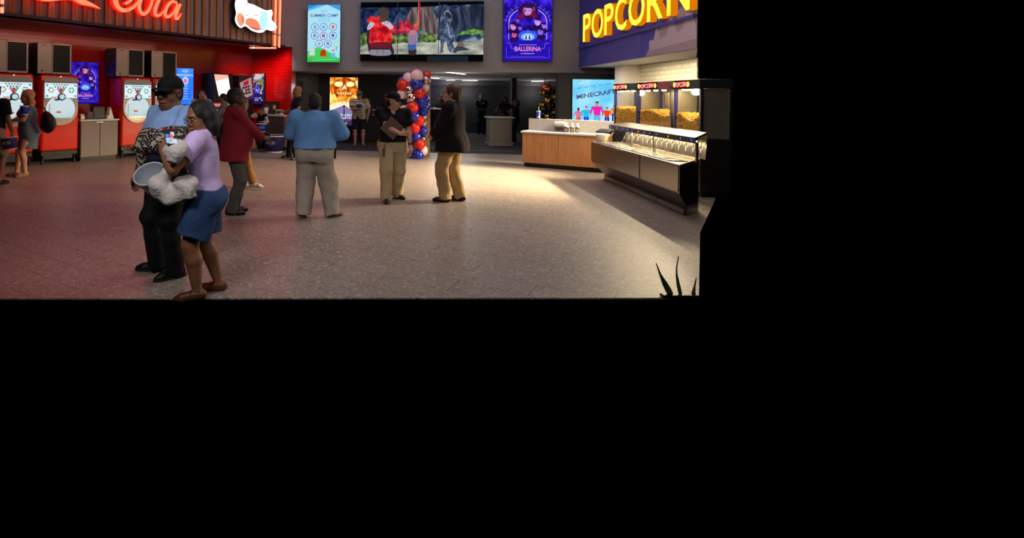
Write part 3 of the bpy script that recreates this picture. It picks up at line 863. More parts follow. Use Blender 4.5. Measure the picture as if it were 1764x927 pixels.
def plain_blue(f, W, H):
    f.rect(W * .15, H * .75, W * .85, H * .80, G('#a4ccff')); f.ell(W * .5, H * .5, W * .25, W * .3, G('#7ab4ff')); f.rect(W * .2, H * .2, W * .8, H * .24, G('#a4ccff'))
screen('menu_screen', 'narrow plain blue screen on the red wall between two standing women', (354, 141, 362.5, 176), RW_P, RW_YAW, plain_blue, off=.08, bg=BLU)
YEL = glow_noise('violet_yellow_poster', [(.32, '#1c1450'), (.46, '#3a2c90'), (.56, '#c8a03c'), (.66, '#f4e060')], 3.6, 1.0, 3, (1, 1, .8), 1.5)
def violet_poster(f, W, H):
    f.poly([(W * .08, H * .84), (W * .3, H * .98), (W * .9, H * .97), (W * .8, H * .86), (W * .4, H * .80)], G('#c8c4dc')); f.poly([(W * .55, H * .70), (W * .75, H * .88), (W * .95, H * .80), (W * .92, H * .55)], G('#7a8a3a'))
    f.ell(W * .48, H * .58, W * .10, H * .09, G('#3a3494')); f.poly([(W * .2, H * .38), (W * .35, H * .58), (W * .62, H * .58), (W * .72, H * .4), (W * .5, H * .34)], G('#4a48c8'))
    f.line([(W * .3, H * .48), (W * .55, H * .40)], W * .05, G('#d0d4f0')); f.line([(W * .4, H * .42), (W * .7, H * .50)], W * .04, G('#8a94e8'))
    f.poly([(0, 0), (W, 0), (W, H * .30), (W * .5, H * .36), (0, H * .30)], G('#241a6c')); f.text('IN THEATERS', W * .45, H * .17, H * .04, G('#b4ccff', 1.1), width=W * .5); f.text('NOW', W * .4, H * .10, H * .05, G('#dce8ff', 1.2))
    f.line([(W * .70, H * .22), (W * .92, H * .06)], W * .05, G('#c8c070'))
ev_yaw = math.atan2(ev.y, ev.x)
screen('poster_screen', 'narrow violet and yellow poster screen on the red end wall', (434.5, 127, 455, 179), CORNER, ev_yaw, violet_poster, off=.07, bg=YEL)
# ================================================================== SIGNS ON THE SLATTED FACADE
def fuv(px, py, off=0.0):
    p = on_plane(px, py, FA_O - off * -1 * FA_N * 1.0, FA_N)
    return (p - FA_O).dot(FA_U), p.z
def ribbon(mb, pts, ws, y0, y1, face, side, n=7):
    """brush stroke: path with changing half width, pushed out from y1 (back) to y0 (front)"""
    P = smooth_path([(p[0], p[1], w) for p, w in zip(pts, ws)], n)
    k = len(P)
    vs = []
    for i, p in enumerate(P):
        a, b = P[max(i - 1, 0)], P[min(i + 1, k - 1)]
        d = np.array([b[0] - a[0], b[1] - a[1]]); d = d / (np.linalg.norm(d) + 1e-9)
        nx, nz = -d[1] * p[2], d[0] * p[2]
        vs += [(p[0] + nx, y0, p[1] + nz), (p[0] - nx, y0, p[1] - nz), (p[0] + nx, y1, p[1] + nz), (p[0] - nx, y1, p[1] - nz)]
    ff, sf_ = [], []
    for i in range(k - 1):
        a, b = 4 * i, 4 * i + 4
        ff.append((a, a + 1, b + 1, b))
        sf_ += [(a, b, b + 2, a + 2), (a + 1, a + 3, b + 3, b + 1), (a + 2, b + 2, b + 3, a + 3)]
    sf_ += [(0, 2, 3, 1), (4 * k - 4, 4 * k - 3, 4 * k - 1, 4 * k - 2)]
    o = len(mb.v)
    mb.add(vs, ff, face)
    ks = mb.mi(side)
    for f in sf_:
        mb.f.append(tuple(i + o for i in f)); mb.m.append(ks); mb.sm.append(False)
SIGN_FACE = glow('#ff8f62', 1.15)
SIGN_SIDE = glow('#e8140c', 2.6)
script = empty('script_sign', FA_O, FA_YAW, 'large glowing orange script sign with a long tail on the wooden slats', 'sign')
def stroke(strokes, name):
    mb = MB()
    j = 0
    for pts, ws in strokes:
        q = [fuv(*p) for p in pts]
        ribbon(mb, q, [w * 0.0118 for w in ws], -0.17 - .002 * j, -0.05, SIGN_FACE, SIGN_SIDE); j += 1
    return mb.build(name, script)
stroke([([(40, -9), (70, 0), (97, -2), (118, -3), (134, 4), (150, 9), (166, 16)], [3.0, 3.2, 3.6, 4.2, 5.0, 3.0, 0.4])], 'swash')
stroke([([(233, -22), (236, -12), (232, 2), (222, 14), (208, 19), (197, 14), (192, 3), (194, -10), (203, -24)], [2.2, 2.2, 2.3, 2.8, 3.6, 4.4, 5.2, 5.0, 4.0]),
        ([(224, -8), (218, 2), (208, 8)], [2.0, 2.6, 2.2])], 'letter')
stroke([([(250, -8), (241, -6), (234, 4), (233, 17), (239, 25), (247, 21), (253, 9), (255, -2), (250, -9)], [2.6, 3.0, 3.8, 4.0, 3.4, 3.0, 2.8, 2.6, 2.2]), ([(254, -2), (261, 0), (268, -8)], [1.8, 1.6, 1.4])], 'letter')
stroke([([(276, -24), (270, -6), (262, 12), (260, 24), (266, 28), (275, 20)], [2.4, 3.2, 3.8, 3.6, 2.4, 1.4]), ([(276, -24), (280, -14), (272, 0)], [2.0, 1.6, 1.2])], 'letter')
stroke([([(298, 6), (289, 4), (280, 14), (277, 26), (283, 30), (292, 22), (299, 8)], [2.4, 2.8, 3.6, 3.8, 2.8, 2.4, 2.4]), ([(304, 8), (298, 20), (295, 30), (299, 33), (305, 24)], [2.6, 3.4, 3.6, 2.6, 1.2])], 'letter')

# lit cut-out sign at the end of the facade
blob = empty('cutout_sign', FA_O, FA_YAW, 'white cut-out light sign with a tipped orange cup near the facade corner', 'sign')
outl = [(397, 2), (402, -3), (416, -2), (418, 6), (428, 9), (440, 15), (450, 19), (459, 18), (461, 25), (459, 34), (466, 42), (468, 49), (461, 54), (450, 52), (445, 56), (436, 57), (424, 53), (414, 46), (406, 49), (399, 43), (396, 34), (398, 24), (396, 12)]
bp_ = [tuple(p) for p in smooth_path([fuv(*p) for p in outl], 4, True)]
mb = MB(); mb.prism(bp_[::-1], -0.20, -0.05, mat('navy_sign_return', '#141a2c', 0.5, noise=0)); mb.build('return', blob)
mb = MB(); ff = Face2D(mb, 0, 0, -0.202)
ff.poly(bp_, glow('#f4f6ff', 1.7))
def fpoly(pts, m, n=4): ff.poly([tuple(p) for p in smooth_path([fuv(*p) for p in pts], n, True)], m)
fpoly([(401, 25), (407, 24), (412, 32), (411, 42), (406, 46), (401, 41), (399, 33)], glow('#f0a07a', 1.1))
fpoly([(408, 27), (412, 33), (411, 41), (408, 38)], glow('#e87a52', 1.1))
fpoly([(415, 35), (424, 32), (436, 38), (441, 52), (428, 50), (415, 43)], glow('#f08a6a', 1.1))
fpoly([(420, 47), (430, 48), (440, 52), (432, 53)], glow('#d86a6a', 1.0))
fpoly([(440, 28), (449, 23), (453, 33), (450, 47), (443, 54), (438, 42)], glow('#b4e8f4', 1.2))
fpoly([(452, 36), (458, 40), (455, 48), (450, 47)], glow('#d0f0f8', 1.3))
for pts in ([(413, 7), (416, 9), (419, 8)], [(428, 27), (432, 28), (436, 27)], [(414, 27), (418, 28), (420, 25)], [(440, 24), (446, 21), (450, 23)]):
    ff.line([fuv(*p) for p in pts], 0.02, glow('#a4a0b8', .8))
mb.build('display', blob)

# neon tubes
NEON = glow('#ff7a5c', 2.6)
def neon(pts, label, r=0.028):
    pts = [Vector(p) for p in pts]
    c = pts[-1].copy()
    e = empty('neon_tube', c, 0, label, 'neon tube', 'neon tubes')
    m_ = MB(); m_.tube([p - c for p in pts], r, NEON, 8); m_.build('tube', e)
    for t in (.15, .85):
        m_ = MB(); m_.ball(pts[0].lerp(pts[-1], t) - c, r * 1.5, M['white_plastic'], 8); m_.build('clip', e)
def fw(px, py, off):
    u, z = fuv(px, py); return FA_O + u * FA_U + off * FA_N + Vector((0, 0, z))
neon([fw(473.5, -60, .08), fw(470.0, 80, .08)], 'bright vertical neon tube on the facade corner, left of the pair')
neon([fw(481.5, -60, .08), fw(477.5, 82, .08)], 'bright vertical neon tube on the facade corner, right of the pair')
neon([fw(2, -60, .08), fw(0.5, 23, .08)], 'vertical neon tube at the far left edge of the wooden slats')
zz = FA_Z - .04
neon([on_z(430, 82.5, zz), on_z(476, 82.8, zz)], 'short horizontal neon tube under the facade corner', .022)

# ================================================================== DRINK MACHINES AND ICE BOXES
def mr(px): return along(px, MR_P, RW_U)
CY = glow('#dff4fb', 1.0)
def drink_machine(loc, label):
    e = empty('drink_machine', loc, RW_YAW, label, 'drink machine', 'red touch screen drink machines')
    W, D = 0.80, 0.74
    b = MB()
    prof = [(0.0, .29), (-.012, .6), (-.02, 1.2), (-.01, 1.9), (.03, 2.0), (.10, 2.045), (D, 2.045), (D, .29)]
    n = len(prof)
    b.add([(-W / 2, y, z) for y, z in prof] + [(W / 2, y, z) for y, z in prof],
          [tuple(range(n)), tuple(range(2 * n - 1, n - 1, -1))] + [(i, (i + 1) % n, (i + 1) % n + n, i + n) for i in range(n)], M['red_gloss'])
    b.build('body', e, bevel=.05)
    k = MB(); k.box(-W / 2 + .04, W / 2 - .04, .08, D - .04, .10, .30, M['dark_plastic']); k.box(-W / 2 + .02, W / 2 - .02, .01, .07, .20, .285, M['dark_plastic'])
    k.build('base', e)
    for sx in (-1, 1):
        for yy in (.08, D - .1):
            f = MB(); f.lathe([(.035, 0), (.03, .02), (.03, .20)], (sx * (W / 2 - .06), yy, 0.002), M['black_plastic'], 10); f.build('foot', e)
    # pill shaped front plate with the round dispensing bay cut out
    cx, cz, R, ri = 0.0, 1.245, .365, .315
    N = 64
    outer, inner = [], []
    for i in range(N):
        t = 2 * PI * i / N
        c, s_ = math.cos(t), math.sin(t)
        if s_ <= 0: r = R
        else:
            hw, hh, cr = R, .735, .12
            r = min(hw / abs(c) if abs(c) > 1e-6 else 9, hh / s_)
            x_, z_ = r * c, r * s_
            if abs(x_) > hw - cr and z_ > hh - cr:
                # rounded corner
                ox, oz = math.copysign(hw - cr, c), hh - cr
                bq = c * ox + s_ * oz; cq = ox * ox + oz * oz - cr * cr
                r = bq + math.sqrt(max(0, bq * bq - cq))
        outer.append((r * c, cz + r * s_)); inner.append((ri * c, cz + ri * s_))
    p = MB()
    yf, yb = -.055, -.012
    vs = [(x_, yf, z_) for x_, z_ in outer] + [(x_, yf, z_) for x_, z_ in inner] + [(x_, yb, z_) for x_, z_ in outer] + [(x_, yb, z_) for x_, z_ in inner]
    fs = []
    for i in range(N):
        j = (i + 1) % N
        fs += [(i, j, N + j, N + i), (i, 2 * N + i, 2 * N + j, j), (N + i, N + j, 3 * N + j, 3 * N + i)]
    p.add(vs, fs, M['champagne'])
    p.build('front_plate', e)
    # bay: shallow lit drum with a shelf
    a = MB()
    a.add([(x_, -.02, z_) for x_, z_ in inner], [tuple(range(N))], glow_noise('lit_bay', [(.3, '#bcd8e4'), (.5, '#d8ecf2'), (.7, '#eef8fa')], 1.5, .85, 1))
    a.build('lit_bay', e)
    sh = MB()
    pts = [(ri * math.cos(t), cz + ri * math.sin(t)) for t in np.linspace(PI + .72, 2 * PI - .72, 16)]
    sh.prism(pts, -.05, -.024, M['steel_dark']); sh.box(-.245, .245, -.075, -.024, cz - .215, cz - .195, M['steel']); sh.build('drip_shelf', e)
    lg = MB()
    lg.box(-.10, .03, -.028, -.0225, cz - .075, cz - .055, glow('#f08a20', .9)); lg.box(-.08, .0, -.029, -.0225, cz - .085, cz - .045, glow('#d86018', .8)); lg.build('bay_mark', e)
    lf = MB(); lf.box(-.245, -.225, -.035, -.0225, cz - .19, cz + .12, M['white_plastic']); lf.build('bay_rail', e)
    # nozzle
    nz = MB()
    nz.lathe([(.085, 0), (.085, .05), (.07, .06)], (0, 0, 0), M['steel_dark'], 20, tx=lambda v: Vector((v[0], -.055 - v[2], cz + .285 + v[1])))
    nz.lathe([(.055, .061), (.05, .066)], (0, 0, 0), glow('#b8e4f4', .9), 20, tx=lambda v: Vector((v[0], -.055 - v[2], cz + .285 + v[1])))
    nz.build('nozzle', e)
    ar = MB(); ar.box(-.14, -.06, -.10, -.055, cz + .20, cz + .235, M['black_plastic']); ar.build('lever', e)
    # touch screen
    t = MB(); f = Face2D(t, -.345, 1.50, -.057)
    f.rect(0, 0, .69, .345, CY); f.rect(0, .29, .69, .345, glow('#cfeaf4', 1))
    r_ = random.Random(3)
    for u in np.linspace(.19, .47, 6): f.ell(u, .305, .022, .022, glow(r_.choice(['#8fb43c', '#c8c83c', '#8aa0b4', '#5a9a5a', '#9ab4c8']), .8), 10)
    for u in np.linspace(.22, .44, 5): f.ell(u, .255, .018, .018, glow(r_.choice(['#5a7a8a', '#7a8a9a', '#6a9a6a', '#8a5a5a']), .8), 10)
    for cx_, cols in ((.13, ['#d8a040', '#8fb850', '#6a90b0', '#c0503a']), (.56, ['#4a9a70', '#6ab08a', '#4a8a9a', '#7ac08a', '#3a8a5a'])):
        for i in range(6):
            f.ell(cx_ + .05 * math.cos(i * PI / 3), .185 + .05 * math.sin(i * PI / 3), .019, .019, glow(cols[i % len(cols)], .75), 10)
    for u, v, c in ((.34, .20, '#d8203a'), (.31, .165, '#b04a8a'), (.37, .165, '#4aa04a'), (.28, .21, '#b090c0'), (.40, .215, '#7ab070'), (.335, .125, '#e01c30'), (.34, .075, '#e0102a')): f.ell(u, v, .03, .03, glow(c, .85), 12)
    for u, v in ((.045, .05), (.645, .05), (.045, .29), (.645, .29)): f.ell(u, v, .024, .024, glow('#6a9ac4', .8), 10)
    f.rect(.13, .012, .25, .03, glow('#e04a3a', .9))
    t.build('touch_screen', e)
    bz_ = MB(); bz_.box(-.355, .355, -.0565, -.03, 1.49, 1.86, M['dark_plastic']); bz_.build('screen_bezel', e)
    lp = MB(); lp.ball((0, -.03, 1.995), (.02, .01, .01), glow('#fff0e0', 1.4), 8); lp.build('lamp', e)
    return e
def ice_box(loc, label):
    e = empty('ice_box', loc, RW_YAW, label, 'ice maker', 'steel ice makers on the drink machines')
    W, D, H = .71, .66, .71
    b = MB(); b.box(-W / 2, W / 2, .02, D, 0, H, M['dark_plastic']); b.build('cabinet', e, bevel=.01)
    p = MB(); p.box(-W / 2, -W / 2 + .29, -.02, .02, .01, H - .01, M['bronze_box']); p.build('front_panel', e, bevel=.006)
    fr = MB()
    x0, x1 = -W / 2 + .295, W / 2
    for a, b_, c, d in ((x0, x1, .005, .045), (x0, x1, H - .04, H - .005), (x0, x0 + .02, .005, H - .005), (x1 - .035, x1, .005, H - .005)):
        fr.box(a, b_, -.02, .02, c, d, M['bronze_box'])
    fr.build('frame', e)
    g = MB()
    for i in range(15): g.box(x0 + .02, x1 - .035, -.008, .012, .055 + i * .04, .082 + i * .04, M['black_plastic'])
    g.build('louver', e)
    kn = MB(); kn.lathe([(.018, 0), (.018, .02)], (0, 0, 0), M['black_plastic'], 10, tx=lambda v: Vector((-W / 2 + .09 + v[0], -.02 - v[2], .07 + v[1]))); kn.build('knob', e)
    br = MB(); br.box(-W / 2 + .08, -W / 2 + .17, -.023, -.02, H - .06, H - .045, M['dark_plastic']); br.build('badge', e)
    return e
for px, lab in ((23, 'red drink machine behind the woman in the grey dress'), (104, 'red drink machine just left of the taupe cabinet'),
                (236, 'red drink machine just right of the taupe cabinet'), (288, 'red drink machine mostly hidden behind the man in the black cap')):
    drink_machine(mr(px), lab)
for px, lab in ((17, 'steel ice maker cut by the picture edge above the leftmost drink machine'), (95, 'light steel ice maker above the machine left of the cabinet'),
                (225.5, 'dim steel ice maker right of the small purple poster'), (284, 'steel ice maker above the man in the black cap')):
    q = along(px, MR_P, RW_U); q.z = 2.047
    ice_box(q + Vector((0, 0, 0)) - .06 * RW_N, lab)

# taupe cabinet between the machines
c0, c1 = mr(140), mr(204)
CWd = (c1 - c0).length
cab = empty('base_cabinet', c0, RW_YAW, 'taupe two-door cabinet with a white top between two drink machines', 'cabinet')
b = MB(); b.box(0, CWd, .02, .62, .10, .955, M['taupe']); b.build('body', cab)
b = MB(); b.box(.02, CWd - .02, .07, .60, .002, .10, M['dark_plastic']); b.build('plinth', cab)
for i in (0, 1):
    d = MB(); d.box(i * CWd / 2 + .006, (i + 1) * CWd / 2 - .006, -.002, .02, .115, .945, M['taupe']); dr = d.build('door', cab, bevel=.003)
    h = MB(); h.box(CWd / 2 - .06 + i * .03 - (.03 if i == 0 else -.03), CWd / 2 + .03 + i * .03 - (.03 if i == 0 else -.03), -.02, -.002, .918, .93, M['steel']); h.build('handle', dr)
t = MB(); t.box(-.02, CWd + .02, -.03, .64, .957, .99, M['stone_top']); t.build('worktop', cab, bevel=.004)
def cabpt(u, v, z=.991): return c0 + u * RW_U - v * RW_N + Vector((0, 0, z))
e = empty('sauce_pan', cabpt(.27, .20), RW_YAW, 'small steel pot on the taupe cabinet', 'pot')
m_ = MB(); m_.lathe([(.10, 0), (.10, .17), (.11, .175), (.105, .18), (.092, .175), (.092, .01)], (0, 0, 0), M['steel'], 20); m_.build('body', e)
m_ = MB(); m_.tube([(0, .10, .15), (0, .16, .16), (0, .20, .155)], .012, M['black_plastic'], 8); m_.build('handle', e)
e = empty('lid_rack', cabpt(.48, .26), RW_YAW, 'dark boxy lid rack at the back of the taupe cabinet', 'rack')
m_ = MB(); m_.box(-.14, .14, -.1, .1, 0, .30, M['dark_plastic']); m_.build('body', e, bevel=.01)
m_ = MB(); [m_.box(-.12, .12, -.104, -.1, .04 + .08 * i, .09 + .08 * i, M['black_plastic']) for i in range(3)]; m_.build('slot', e)
e = empty('table_sign', cabpt(.74, .20), RW_YAW + .3, 'white folded paper tent standing on the taupe cabinet', 'paper sign')
m_ = MB(); m_.prism([(-.10, 0), (.10, 0), (.0, .29)], -.05, -.045, M['card_white']); m_.prism([(-.10, 0), (.10, 0), (.0, .29)], .045, .05, M['card_white'])
m_.add([(-.10, -.05, 0), (-.10, .05, 0), (0, .05, .29), (0, -.05, .29), (.10, -.05, 0), (.10, .05, 0)], [(0, 1, 2, 3), (4, 3, 2, 5)], M['card_white']); m_.build('sheet', e)
m_ = MB(); m_.prism([(-.075, .10), (-.035, .10), (-.04, .15), (-.065, .15)], -.053, -.051, M['dark_plastic']); m_.build('print', e)
e = empty('napkin_box', cabpt(.06, .15), RW_YAW, 'low grey box at the left end of the taupe cabinet', 'box')
m_ = MB(); m_.box(-.04, .06, -.07, .07, 0, .10, M['steel_dark']); m_.build('body', e, bevel=.01); m_ = MB(); m_.box(-.025, .045, -.05, .05, .101, .125, M['card_white']); m_.build('napkins', e)

# frozen drink machines by the red corner
def rwp(px, off): return along(px, RW_P + off * RW_N, RW_U)
def frozen_machine(loc, yaw, label, W, H, bright):
    e = empty('frozen_drink_machine', loc, yaw, label, 'frozen drink machine')
    b = MB(); b.box(-W / 2, W / 2, .0, .6, .06, H, M['black_plastic']); b.build('cabinet', e, bevel=.02)
    b = MB(); b.box(-W / 2 + .03, W / 2 - .03, .03, .58, .002, .06, M['rubber']); b.build('base', e)
    d = MB(); f = Face2D(d, -W / 2, H - .80, -.002)
    if bright:
        f.poly([(.06 * W, .76), (.74 * W, .76), (.92 * W, .12), (.30 * W, .12)], glow('#fff2ee', 1.5))
        f.poly([(.06 * W, .76), (.74 * W, .76), (.76 * W, .66), (.5 * W, .63), (.2 * W, .56), (.11 * W, .60)], glow('#f4b09a', 1.2))
        d.build('lit_panel', e)
        q = MB(); g_ = Face2D(q, -W / 2, H - 1.0, -.002); g_.rect(.05 * W, .0, .60 * W, .12, glow('#c83a3a', .9)); g_.text('FROZEN', .32 * W, .03, .06, glow('#f0d8d8', 1)); g_.rect(.64 * W, .0, .92 * W, .12, glow('#7a9ae0', .9)); q.build('label_strip', e)
        for i, c in enumerate(('#cfe4d0', '#4ac4e8', '#d8d8a0')):
            v = MB(); v.lathe([(.05, 0), (.06, .04), (.06, .10), (.03, .12)], (-W * .3 + i * W * .28, -.05, H - 1.18), glow(c, .55), 14); v.build('spout', e)
    else:
        f.poly([(.04 * W, .60), (.95 * W, .78), (.98 * W, .08), (.30 * W, .02)], glow('#8a1620', .8))
        f.poly([(.06 * W, .56), (.82 * W, .74), (.94 * W, .20), (.28 * W, .06)], glow('#b8a8a8', .7))
        f.poly([(.30 * W, .58), (.66 * W, .67), (.64 * W, .52), (.34 * W, .46)], glow('#c01c28', .9))
        f.poly([(.42 * W, .04), (.92 * W, .16), (.93 * W, .08), (.45 * W, .0)], glow('#24307a', .8))
        f.text('ICEE', .18 * W, .17, .26, glow('#b01424', .85), width=.66 * W, bold=.04, align='l', tilt=.22); 
        f.text('ICEE', .195 * W, .18, .24, glow('#24223a', .8), width=.64 * W, bold=.01, align='l', tilt=.22)
        d.build('lit_panel', e)
    return e
fm1 = rwp(384, .62)
frozen_machine(fm1, RW_YAW, 'black frozen drink machine with a glaring white lit panel', .70, 2.25, True)
fm2 = rwp(424, .62)
frozen_machine(fm2, RW_YAW, 'dark frozen drink machine with a tilted red and grey logo panel', .56, 2.22, False)

# counter by the red end wall
k0, k1 = on_z(442, 255.2), on_z(489, 259.8)
kd = (k1 - k0); klen = kd.length; kyaw = math.atan2(kd.y, kd.x)
ku = kd.normalized(); kn_ = Vector((math.sin(kyaw), -math.cos(kyaw), 0))
cn = empty('condiment_counter', k0, kyaw, 'low brown counter with a pale top below the red end wall', 'counter')
b = MB(); b.box(0, klen, .02, .40, .10, .99, mat('brown_laminate', '#6a5650', .5, noise=.05)); b.build('body', cn)
b = MB(); b.box(.02, klen - .02, .07, .38, .002, .10, M['dark_plastic']); b.build('plinth', cn)
b = MB(); b.box(-.02, klen + .02, -.03, .42, .992, 1.03, M['stone_top']); b.build('worktop', cn, bevel=.004)
for i in range(2):
    d = MB(); d.box(i * klen / 2 + .006, (i + 1) * klen / 2 - .006, 0, .02, .115, .98, mat('brown_laminate', '#6a5650')); d.build('door', cn, bevel=.003)
def cnp(px, v, z=1.031):
    q = along(px, k0 - v * kn_, ku); q.z = z; return q
e = empty('picture_board', cnp(465, .34), kyaw, 'black picture board with a yellow round motif leaning behind the child', 'picture')
m_ = MB(); m_.box(-.36, .36, 0, .03, 0, .40, M['black_plastic']); m_.build('frame', e, bevel=.004)
m_ = MB(); f = Face2D(m_, -.36, 0, -.002); f.rect(.03, .03, .69, .37, mat('dark_print', '#1c1a20', .5)); f.ell(.56, .22, .07, .08, mat('yellow_print', '#a8903a', .5)); f.ell(.55, .23, .035, .04, mat('cream_print', '#c8b480', .5)); f.ell(.25, .20, .12, .1, mat('red_print', '#6a2a20', .5)); m_.build('print', e)
e = empty('napkin_holder', cnp(482, .16), kyaw, 'small white napkin holder at the right end of the brown counter', 'napkin holder')
m_ = MB(); m_.box(-.1, .1, -.06, .06, 0, .16, M['card_white']); m_.build('body', e, bevel=.01); m_ = MB(); m_.box(-.07, .07, -.063, -.06, .04, .12, M['dark_plastic']); m_.build('slot', e)
e = empty('bucket_poster_stand', on_z(472, 262), -.25, 'standing purple popcorn bucket with a white rim beside the counter', 'bucket')
m_ = MB(); m_.lathe([(.23, .02), (.34, .46)], (0, 0, 0), M['bucket_purple'], 28, cap=(True, False)); m_.lathe([(.325, .45), (.22, .03)], (0, 0, 0), M['bucket_purple'], 28, cap=(False, False)); m_.build('body', e)
m_ = MB(); m_.lathe([(.232, .0), (.238, .03)], (0, 0, 0), M['card_white'], 28); m_.build('foot_band', e); m_ = MB(); m_.lathe([(.34, .455), (.352, .47), (.34, .48), (.325, .465)], (0, 0, 0), M['card_white'], 28, cap=(False, False)); m_.build('rim', e)
vs, fs = glyphs('NCG', .15)
lo = vs.min(0); hi = vs.max(0)
m_ = MB()
r_at = lambda z: .23 + (.34 - .23) * (z - .02) / .44 + .004
def wrap(text, h, zc, th0, mm, material, rf):
    vs, fs = glyphs(text, 1.0, .01); lo, hi = vs.min(0), vs.max(0); k = h / (hi[1] - lo[1])
    out = []
    for p in vs:
        x_, z_ = (p[0] - (lo[0] + hi[0]) / 2) * k, zc + (p[1] - (lo[1] + hi[1]) / 2) * k
        r = rf(z_); t_ = th0 + x_ / r
        out.append((r * math.cos(t_), r * math.sin(t_), z_))
    mm.add(out, fs, material)
wrap('NCG', .09, .29, -PI / 2, m_, M['card_white'], r_at)
wrap('CINEMA', .03, .20, -PI / 2, m_, mat('grey_print', '#8a84a8', .5), r_at)
m_.build('print', e)
# ================================================================== POPCORN LETTERS
pop = empty('channel_letter_sign', sf_far, SF_YAW, 'big glowing yellow POPCORN letters on the purple soffit', 'sign')
LZ0 = on_plane(998, 75, sf_far + .1 * SF_N, SF_N).z
LZ1 = on_plane(998.5, 30, sf_far + .1 * SF_N, SF_N).z
FACE_Y, SIDE_Y = glow('#ffe23c', 1.6), glow('#dc7a06', 1.0)
def sfx2(px): return (sf_far - along(px, SF_P + .20 * SF_N, SF_U)).dot(SF_U)
for ch, a, b in (('P', 998, 1011), ('O', 1012.5, 1032), ('P', 1034, 1049.5), ('C', 1052, 1071), ('O', 1074.5, 1102), ('R', 1106, 1132.5), ('N', 1139.5, 1178)):
    x0, x1 = sfx2(a), sfx2(b)
    vs, fs = glyphs(ch, 1.0, .012, .06)
    lo, hi = vs.min(0), vs.max(0)
    mb = MB()
    pts = [(x0 + (p[0] - lo[0]) / (hi[0] - lo[0]) * (x1 - x0), -.065 - p[2] * 1.05, LZ0 + (p[1] - lo[1]) / (hi[1] - lo[1]) * (LZ1 - LZ0)) for p in vs]
    front = [f for f in fs if all(vs[i][2] > .059 for i in f)]
    rest = [f for f in fs if not all(vs[i][2] > .059 for i in f)]
    o = len(mb.v); mb.add(pts, front, FACE_Y)
    k = mb.mi(SIDE_Y)
    for f in rest: mb.f.append(f); mb.m.append(k); mb.sm.append(False)
    mb.build('letter', pop)

# ================================================================== WOODEN COUNTER
WC_P = on_z(899, 287); WC_U = Vector((.829, -.559, 0)); WC_YAW = math.atan2(-.559, .829); WC_N = Vector((math.sin(WC_YAW), -math.cos(WC_YAW), 0))
wc = empty('wooden_counter', WC_P, WC_YAW, 'oak fronted counter with a white worktop and upstand', 'counter')
WL = 1.86
b = MB(); b.box(0, WL, .03, .60, .10, .80, M['oak']); b.build('body', wc)
b = MB(); b.box(.03, WL - .02, .09, .58, .002, .10, M['black_plastic']); b.build('plinth', wc)
sx = (along(963, WC_P, WC_U) - WC_P).dot(WC_U)
for a, c in ((0, sx), (sx, 2 * sx - .02), (2 * sx - .02, WL)):
    if c - a > .05:
        d = MB(); d.box(a + .004, c - .004, 0, .028, .105, .795, M['oak']); d.build('door', wc, bevel=.003)
b = MB(); b.box(-.03, WL + .0, -.03, .62, .802, .845, M['stone_top']); b.build('worktop', wc, bevel=.004)
b = MB(); b.box(-.0, WL + .02, .55, .60, .846, 1.13, M['stone_top']); b.build('upstand', wc, bevel=.004)
def wcp(px, v, z=.846):
    q = along(px, WC_P - v * WC_N, WC_U); q.z = z; return q
# things on the wooden counter
e = empty('soda_cup', wcp(928, .575, 1.131), 0, 'blue soda cup with a straw on the white upstand', 'cup')
m_ = MB(); m_.lathe([(.034, 0), (.036, .02), (.048, .17)], (0, 0, 0), M['paper_blue'], 20); m_.build('cup', e)
m_ = MB(); m_.lathe([(.051, .168), (.051, .178), (.046, .188)], (0, 0, 0), M['card_white'], 20); m_.build('lid', e)
m_ = MB(); m_.tube([(0, 0, .18), (.004, 0, .24), (.01, 0, .30)], .004, M['card_white'], 6); m_.build('straw', e)
m_ = MB(); m_.lathe([(.0375, .02), (.0405, .055)], (0, 0, 0), M['card_white'], 20, cap=(False, False)); m_.build('band', e)
e = empty('napkin_dispenser', wcp(966, .42), WC_YAW, 'steel napkin dispenser with a white top on the wooden counter', 'dispenser')
m_ = MB(); m_.box(-.12, .12, -.09, .09, 0, .13, M['steel_dark']); m_.build('body', e, bevel=.01); m_ = MB(); m_.box(-.125, .125, -.10, .10, .131, .23, M['white_plastic']); m_.build('top', e, bevel=.03)
m_ = MB(); m_.box(-.08, .08, -.096, -.09, .03, .10, M['black_plastic']); m_.build('slot', e)
for px, lab in ((976.5, 'small steel sauce pump beside the napkin dispenser'), (986, 'second small steel sauce pump from the napkin dispenser'), (995.5, 'small steel sauce pump nearest the black terminal')):
    e = empty('sauce_pump', wcp(px, .30), WC_YAW, lab, 'pump', 'steel sauce pumps')
    m_ = MB(); m_.lathe([(.048, 0), (.048, .12), (.045, .128)], (0, 0, 0), M['steel'], 18); m_.build('jar', e)
    m_ = MB(); m_.lathe([(.05, .128), (.05, .14), (.02, .15), (.012, .19), (.03, .195), (.03, .21)], (0, 0, 0), M['white_plastic'], 14); m_.build('lid', e)
    m_ = MB(); m_.tube([(0, 0, .18), (0, -.07, .185), (0, -.08, .16)], .01, M['steel'], 8); m_.build('spout', e)
e = empty('payment_terminal', wcp(1041, .25), WC_YAW - .3, 'black payment terminal at the end of the wooden counter', 'terminal')
m_ = MB(); m_.box(-.12, .12, -.10, .10, 0, .03, M['black_plastic']); m_.build('base', e, bevel=.006)
m_ = MB(); m_.prism([(-.11, .03), (.11, .03), (.11, .115), (-.11, .06)], -.14, .16, M['dark_plastic'], 'YZ'); m_.build('body', e, bevel=.012)
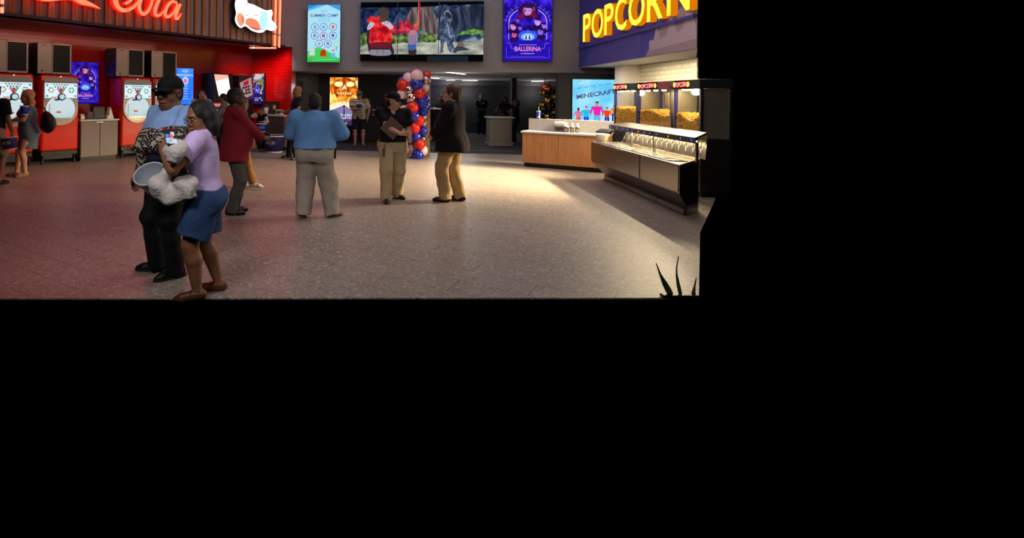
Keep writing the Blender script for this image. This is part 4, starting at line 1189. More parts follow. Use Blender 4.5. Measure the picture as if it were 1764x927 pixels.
m_ = MB(); m_.add([(-.09, -.085, .0705), (.10, -.085, .0705), (.10, .07, .110), (-.09, .07, .110)], [(0, 1, 2, 3)], mat('dark_display', '#1a1f2a', .2, noise=0)); m_.build('display', e)

# ================================================================== STEEL SERVING COUNTER
SV_A, SV_B = Vector((4.98, 10.8, 0)), Vector((4.48, 7.12, 0))
SV_U = (SV_B - SV_A).normalized(); SV_YAW = math.atan2(SV_U.y, SV_U.x); SV_N = Vector((math.sin(SV_YAW), -math.cos(SV_YAW), 0))
SVL = (SV_B - SV_A).length
xs = (along(1104, SV_A, SV_U) - SV_A).dot(SV_U)
PROF = [(0.0, .745), (0.0, .37), (.27, .09), (.27, .004), (.62, .004), (.62, .745)]
def cut(y): return 1.28 * y
def counter_unit(x0, x1, label, near=False, ends=True):
    e = empty('serving_counter', SV_A, SV_YAW, label, 'counter', 'steel serving counter units')
    n = len(PROF)
    b = MB()
    vs = [(x0, y, z) for y, z in PROF] + [((x1 - cut(y)) if near else x1, y, z) for y, z in PROF]
    b.add(vs, [tuple(range(n)), tuple(range(2 * n - 1, n - 1, -1))] + [(i, i + n, (i + 1) % n + n, (i + 1) % n) for i in range(n)], mat('dull_steel_body', '#6a645e', .36, metal=1.0, noise=.05, nscale=3))
    b.build('body', e, bevel=.004)
    t = MB()
    y0, y1 = -.012, .63
    vs = [(x0, y0, .747), ((x1 - cut(y0)) if near else x1, y0, .747), ((x1 - cut(y1)) if near else x1, y1, .747), (x0, y1, .747)]
    vs += [(v[0], v[1], .765) for v in vs]
    t.add(vs, [(3, 2, 1, 0), (4, 5, 6, 7), (0, 1, 5, 4), (1, 2, 6, 5), (2, 3, 7, 6), (3, 0, 4, 7)], M['steel'])
    t.build('worktop', e, bevel=.003)
    fp = MB(); fp.box(x0 + .02, x1 - (.03 if near else .02), -.008, -.001, .39, .735, mat('dull_steel_front', '#7c756e', .30, metal=1.0, noise=.05, nscale=3)); fp.build('front_panel', e, bevel=.002)
    kk = MB(); kk.box(x0 + .01, x1 - (.42 if near else .01), .245, .268, .008, .075, M['steel_dark']); kk.build('kick_rail', e, bevel=.003)
    return e
counter_unit(0, xs - .006, 'farther steel serving counter unit, next to the oak counter')
counter_unit(xs + .006, SVL, 'nearer steel serving counter unit with the slanted end panel', True)
def svp(x, y, z): return SV_A + float(x) * SV_U - y * SV_N + Vector((0, 0, z))
# serving pans let into the worktop
npan = 8
pan_x = np.linspace(.42, SVL - .55, npan)
M['pale_cardlike'] = mat('pale_pan', '#d8d2c4', .35, metal=.6, noise=.04)  # paler bottom metal, used on every third pan
words_ = ['farthest', 'second farthest', 'third farthest', 'fourth farthest', 'fourth nearest', 'third nearest', 'second nearest', 'nearest']
for i, x_ in enumerate(pan_x):
    e = empty('serving_pan', svp(x_, .16, .7655), SV_YAW, 'shallow steel serving pan in the steel counter, %s of the row of eight' % words_[i], 'pan', 'serving pans in the steel counter')
    w, d = .17, .12
    m_ = MB()
    for a, b_, c, d_ in ((-w, w, -d, -d + .025), (-w, w, d - .025, d), (-w, -w + .025, -d, d), (w - .025, w, -d, d)): m_.box(a, b_, c, d_, 0, .014, M['steel'])
    m_.build('rim', e, bevel=.003)
    m_ = MB(); m_.box(-w + .025, w - .025, -d + .025, d - .025, .0, .004, M['steel_dark'] if i % 3 else M['pale_cardlike']); m_.build('bottom', e)
# heated display hoods over the counter
hs = [(.02, 1.08), (1.10, 2.02), (2.04, SVL - .30)]
labs = ['heated display hood at the far end, next to the terminal', 'heated display hood in the middle of the steel counter', 'heated display hood at the near end of the steel counter']
BULB = glow('#ffd590', 5.0)
for (x0, x1), lab in zip(hs, labs):
    e = empty('display_warmer', SV_A, SV_YAW, lab, 'food warmer', 'heated display hoods')
    last = x1 > 3
    k = (lambda y: (1.15 * (y - .33))) if last else (lambda y: 0.0)
    def slab(pts, m, name, bev=.003):
        q = MB(); n = len(pts)
        q.add([(x0, y, z) for y, z in pts] + [(x1 - k(y), y, z) for y, z in pts], [tuple(range(n)), tuple(range(2 * n - 1, n - 1, -1))] + [(i, i + n, (i + 1) % n + n, (i + 1) % n) for i in range(n)], m)
        return q.build(name, e, bevel=bev)
    slab([(.335, 1.09), (.335, 1.115), (.70, 1.165), (.70, 1.13)], mat('smoked_steel', '#343330', .36, metal=1.0, noise=.06, nscale=3), 'hood')
    st = slab([(.328, 1.03), (.328, 1.112), (.36, 1.115), (.36, 1.03)], M['black_plastic'], 'control_strip')
    slab([(.645, .767), (.70, 1.13), (.715, 1.13), (.715, .767)], M['steel'], 'back_panel')
    for t_, c in ((.12, '#3a50ff'), (.42, '#ff6a20'), (.70, '#3a50ff'), (.93, '#3a50ff')):
        q = MB(); q.ball((x0 + (x1 - x0) * t_, .326, 1.072), (.014, .006, .014), glow(c, 2.2), 8); q.build('indicator_light', st)
    for t_ in (.16, .40, .64, .88):
        q = MB(); q.lathe([(.012, 0), (.028, -.03), (.036, -.055)], (x0 + (x1 - x0 - k(.5)) * t_, .50, 1.105), M['steel'], 12, cap=(True, False)); sh = q.build('lamp_shade', e)
        q = MB(); q.ball((x0 + (x1 - x0 - k(.5)) * t_, .50, 1.052), .022, BULB, 10); q.build('bulb', sh)
    q = MB(); q.box(x1 - k(.36) - .05, x1 - k(.36) - .015, .37, .40, .767, 1.04, M['steel']); q.build('post', e)
    # crossed wire racks leaning on the mirror back
    q = MB()
    for t_ in np.linspace(.10, .92, 5):
        xx = x0 + (x1 - x0 - k(.6)) * t_
        q.tube([(xx - .09, .655, 1.03), (xx + .05, .56, .78)], .005, M['steel'], 6)
        q.tube([(xx + .06, .655, 1.03), (xx - .06, .56, .78)], .005, M['steel'], 6)
    q.tube([(x0 + .02, .56, .778), (x1 - k(.6) - .03, .56, .778)], .006, M['steel'], 6)
    q.build('wire_rack', e)
    lg = area_light('display_warmer_lamp', svp((x0 + x1 - k(.5)) / 2, .45, 1.02), x1 - x0 - .15, .10, 7.5, (1.0, .76, .42))
    lg.rotation_euler = (0, 0, SV_YAW)
e = empty('popcorn_tub', svp(.13, .17, .767), SV_YAW, 'white tub of popcorn at the far end of the steel counter', 'tub')
m_ = MB(); m_.lathe([(.085, 0), (.115, .13)], (0, 0, 0), M['card_white'], 20, cap=(True, False)); m_.lathe([(.11, .128), (.083, .01)], (0, 0, 0), M['card_white'], 20, cap=(False, False)); m_.build('tub', e)
m_ = MB(); m_.lathe([(.13, .13), (.135, .15), (.128, .165), (.115, .15)], (0, 0, 0), M['card_white'], 20, cap=(False, False)); m_.build('rim', e)

# ================================================================== POPCORN CABINETS
PM_P = Vector((5.92, 8.9, 0)); PM_YAW = SF_YAW; PM_U = -SF_U; PM_N = SF_N
M['popcorn'] = mat('buttered_popcorn', '#dcae40', 0.75, noise=.32, nscale=70)
M['panel_warm'] = mat('warm_steel_back', '#bcb39a', 0.30, metal=.7, noise=.05, nscale=3)
M['post_blue'] = mat('blue_post', '#34308c', 0.4, metal=.2, noise=.03)
pmx = lambda px: along(px, PM_P, SF_U)
def popcorn_cabinet(pfar, W, label, label2, seed, tilt):
    e = empty('popcorn_cabinet', pfar, PM_YAW, label, 'popcorn cabinet', 'popcorn cabinets')
    D, Z0, Z1, ZT = .50, .985, 1.83, 1.99
    b = MB(); b.box(0, W, 0, D, .10, Z0, M['steel_dark']); b.build('base', e, bevel=.01)
    b = MB(); b.box(.03, W - .03, .05, D - .03, .002, .10, M['black_plastic']); b.build('plinth', e)
    b = MB(); b.box(.02, W - .02, D - .03, D, Z0, Z1, M['panel_warm']); b.build('back_panel', e)
    for x_ in (0.0, W - .05):
        for y_ in (0.0, D - .05):
            b = MB(); b.box(x_, x_ + .05, y_, y_ + .05, Z0, Z1, M['post_blue'] if x_ == 0 else M['steel_dark']); b.build('post', e, bevel=.004)
    g = MB(); g.box(.05, W - .05, .008, .014, Z0 + .005, Z1 - .002, M['glass']); g.build('glass_front', e)
    for x_ in (.02, W - .026):
        g = MB(); g.box(x_, x_ + .006, .05, D - .05, Z0 + .005, Z1 - .002, M['glass'] if x_ < .1 else M['panel_warm']); g.build('side_panel', e)
    h = MB(); h.box(-.005, W + .005, -.02, D, Z1, ZT, M['dark_plastic']); h.build('header', e, bevel=.006)
    if seed == 2:
        c = MB(); c.box(W * .66, W - .01, -.026, -.021, Z1 + .004, ZT - .004, M['crimson']); c.build('crimson_plate', e)
    s_ = MB(); f = Face2D(s_, .02, Z1 + .01, -.022)
    w = W * .62; hh = ZT - Z1 - .02
    f.rect(0, 0, w, hh, glow('#120608', .6))
    for u in (.07, .93):
        for q in range(6):
            a_ = q * PI / 3
            f.ell(u * w + .028 * math.cos(a_), hh * .5 + .028 * math.sin(a_), .024, .026, glow('#ffe860', 1.15), 8)
        f.ell(u * w, hh * .5, .02, .02, glow('#fff6b0', 1.3), 8)
    f.text('POPCORN', w * .5, hh * .12, hh * .74, glow('#ff2a20', 1.7), width=w * .74, bold=.035, tilt=.03)
    f.text('POPCORN', w * .5, hh * .22, hh * .56, glow('#ffc8b8', 1.6), width=w * .68, bold=-.005, tilt=.03)
    s_.build('lit_sign', e)
    for t_ in (.14, .38, .62, .86):
        q = MB(); q.lathe([(.045, 0), (.045, -.02), (.03, -.028)], (W * t_, .12, Z1 - .001), glow('#fff0c8', 4.5), 14); q.build('lamp', e)
    # painted reflection streak, an added steel bar with a glowing strip, and a bracket
    q = MB(); q.bar((W * .78, D - .05, Z1 - .02), (W * tilt, D - .05, Z0 + .40), .05, .03, M['steel']); q.build('streak_backing', e)
    q = MB(); q.bar((W * .78 - .0, D - .075, Z1 - .02), (W * tilt, D - .075, Z0 + .40), .024, .012, glow('#fff4d8', 1.3)); q.build('reflection_streak', e)
    q = MB(); q.box(W * .16, W * .20, D - .08, D - .031, Z0 + .5, Z1 - .05, M['steel']); q.build('bracket', e)
    lg = area_light('popcorn_cabinet_lamp_or_fill', (0, 0, 0), W * .8, .2, 11, (1.0, .80, .48))
    lg.parent = e; lg.location = (W / 2, .25, Z1 - .03); lg.rotation_euler = (0, 0, 0)
    l2 = area_light('popcorn_cabinet_lamp_or_fill', (0, 0, 0), W * .8, .05, 92, (1.0, .78, .46), spread=0.98)
    l2.parent = e; l2.location = (W / 2, -.03, Z1 - .02); l2.rotation_euler = Vector((0, -1, -.50)).to_track_quat('-Z', 'Y').to_euler()
    if seed == 3:
        beam_fill = area_light('popcorn_cabinet_lamp_or_fill', (0, 0, 0), .5, .05, 30, (1.0, .80, .50), spread=1.15)  # extra lamp added so the floor beam carries on towards the near end
        beam_fill.parent = e; beam_fill.location = (W - .3, -.03, Z1 - .02); beam_fill.rotation_euler = Vector((.62, -1, -.60)).to_track_quat('-Z', 'Y').to_euler()
    # popcorn heap
    r_ = random.Random(seed)
    hp = MB()
    top = lambda x_: .40 + .05 * math.sin(3.1 * x_ / W + seed) + .03 * math.sin(9 * x_ / W + 2 * seed) - (.06 * x_ / W if seed == 3 else 0)
    base_ = [(0.06, 0.03, 0.0), (W - .06, .03, 0), (W - .06, D - .05, 0), (.06, D - .05, 0)]
    N = 14
    vs = []; fs = []
    for i in range(N + 1):
        x_ = .06 + (W - .12) * i / N
        vs += [(x_, .035, 0), (x_, .035, top(x_) - .02), (x_, D - .05, top(x_) + .0), (x_, D - .05, 0)]
    for i in range(N):
        a_, b_ = 4 * i, 4 * i + 4
        fs += [(a_, a_ + 1, b_ + 1, b_), (a_ + 1, a_ + 2, b_ + 2, b_ + 1), (a_ + 2, a_ + 3, b_ + 3, b_ + 2)]
    fs += [(0, 3, 2, 1), (4 * N, 4 * N + 1, 4 * N + 2, 4 * N + 3)]
    hp.add(vs, fs, mat('gap_shade_popcorn', '#8e6a22', 0.8, noise=.35, nscale=60))  # darker core: shade between the kernels is put into its colour
    for _ in range(int(1500 * W)):
        x_ = r_.uniform(.07, W - .07)
        if r_.random() < .72: p_ = (x_, r_.uniform(.018, .05), r_.uniform(.01, top(x_)))
        else: p_ = (x_, r_.uniform(.05, D - .07), top(x_) + r_.uniform(-.02, .012))
        hp.ball(p_, (r_.uniform(.014, .027), r_.uniform(.012, .018), r_.uniform(.012, .023)), M['popcorn'], 6)
    ho = hp.build('popcorn', None, loc=pfar + Vector((0, 0, Z0 + .003)), yaw=PM_YAW)
    tag(ho, label2, 'popcorn', 'popcorn heaps in the cabinets', 'stuff')
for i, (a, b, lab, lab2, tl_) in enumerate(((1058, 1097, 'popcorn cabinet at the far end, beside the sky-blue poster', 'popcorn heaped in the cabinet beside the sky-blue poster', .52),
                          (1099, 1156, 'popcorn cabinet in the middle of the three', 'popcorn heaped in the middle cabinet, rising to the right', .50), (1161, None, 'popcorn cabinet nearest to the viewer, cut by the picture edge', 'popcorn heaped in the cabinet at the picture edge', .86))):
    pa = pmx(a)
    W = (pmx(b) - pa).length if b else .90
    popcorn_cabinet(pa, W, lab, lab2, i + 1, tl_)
# ================================================================== PEOPLE: one smooth body surface each, clothes as children
class Field:
    """signed distance grid; shapes melt together, surface taken where it crosses zero"""
    def __init__(s, lo, hi, h):
        s.lo = np.array(lo, float); s.h = h
        s.n = np.ceil((np.array(hi) - s.lo) / h).astype(int) + 1
        s.F = np.full(s.n, 1.0, np.float32)
    def win(s, lo, hi):
        a = np.clip(np.floor((np.array(lo) - s.lo) / s.h).astype(int), 0, s.n - 1)
        b = np.clip(np.ceil((np.array(hi) - s.lo) / s.h).astype(int) + 1, a + 1, s.n)
        ax = [s.lo[i] + s.h * np.arange(a[i], b[i]) for i in range(3)]
        X, Y, Z = np.meshgrid(*ax, indexing='ij', sparse=True)
        return (slice(a[0], b[0]), slice(a[1], b[1]), slice(a[2], b[2])), X, Y, Z
    def put(s, w, d, k):
        a = s.F[w]
        if k <= 0: s.F[w] = np.minimum(a, d); return
        hh = np.clip(.5 + .5 * (d - a) / k, 0, 1)
        s.F[w] = (d + (a - d) * hh - k * hh * (1 - hh)).astype(np.float32)
    def carve(s, w, d, k):
        a = -s.F[w]
        hh = np.clip(.5 + .5 * (d - a) / k, 0, 1)
        s.F[w] = -(d + (a - d) * hh - k * hh * (1 - hh)).astype(np.float32)
    def cone(s, a, b, ra, rb, k=.02, cut0=None, cut1=None):
        a, b = np.array(a, float), np.array(b, float)
        R = max(ra, rb) + max(k, .01) + 2 * s.h
        w, X, Y, Z = s.win(np.minimum(a, b) - R, np.maximum(a, b) + R)
        ab = b - a; L2 = ab.dot(ab) + 1e-12
        px, py, pz = X - a[0], Y - a[1], Z - a[2]
        t = np.clip((px * ab[0] + py * ab[1] + pz * ab[2]) / L2, 0, 1)
        d = np.sqrt((px - t * ab[0]) ** 2 + (py - t * ab[1]) ** 2 + (pz - t * ab[2]) ** 2) - (ra + (rb - ra) * t)
        u = ab / math.sqrt(L2)
        if cut1 is not None:   # flat end at b
            d = np.maximum(d, (px - ab[0]) * u[0] + (py - ab[1]) * u[1] + (pz - ab[2]) * u[2] - cut1)
        if cut0 is not None:
            d = np.maximum(d, -(px * u[0] + py * u[1] + pz * u[2]) - cut0)
        s.put(w, d, k)
    def chain(s, pts, rs, k=.02, **kw):
        for i in range(len(pts) - 1):
            s.cone(pts[i], pts[i + 1], rs[i], rs[i + 1], k, **({} if i < len(pts) - 2 else kw))
    def ell_d(s, c, r, R=None, pad=.03):
        c = np.array(c, float); r = np.array(r, float)
        m = r.max() + pad + 2 * s.h
        w, X, Y, Z = s.win(c - m, c + m)
        px, py, pz = X - c[0], Y - c[1], Z - c[2]
        if R is not None:
            R = np.array(R)
            qx = px * R[0, 0] + py * R[1, 0] + pz * R[2, 0]
            qy = px * R[0, 1] + py * R[1, 1] + pz * R[2, 1]
            qz = px * R[0, 2] + py * R[1, 2] + pz * R[2, 2]
            px, py, pz = qx, qy, qz
        k0 = np.sqrt((px / r[0]) ** 2 + (py / r[1]) ** 2 + (pz / r[2]) ** 2)
        k1 = np.sqrt((px / r[0] ** 2) ** 2 + (py / r[1] ** 2) ** 2 + (pz / r[2] ** 2) ** 2) + 1e-9
        return w, k0 * (k0 - 1) / k1
    def ell(s, c, r, R=None, k=.02):
        w, d = s.ell_d(c, r, R, max(k, .01)); s.put(w, d, k)
    def dig(s, c, r, R=None, k=.01):
        w, d = s.ell_d(c, r, R, max(k, .01)); s.carve(w, d, k)
    def trunk(s, prof, shear=(0, 0, .93), k=.03, grow=0.0, z0=None, z1=None):
        """body of elliptical sections: rows of (z, centre x, half depth x, half width y)"""
        P = np.array(sorted(prof), float)
        za, zb = (P[0, 0] if z0 is None else z0), (P[-1, 0] if z1 is None else z1)
        ext = P[:, 2:].max() + grow + max(k, .01) + 2 * s.h + .12
        w, X, Y, Z = s.win((P[:, 1].min() - ext + min(0, shear[0]) * .8, -ext, za - .02 - 2 * s.h), (P[:, 1].max() + ext + max(0, shear[0]) * .8, ext, zb + .02 + 2 * s.h))
        zz = Z.ravel()
        def sm(col):
            v = np.interp(zz, P[:, 0], P[:, col])
            for _ in range(1):
                v = (np.interp(zz - .02, P[:, 0], P[:, col]) + v + np.interp(zz + .02, P[:, 0], P[:, col])) / 3
            return v.reshape(1, 1, -1)
        cx, rx, ry = sm(1), sm(2) + grow, sm(3) + grow
        cx = cx + shear[0] * (Z - shear[2])
        cy = shear[1] * (Z - shear[2])
        ux, uy = X - cx, Y - cy
        e = 2.35
        q = (np.abs(ux / rx) ** e + np.abs(uy / ry) ** e) ** (1 / e)
        g = np.sqrt((ux / rx ** 2) ** 2 + (uy / ry ** 2) ** 2) + 1e-6
        q2 = np.sqrt((ux / rx) ** 2 + (uy / ry) ** 2) + 1e-9
        d = (q - 1) * q2 / g
        d = np.maximum(d, np.maximum(za - Z, Z - zb))
        s.put(w, d, k)
    def below(s, z, k=0):      # keep only what lies below z
        w, X, Y, Z = s.win(s.lo, s.lo + s.h * s.n); s.F[w] = np.maximum(s.F[w], (Z - z).astype(np.float32))
    def above(s, z):
        w, X, Y, Z = s.win(s.lo, s.lo + s.h * s.n); s.F[w] = np.maximum(s.F[w], (z - Z).astype(np.float32))
    def plane(s, p, n):        # cut away the side n points to
        w, X, Y, Z = s.win(s.lo, s.lo + s.h * s.n)
        s.F[w] = np.maximum(s.F[w], ((X - p[0]) * n[0] + (Y - p[1]) * n[1] + (Z - p[2]) * n[2]).astype(np.float32))
    def wrinkle(s, amp, freq, seed, zscale=1.0):
        r = np.random.RandomState(seed)
        w, X, Y, Z = s.win(s.lo, s.lo + s.h * s.n)
        tot = 0
        for i in range(5):
            v = r.normal(size=3); v /= np.linalg.norm(v); v *= freq * (0.6 + .9 * r.rand())
            v[2] *= zscale
            ph = r.rand() * 6.28
            u = r.normal(size=3); u /= np.linalg.norm(u); u *= freq * .45
            tot = tot + np.sin(v[0] * X + v[1] * Y + v[2] * Z + ph + 1.3 * np.sin(u[0] * X + u[1] * Y + u[2] * Z + 2 * ph))
        s.F = s.F + (amp * tot / 2.2).astype(np.float32)
    def mesh(s):
        F = s.F
        S = F < 0
        n = F.shape
        c = np.zeros((n[0] - 1, n[1] - 1, n[2] - 1), np.int8)
        for i in (0, 1):
            for j in (0, 1):
                for k in (0, 1):
                    c += S[i:n[0] - 1 + i, j:n[1] - 1 + j, k:n[2] - 1 + k]
        act = np.argwhere((c > 0) & (c < 8))
        if not len(act): return np.zeros((0, 3)), np.zeros((0, 4), int)
        idx = np.full(c.shape, -1, np.int32)
        idx[act[:, 0], act[:, 1], act[:, 2]] = np.arange(len(act))
        acc = np.zeros((len(act), 3)); cnt = np.zeros(len(act))
        corners = [(i, j, k) for i in (0, 1) for j in (0, 1) for k in (0, 1)]
        vals = {q: F[act[:, 0] + q[0], act[:, 1] + q[1], act[:, 2] + q[2]].astype(float) for q in corners}
        for q in corners:
            for ax in range(3):
                if q[ax] == 0:
                    p = list(q); p[ax] = 1; p = tuple(p)
                    a, b = vals[q], vals[p]
                    m = (a < 0) != (b < 0)
                    t = np.where(m, a / np.where(m, a - b, 1), 0)
                    pt = np.tile(np.array(q, float), (len(act), 1)); pt[:, ax] += t
                    acc[m] += pt[m]; cnt[m] += 1
        V = s.lo + s.h * (act + acc / cnt[:, None])
        faces = []
        for ax in range(3):
            o1, o2 = (ax + 1) % 3, (ax + 2) % 3
            sl0 = [slice(None)] * 3; sl1 = [slice(None)] * 3
            sl0[ax] = slice(0, n[ax] - 1); sl1[ax] = slice(1, n[ax])
            A, B = S[tuple(sl0)], S[tuple(sl1)]
            e = np.argwhere(A != B)
            ok = (e[:, o1] > 0) & (e[:, o2] > 0) & (e[:, o1] < n[o1] - 1) & (e[:, o2] < n[o2] - 1)
            e = e[ok]
            ins = A[e[:, 0], e[:, 1], e[:, 2]]
            def g(d1, d2):
                p = e.copy(); p[:, o1] -= d1; p[:, o2] -= d2
                return idx[p[:, 0], p[:, 1], p[:, 2]]
            Q = np.stack([g(1, 1), g(0, 1), g(0, 0), g(1, 0)], 1)
            Q[~ins] = Q[~ins][:, ::-1]
            faces.append(Q)
        return V, np.concatenate(faces)

def mesh_obj(name, V, Q, mats, parent=None, mi=None, relax=1):
    if relax and len(V):
        for _ in range(relax):
            acc = np.zeros_like(V); cnt = np.zeros(len(V))
            for a, b in ((0, 1), (1, 2), (2, 3), (3, 0)):
                np.add.at(acc, Q[:, a], V[Q[:, b]]); np.add.at(cnt, Q[:, a], 1)
                np.add.at(acc, Q[:, b], V[Q[:, a]]); np.add.at(cnt, Q[:, b], 1)
            V = V * .5 + .5 * acc / np.maximum(cnt, 1)[:, None]
    me = bpy.data.meshes.new(name)
    me.vertices.add(len(V)); me.vertices.foreach_set('co', V.astype(np.float32).ravel())
    me.loops.add(len(Q) * 4); me.loops.foreach_set('vertex_index', Q.astype(np.int32).ravel())
    me.polygons.add(len(Q)); me.polygons.foreach_set('loop_start', np.arange(0, 4 * len(Q), 4, dtype=np.int32))
    me.polygons.foreach_set('use_smooth', np.ones(len(Q), bool))
    for m in mats: me.materials.append(m)
    if mi is not None: me.polygons.foreach_set('material_index', mi.astype(np.int32))
    me.update(calc_edges=True)
    me.validate()
    o = bpy.data.objects.new(name, me); COL.objects.link(o)
    if parent is not None: o.parent = parent
    return o

class Scaled:
    """head-sized shapes: radii follow the size of the head"""
    def __init__(s, f, q): s.f, s.q = f, q
    def ell(s, c, r, R=None, k=.02): s.f.ell(c, np.array(r) * s.q, R, k * s.q)
    def dig(s, c, r, R=None, k=.01): s.f.dig(c, np.array(r) * s.q, R, k * s.q)
    def cone(s, a, b, ra, rb, k=.02, **kw): s.f.cone(a, b, ra * s.q, rb * s.q, k * s.q, **kw)
    def chain(s, p, r, k=.02, **kw): s.f.chain(p, [v * s.q for v in r], k * s.q, **kw)
    def plane(s, p, n): s.f.plane(p, n)
    def wrinkle(s, *a): s.f.wrinkle(*a)
def nrm(v):
    v = np.array(v, float); return v / (np.linalg.norm(v) + 1e-9)
def rotz(a): c, s_ = math.cos(a), math.sin(a); return np.array([[c, -s_, 0], [s_, c, 0], [0, 0, 1]])
def roty(a): c, s_ = math.cos(a), math.sin(a); return np.array([[c, 0, s_], [0, 1, 0], [-s_, 0, c]])
def rotx(a): c, s_ = math.cos(a), math.sin(a); return np.array([[1, 0, 0], [0, c, -s_], [0, s_, c]])
def ik(S, W, l1, l2, pole):
    S, W = np.array(S, float), np.array(W, float)
    d = W - S; L = np.linalg.norm(d)
    if L > (l1 + l2) * .995: W = S + d / L * (l1 + l2) * .995; d = W - S; L = np.linalg.norm(d)
    u = d / L
    a = (l1 * l1 - l2 * l2 + L * L) / (2 * L)
    h = math.sqrt(max(l1 * l1 - a * a, 1e-6))
    p = np.array(pole, float); p = p - u * p.dot(u); p = nrm(p)
    return S + u * a + p * h, W

# adult figure of 1.75 m; x forward, y to the figure's left
MALE = [(.78, -.01, .095, .155), (.88, -.015, .125, .172), (.96, .0, .118, .168), (1.06, .005, .108, .155), (1.18, .0, .112, .162), (1.30, -.005, .118, .172), (1.39, -.015, .100, .160), (1.45, -.022, .070, .105), (1.50, -.025, .055, .062)]
HEAVY = [(.78, -.01, .12, .18), (.88, -.01, .155, .205), (.96, .02, .165, .21), (1.06, .045, .175, .215), (1.16, .045, .172, .212), (1.28, .015, .150, .205), (1.38, -.01, .118, .185), (1.45, -.022, .082, .12), (1.50, -.025, .065, .07)]
FEMALE = [(.78, -.015, .105, .165), (.88, -.025, .135, .182), (.96, -.01, .122, .170), (1.06, .0, .105, .140), (1.16, .005, .104, .140), (1.27, .022, .122, .150), (1.37, .0, .095, .142), (1.44, -.015, .062, .095), (1.50, -.02, .048, .052)]

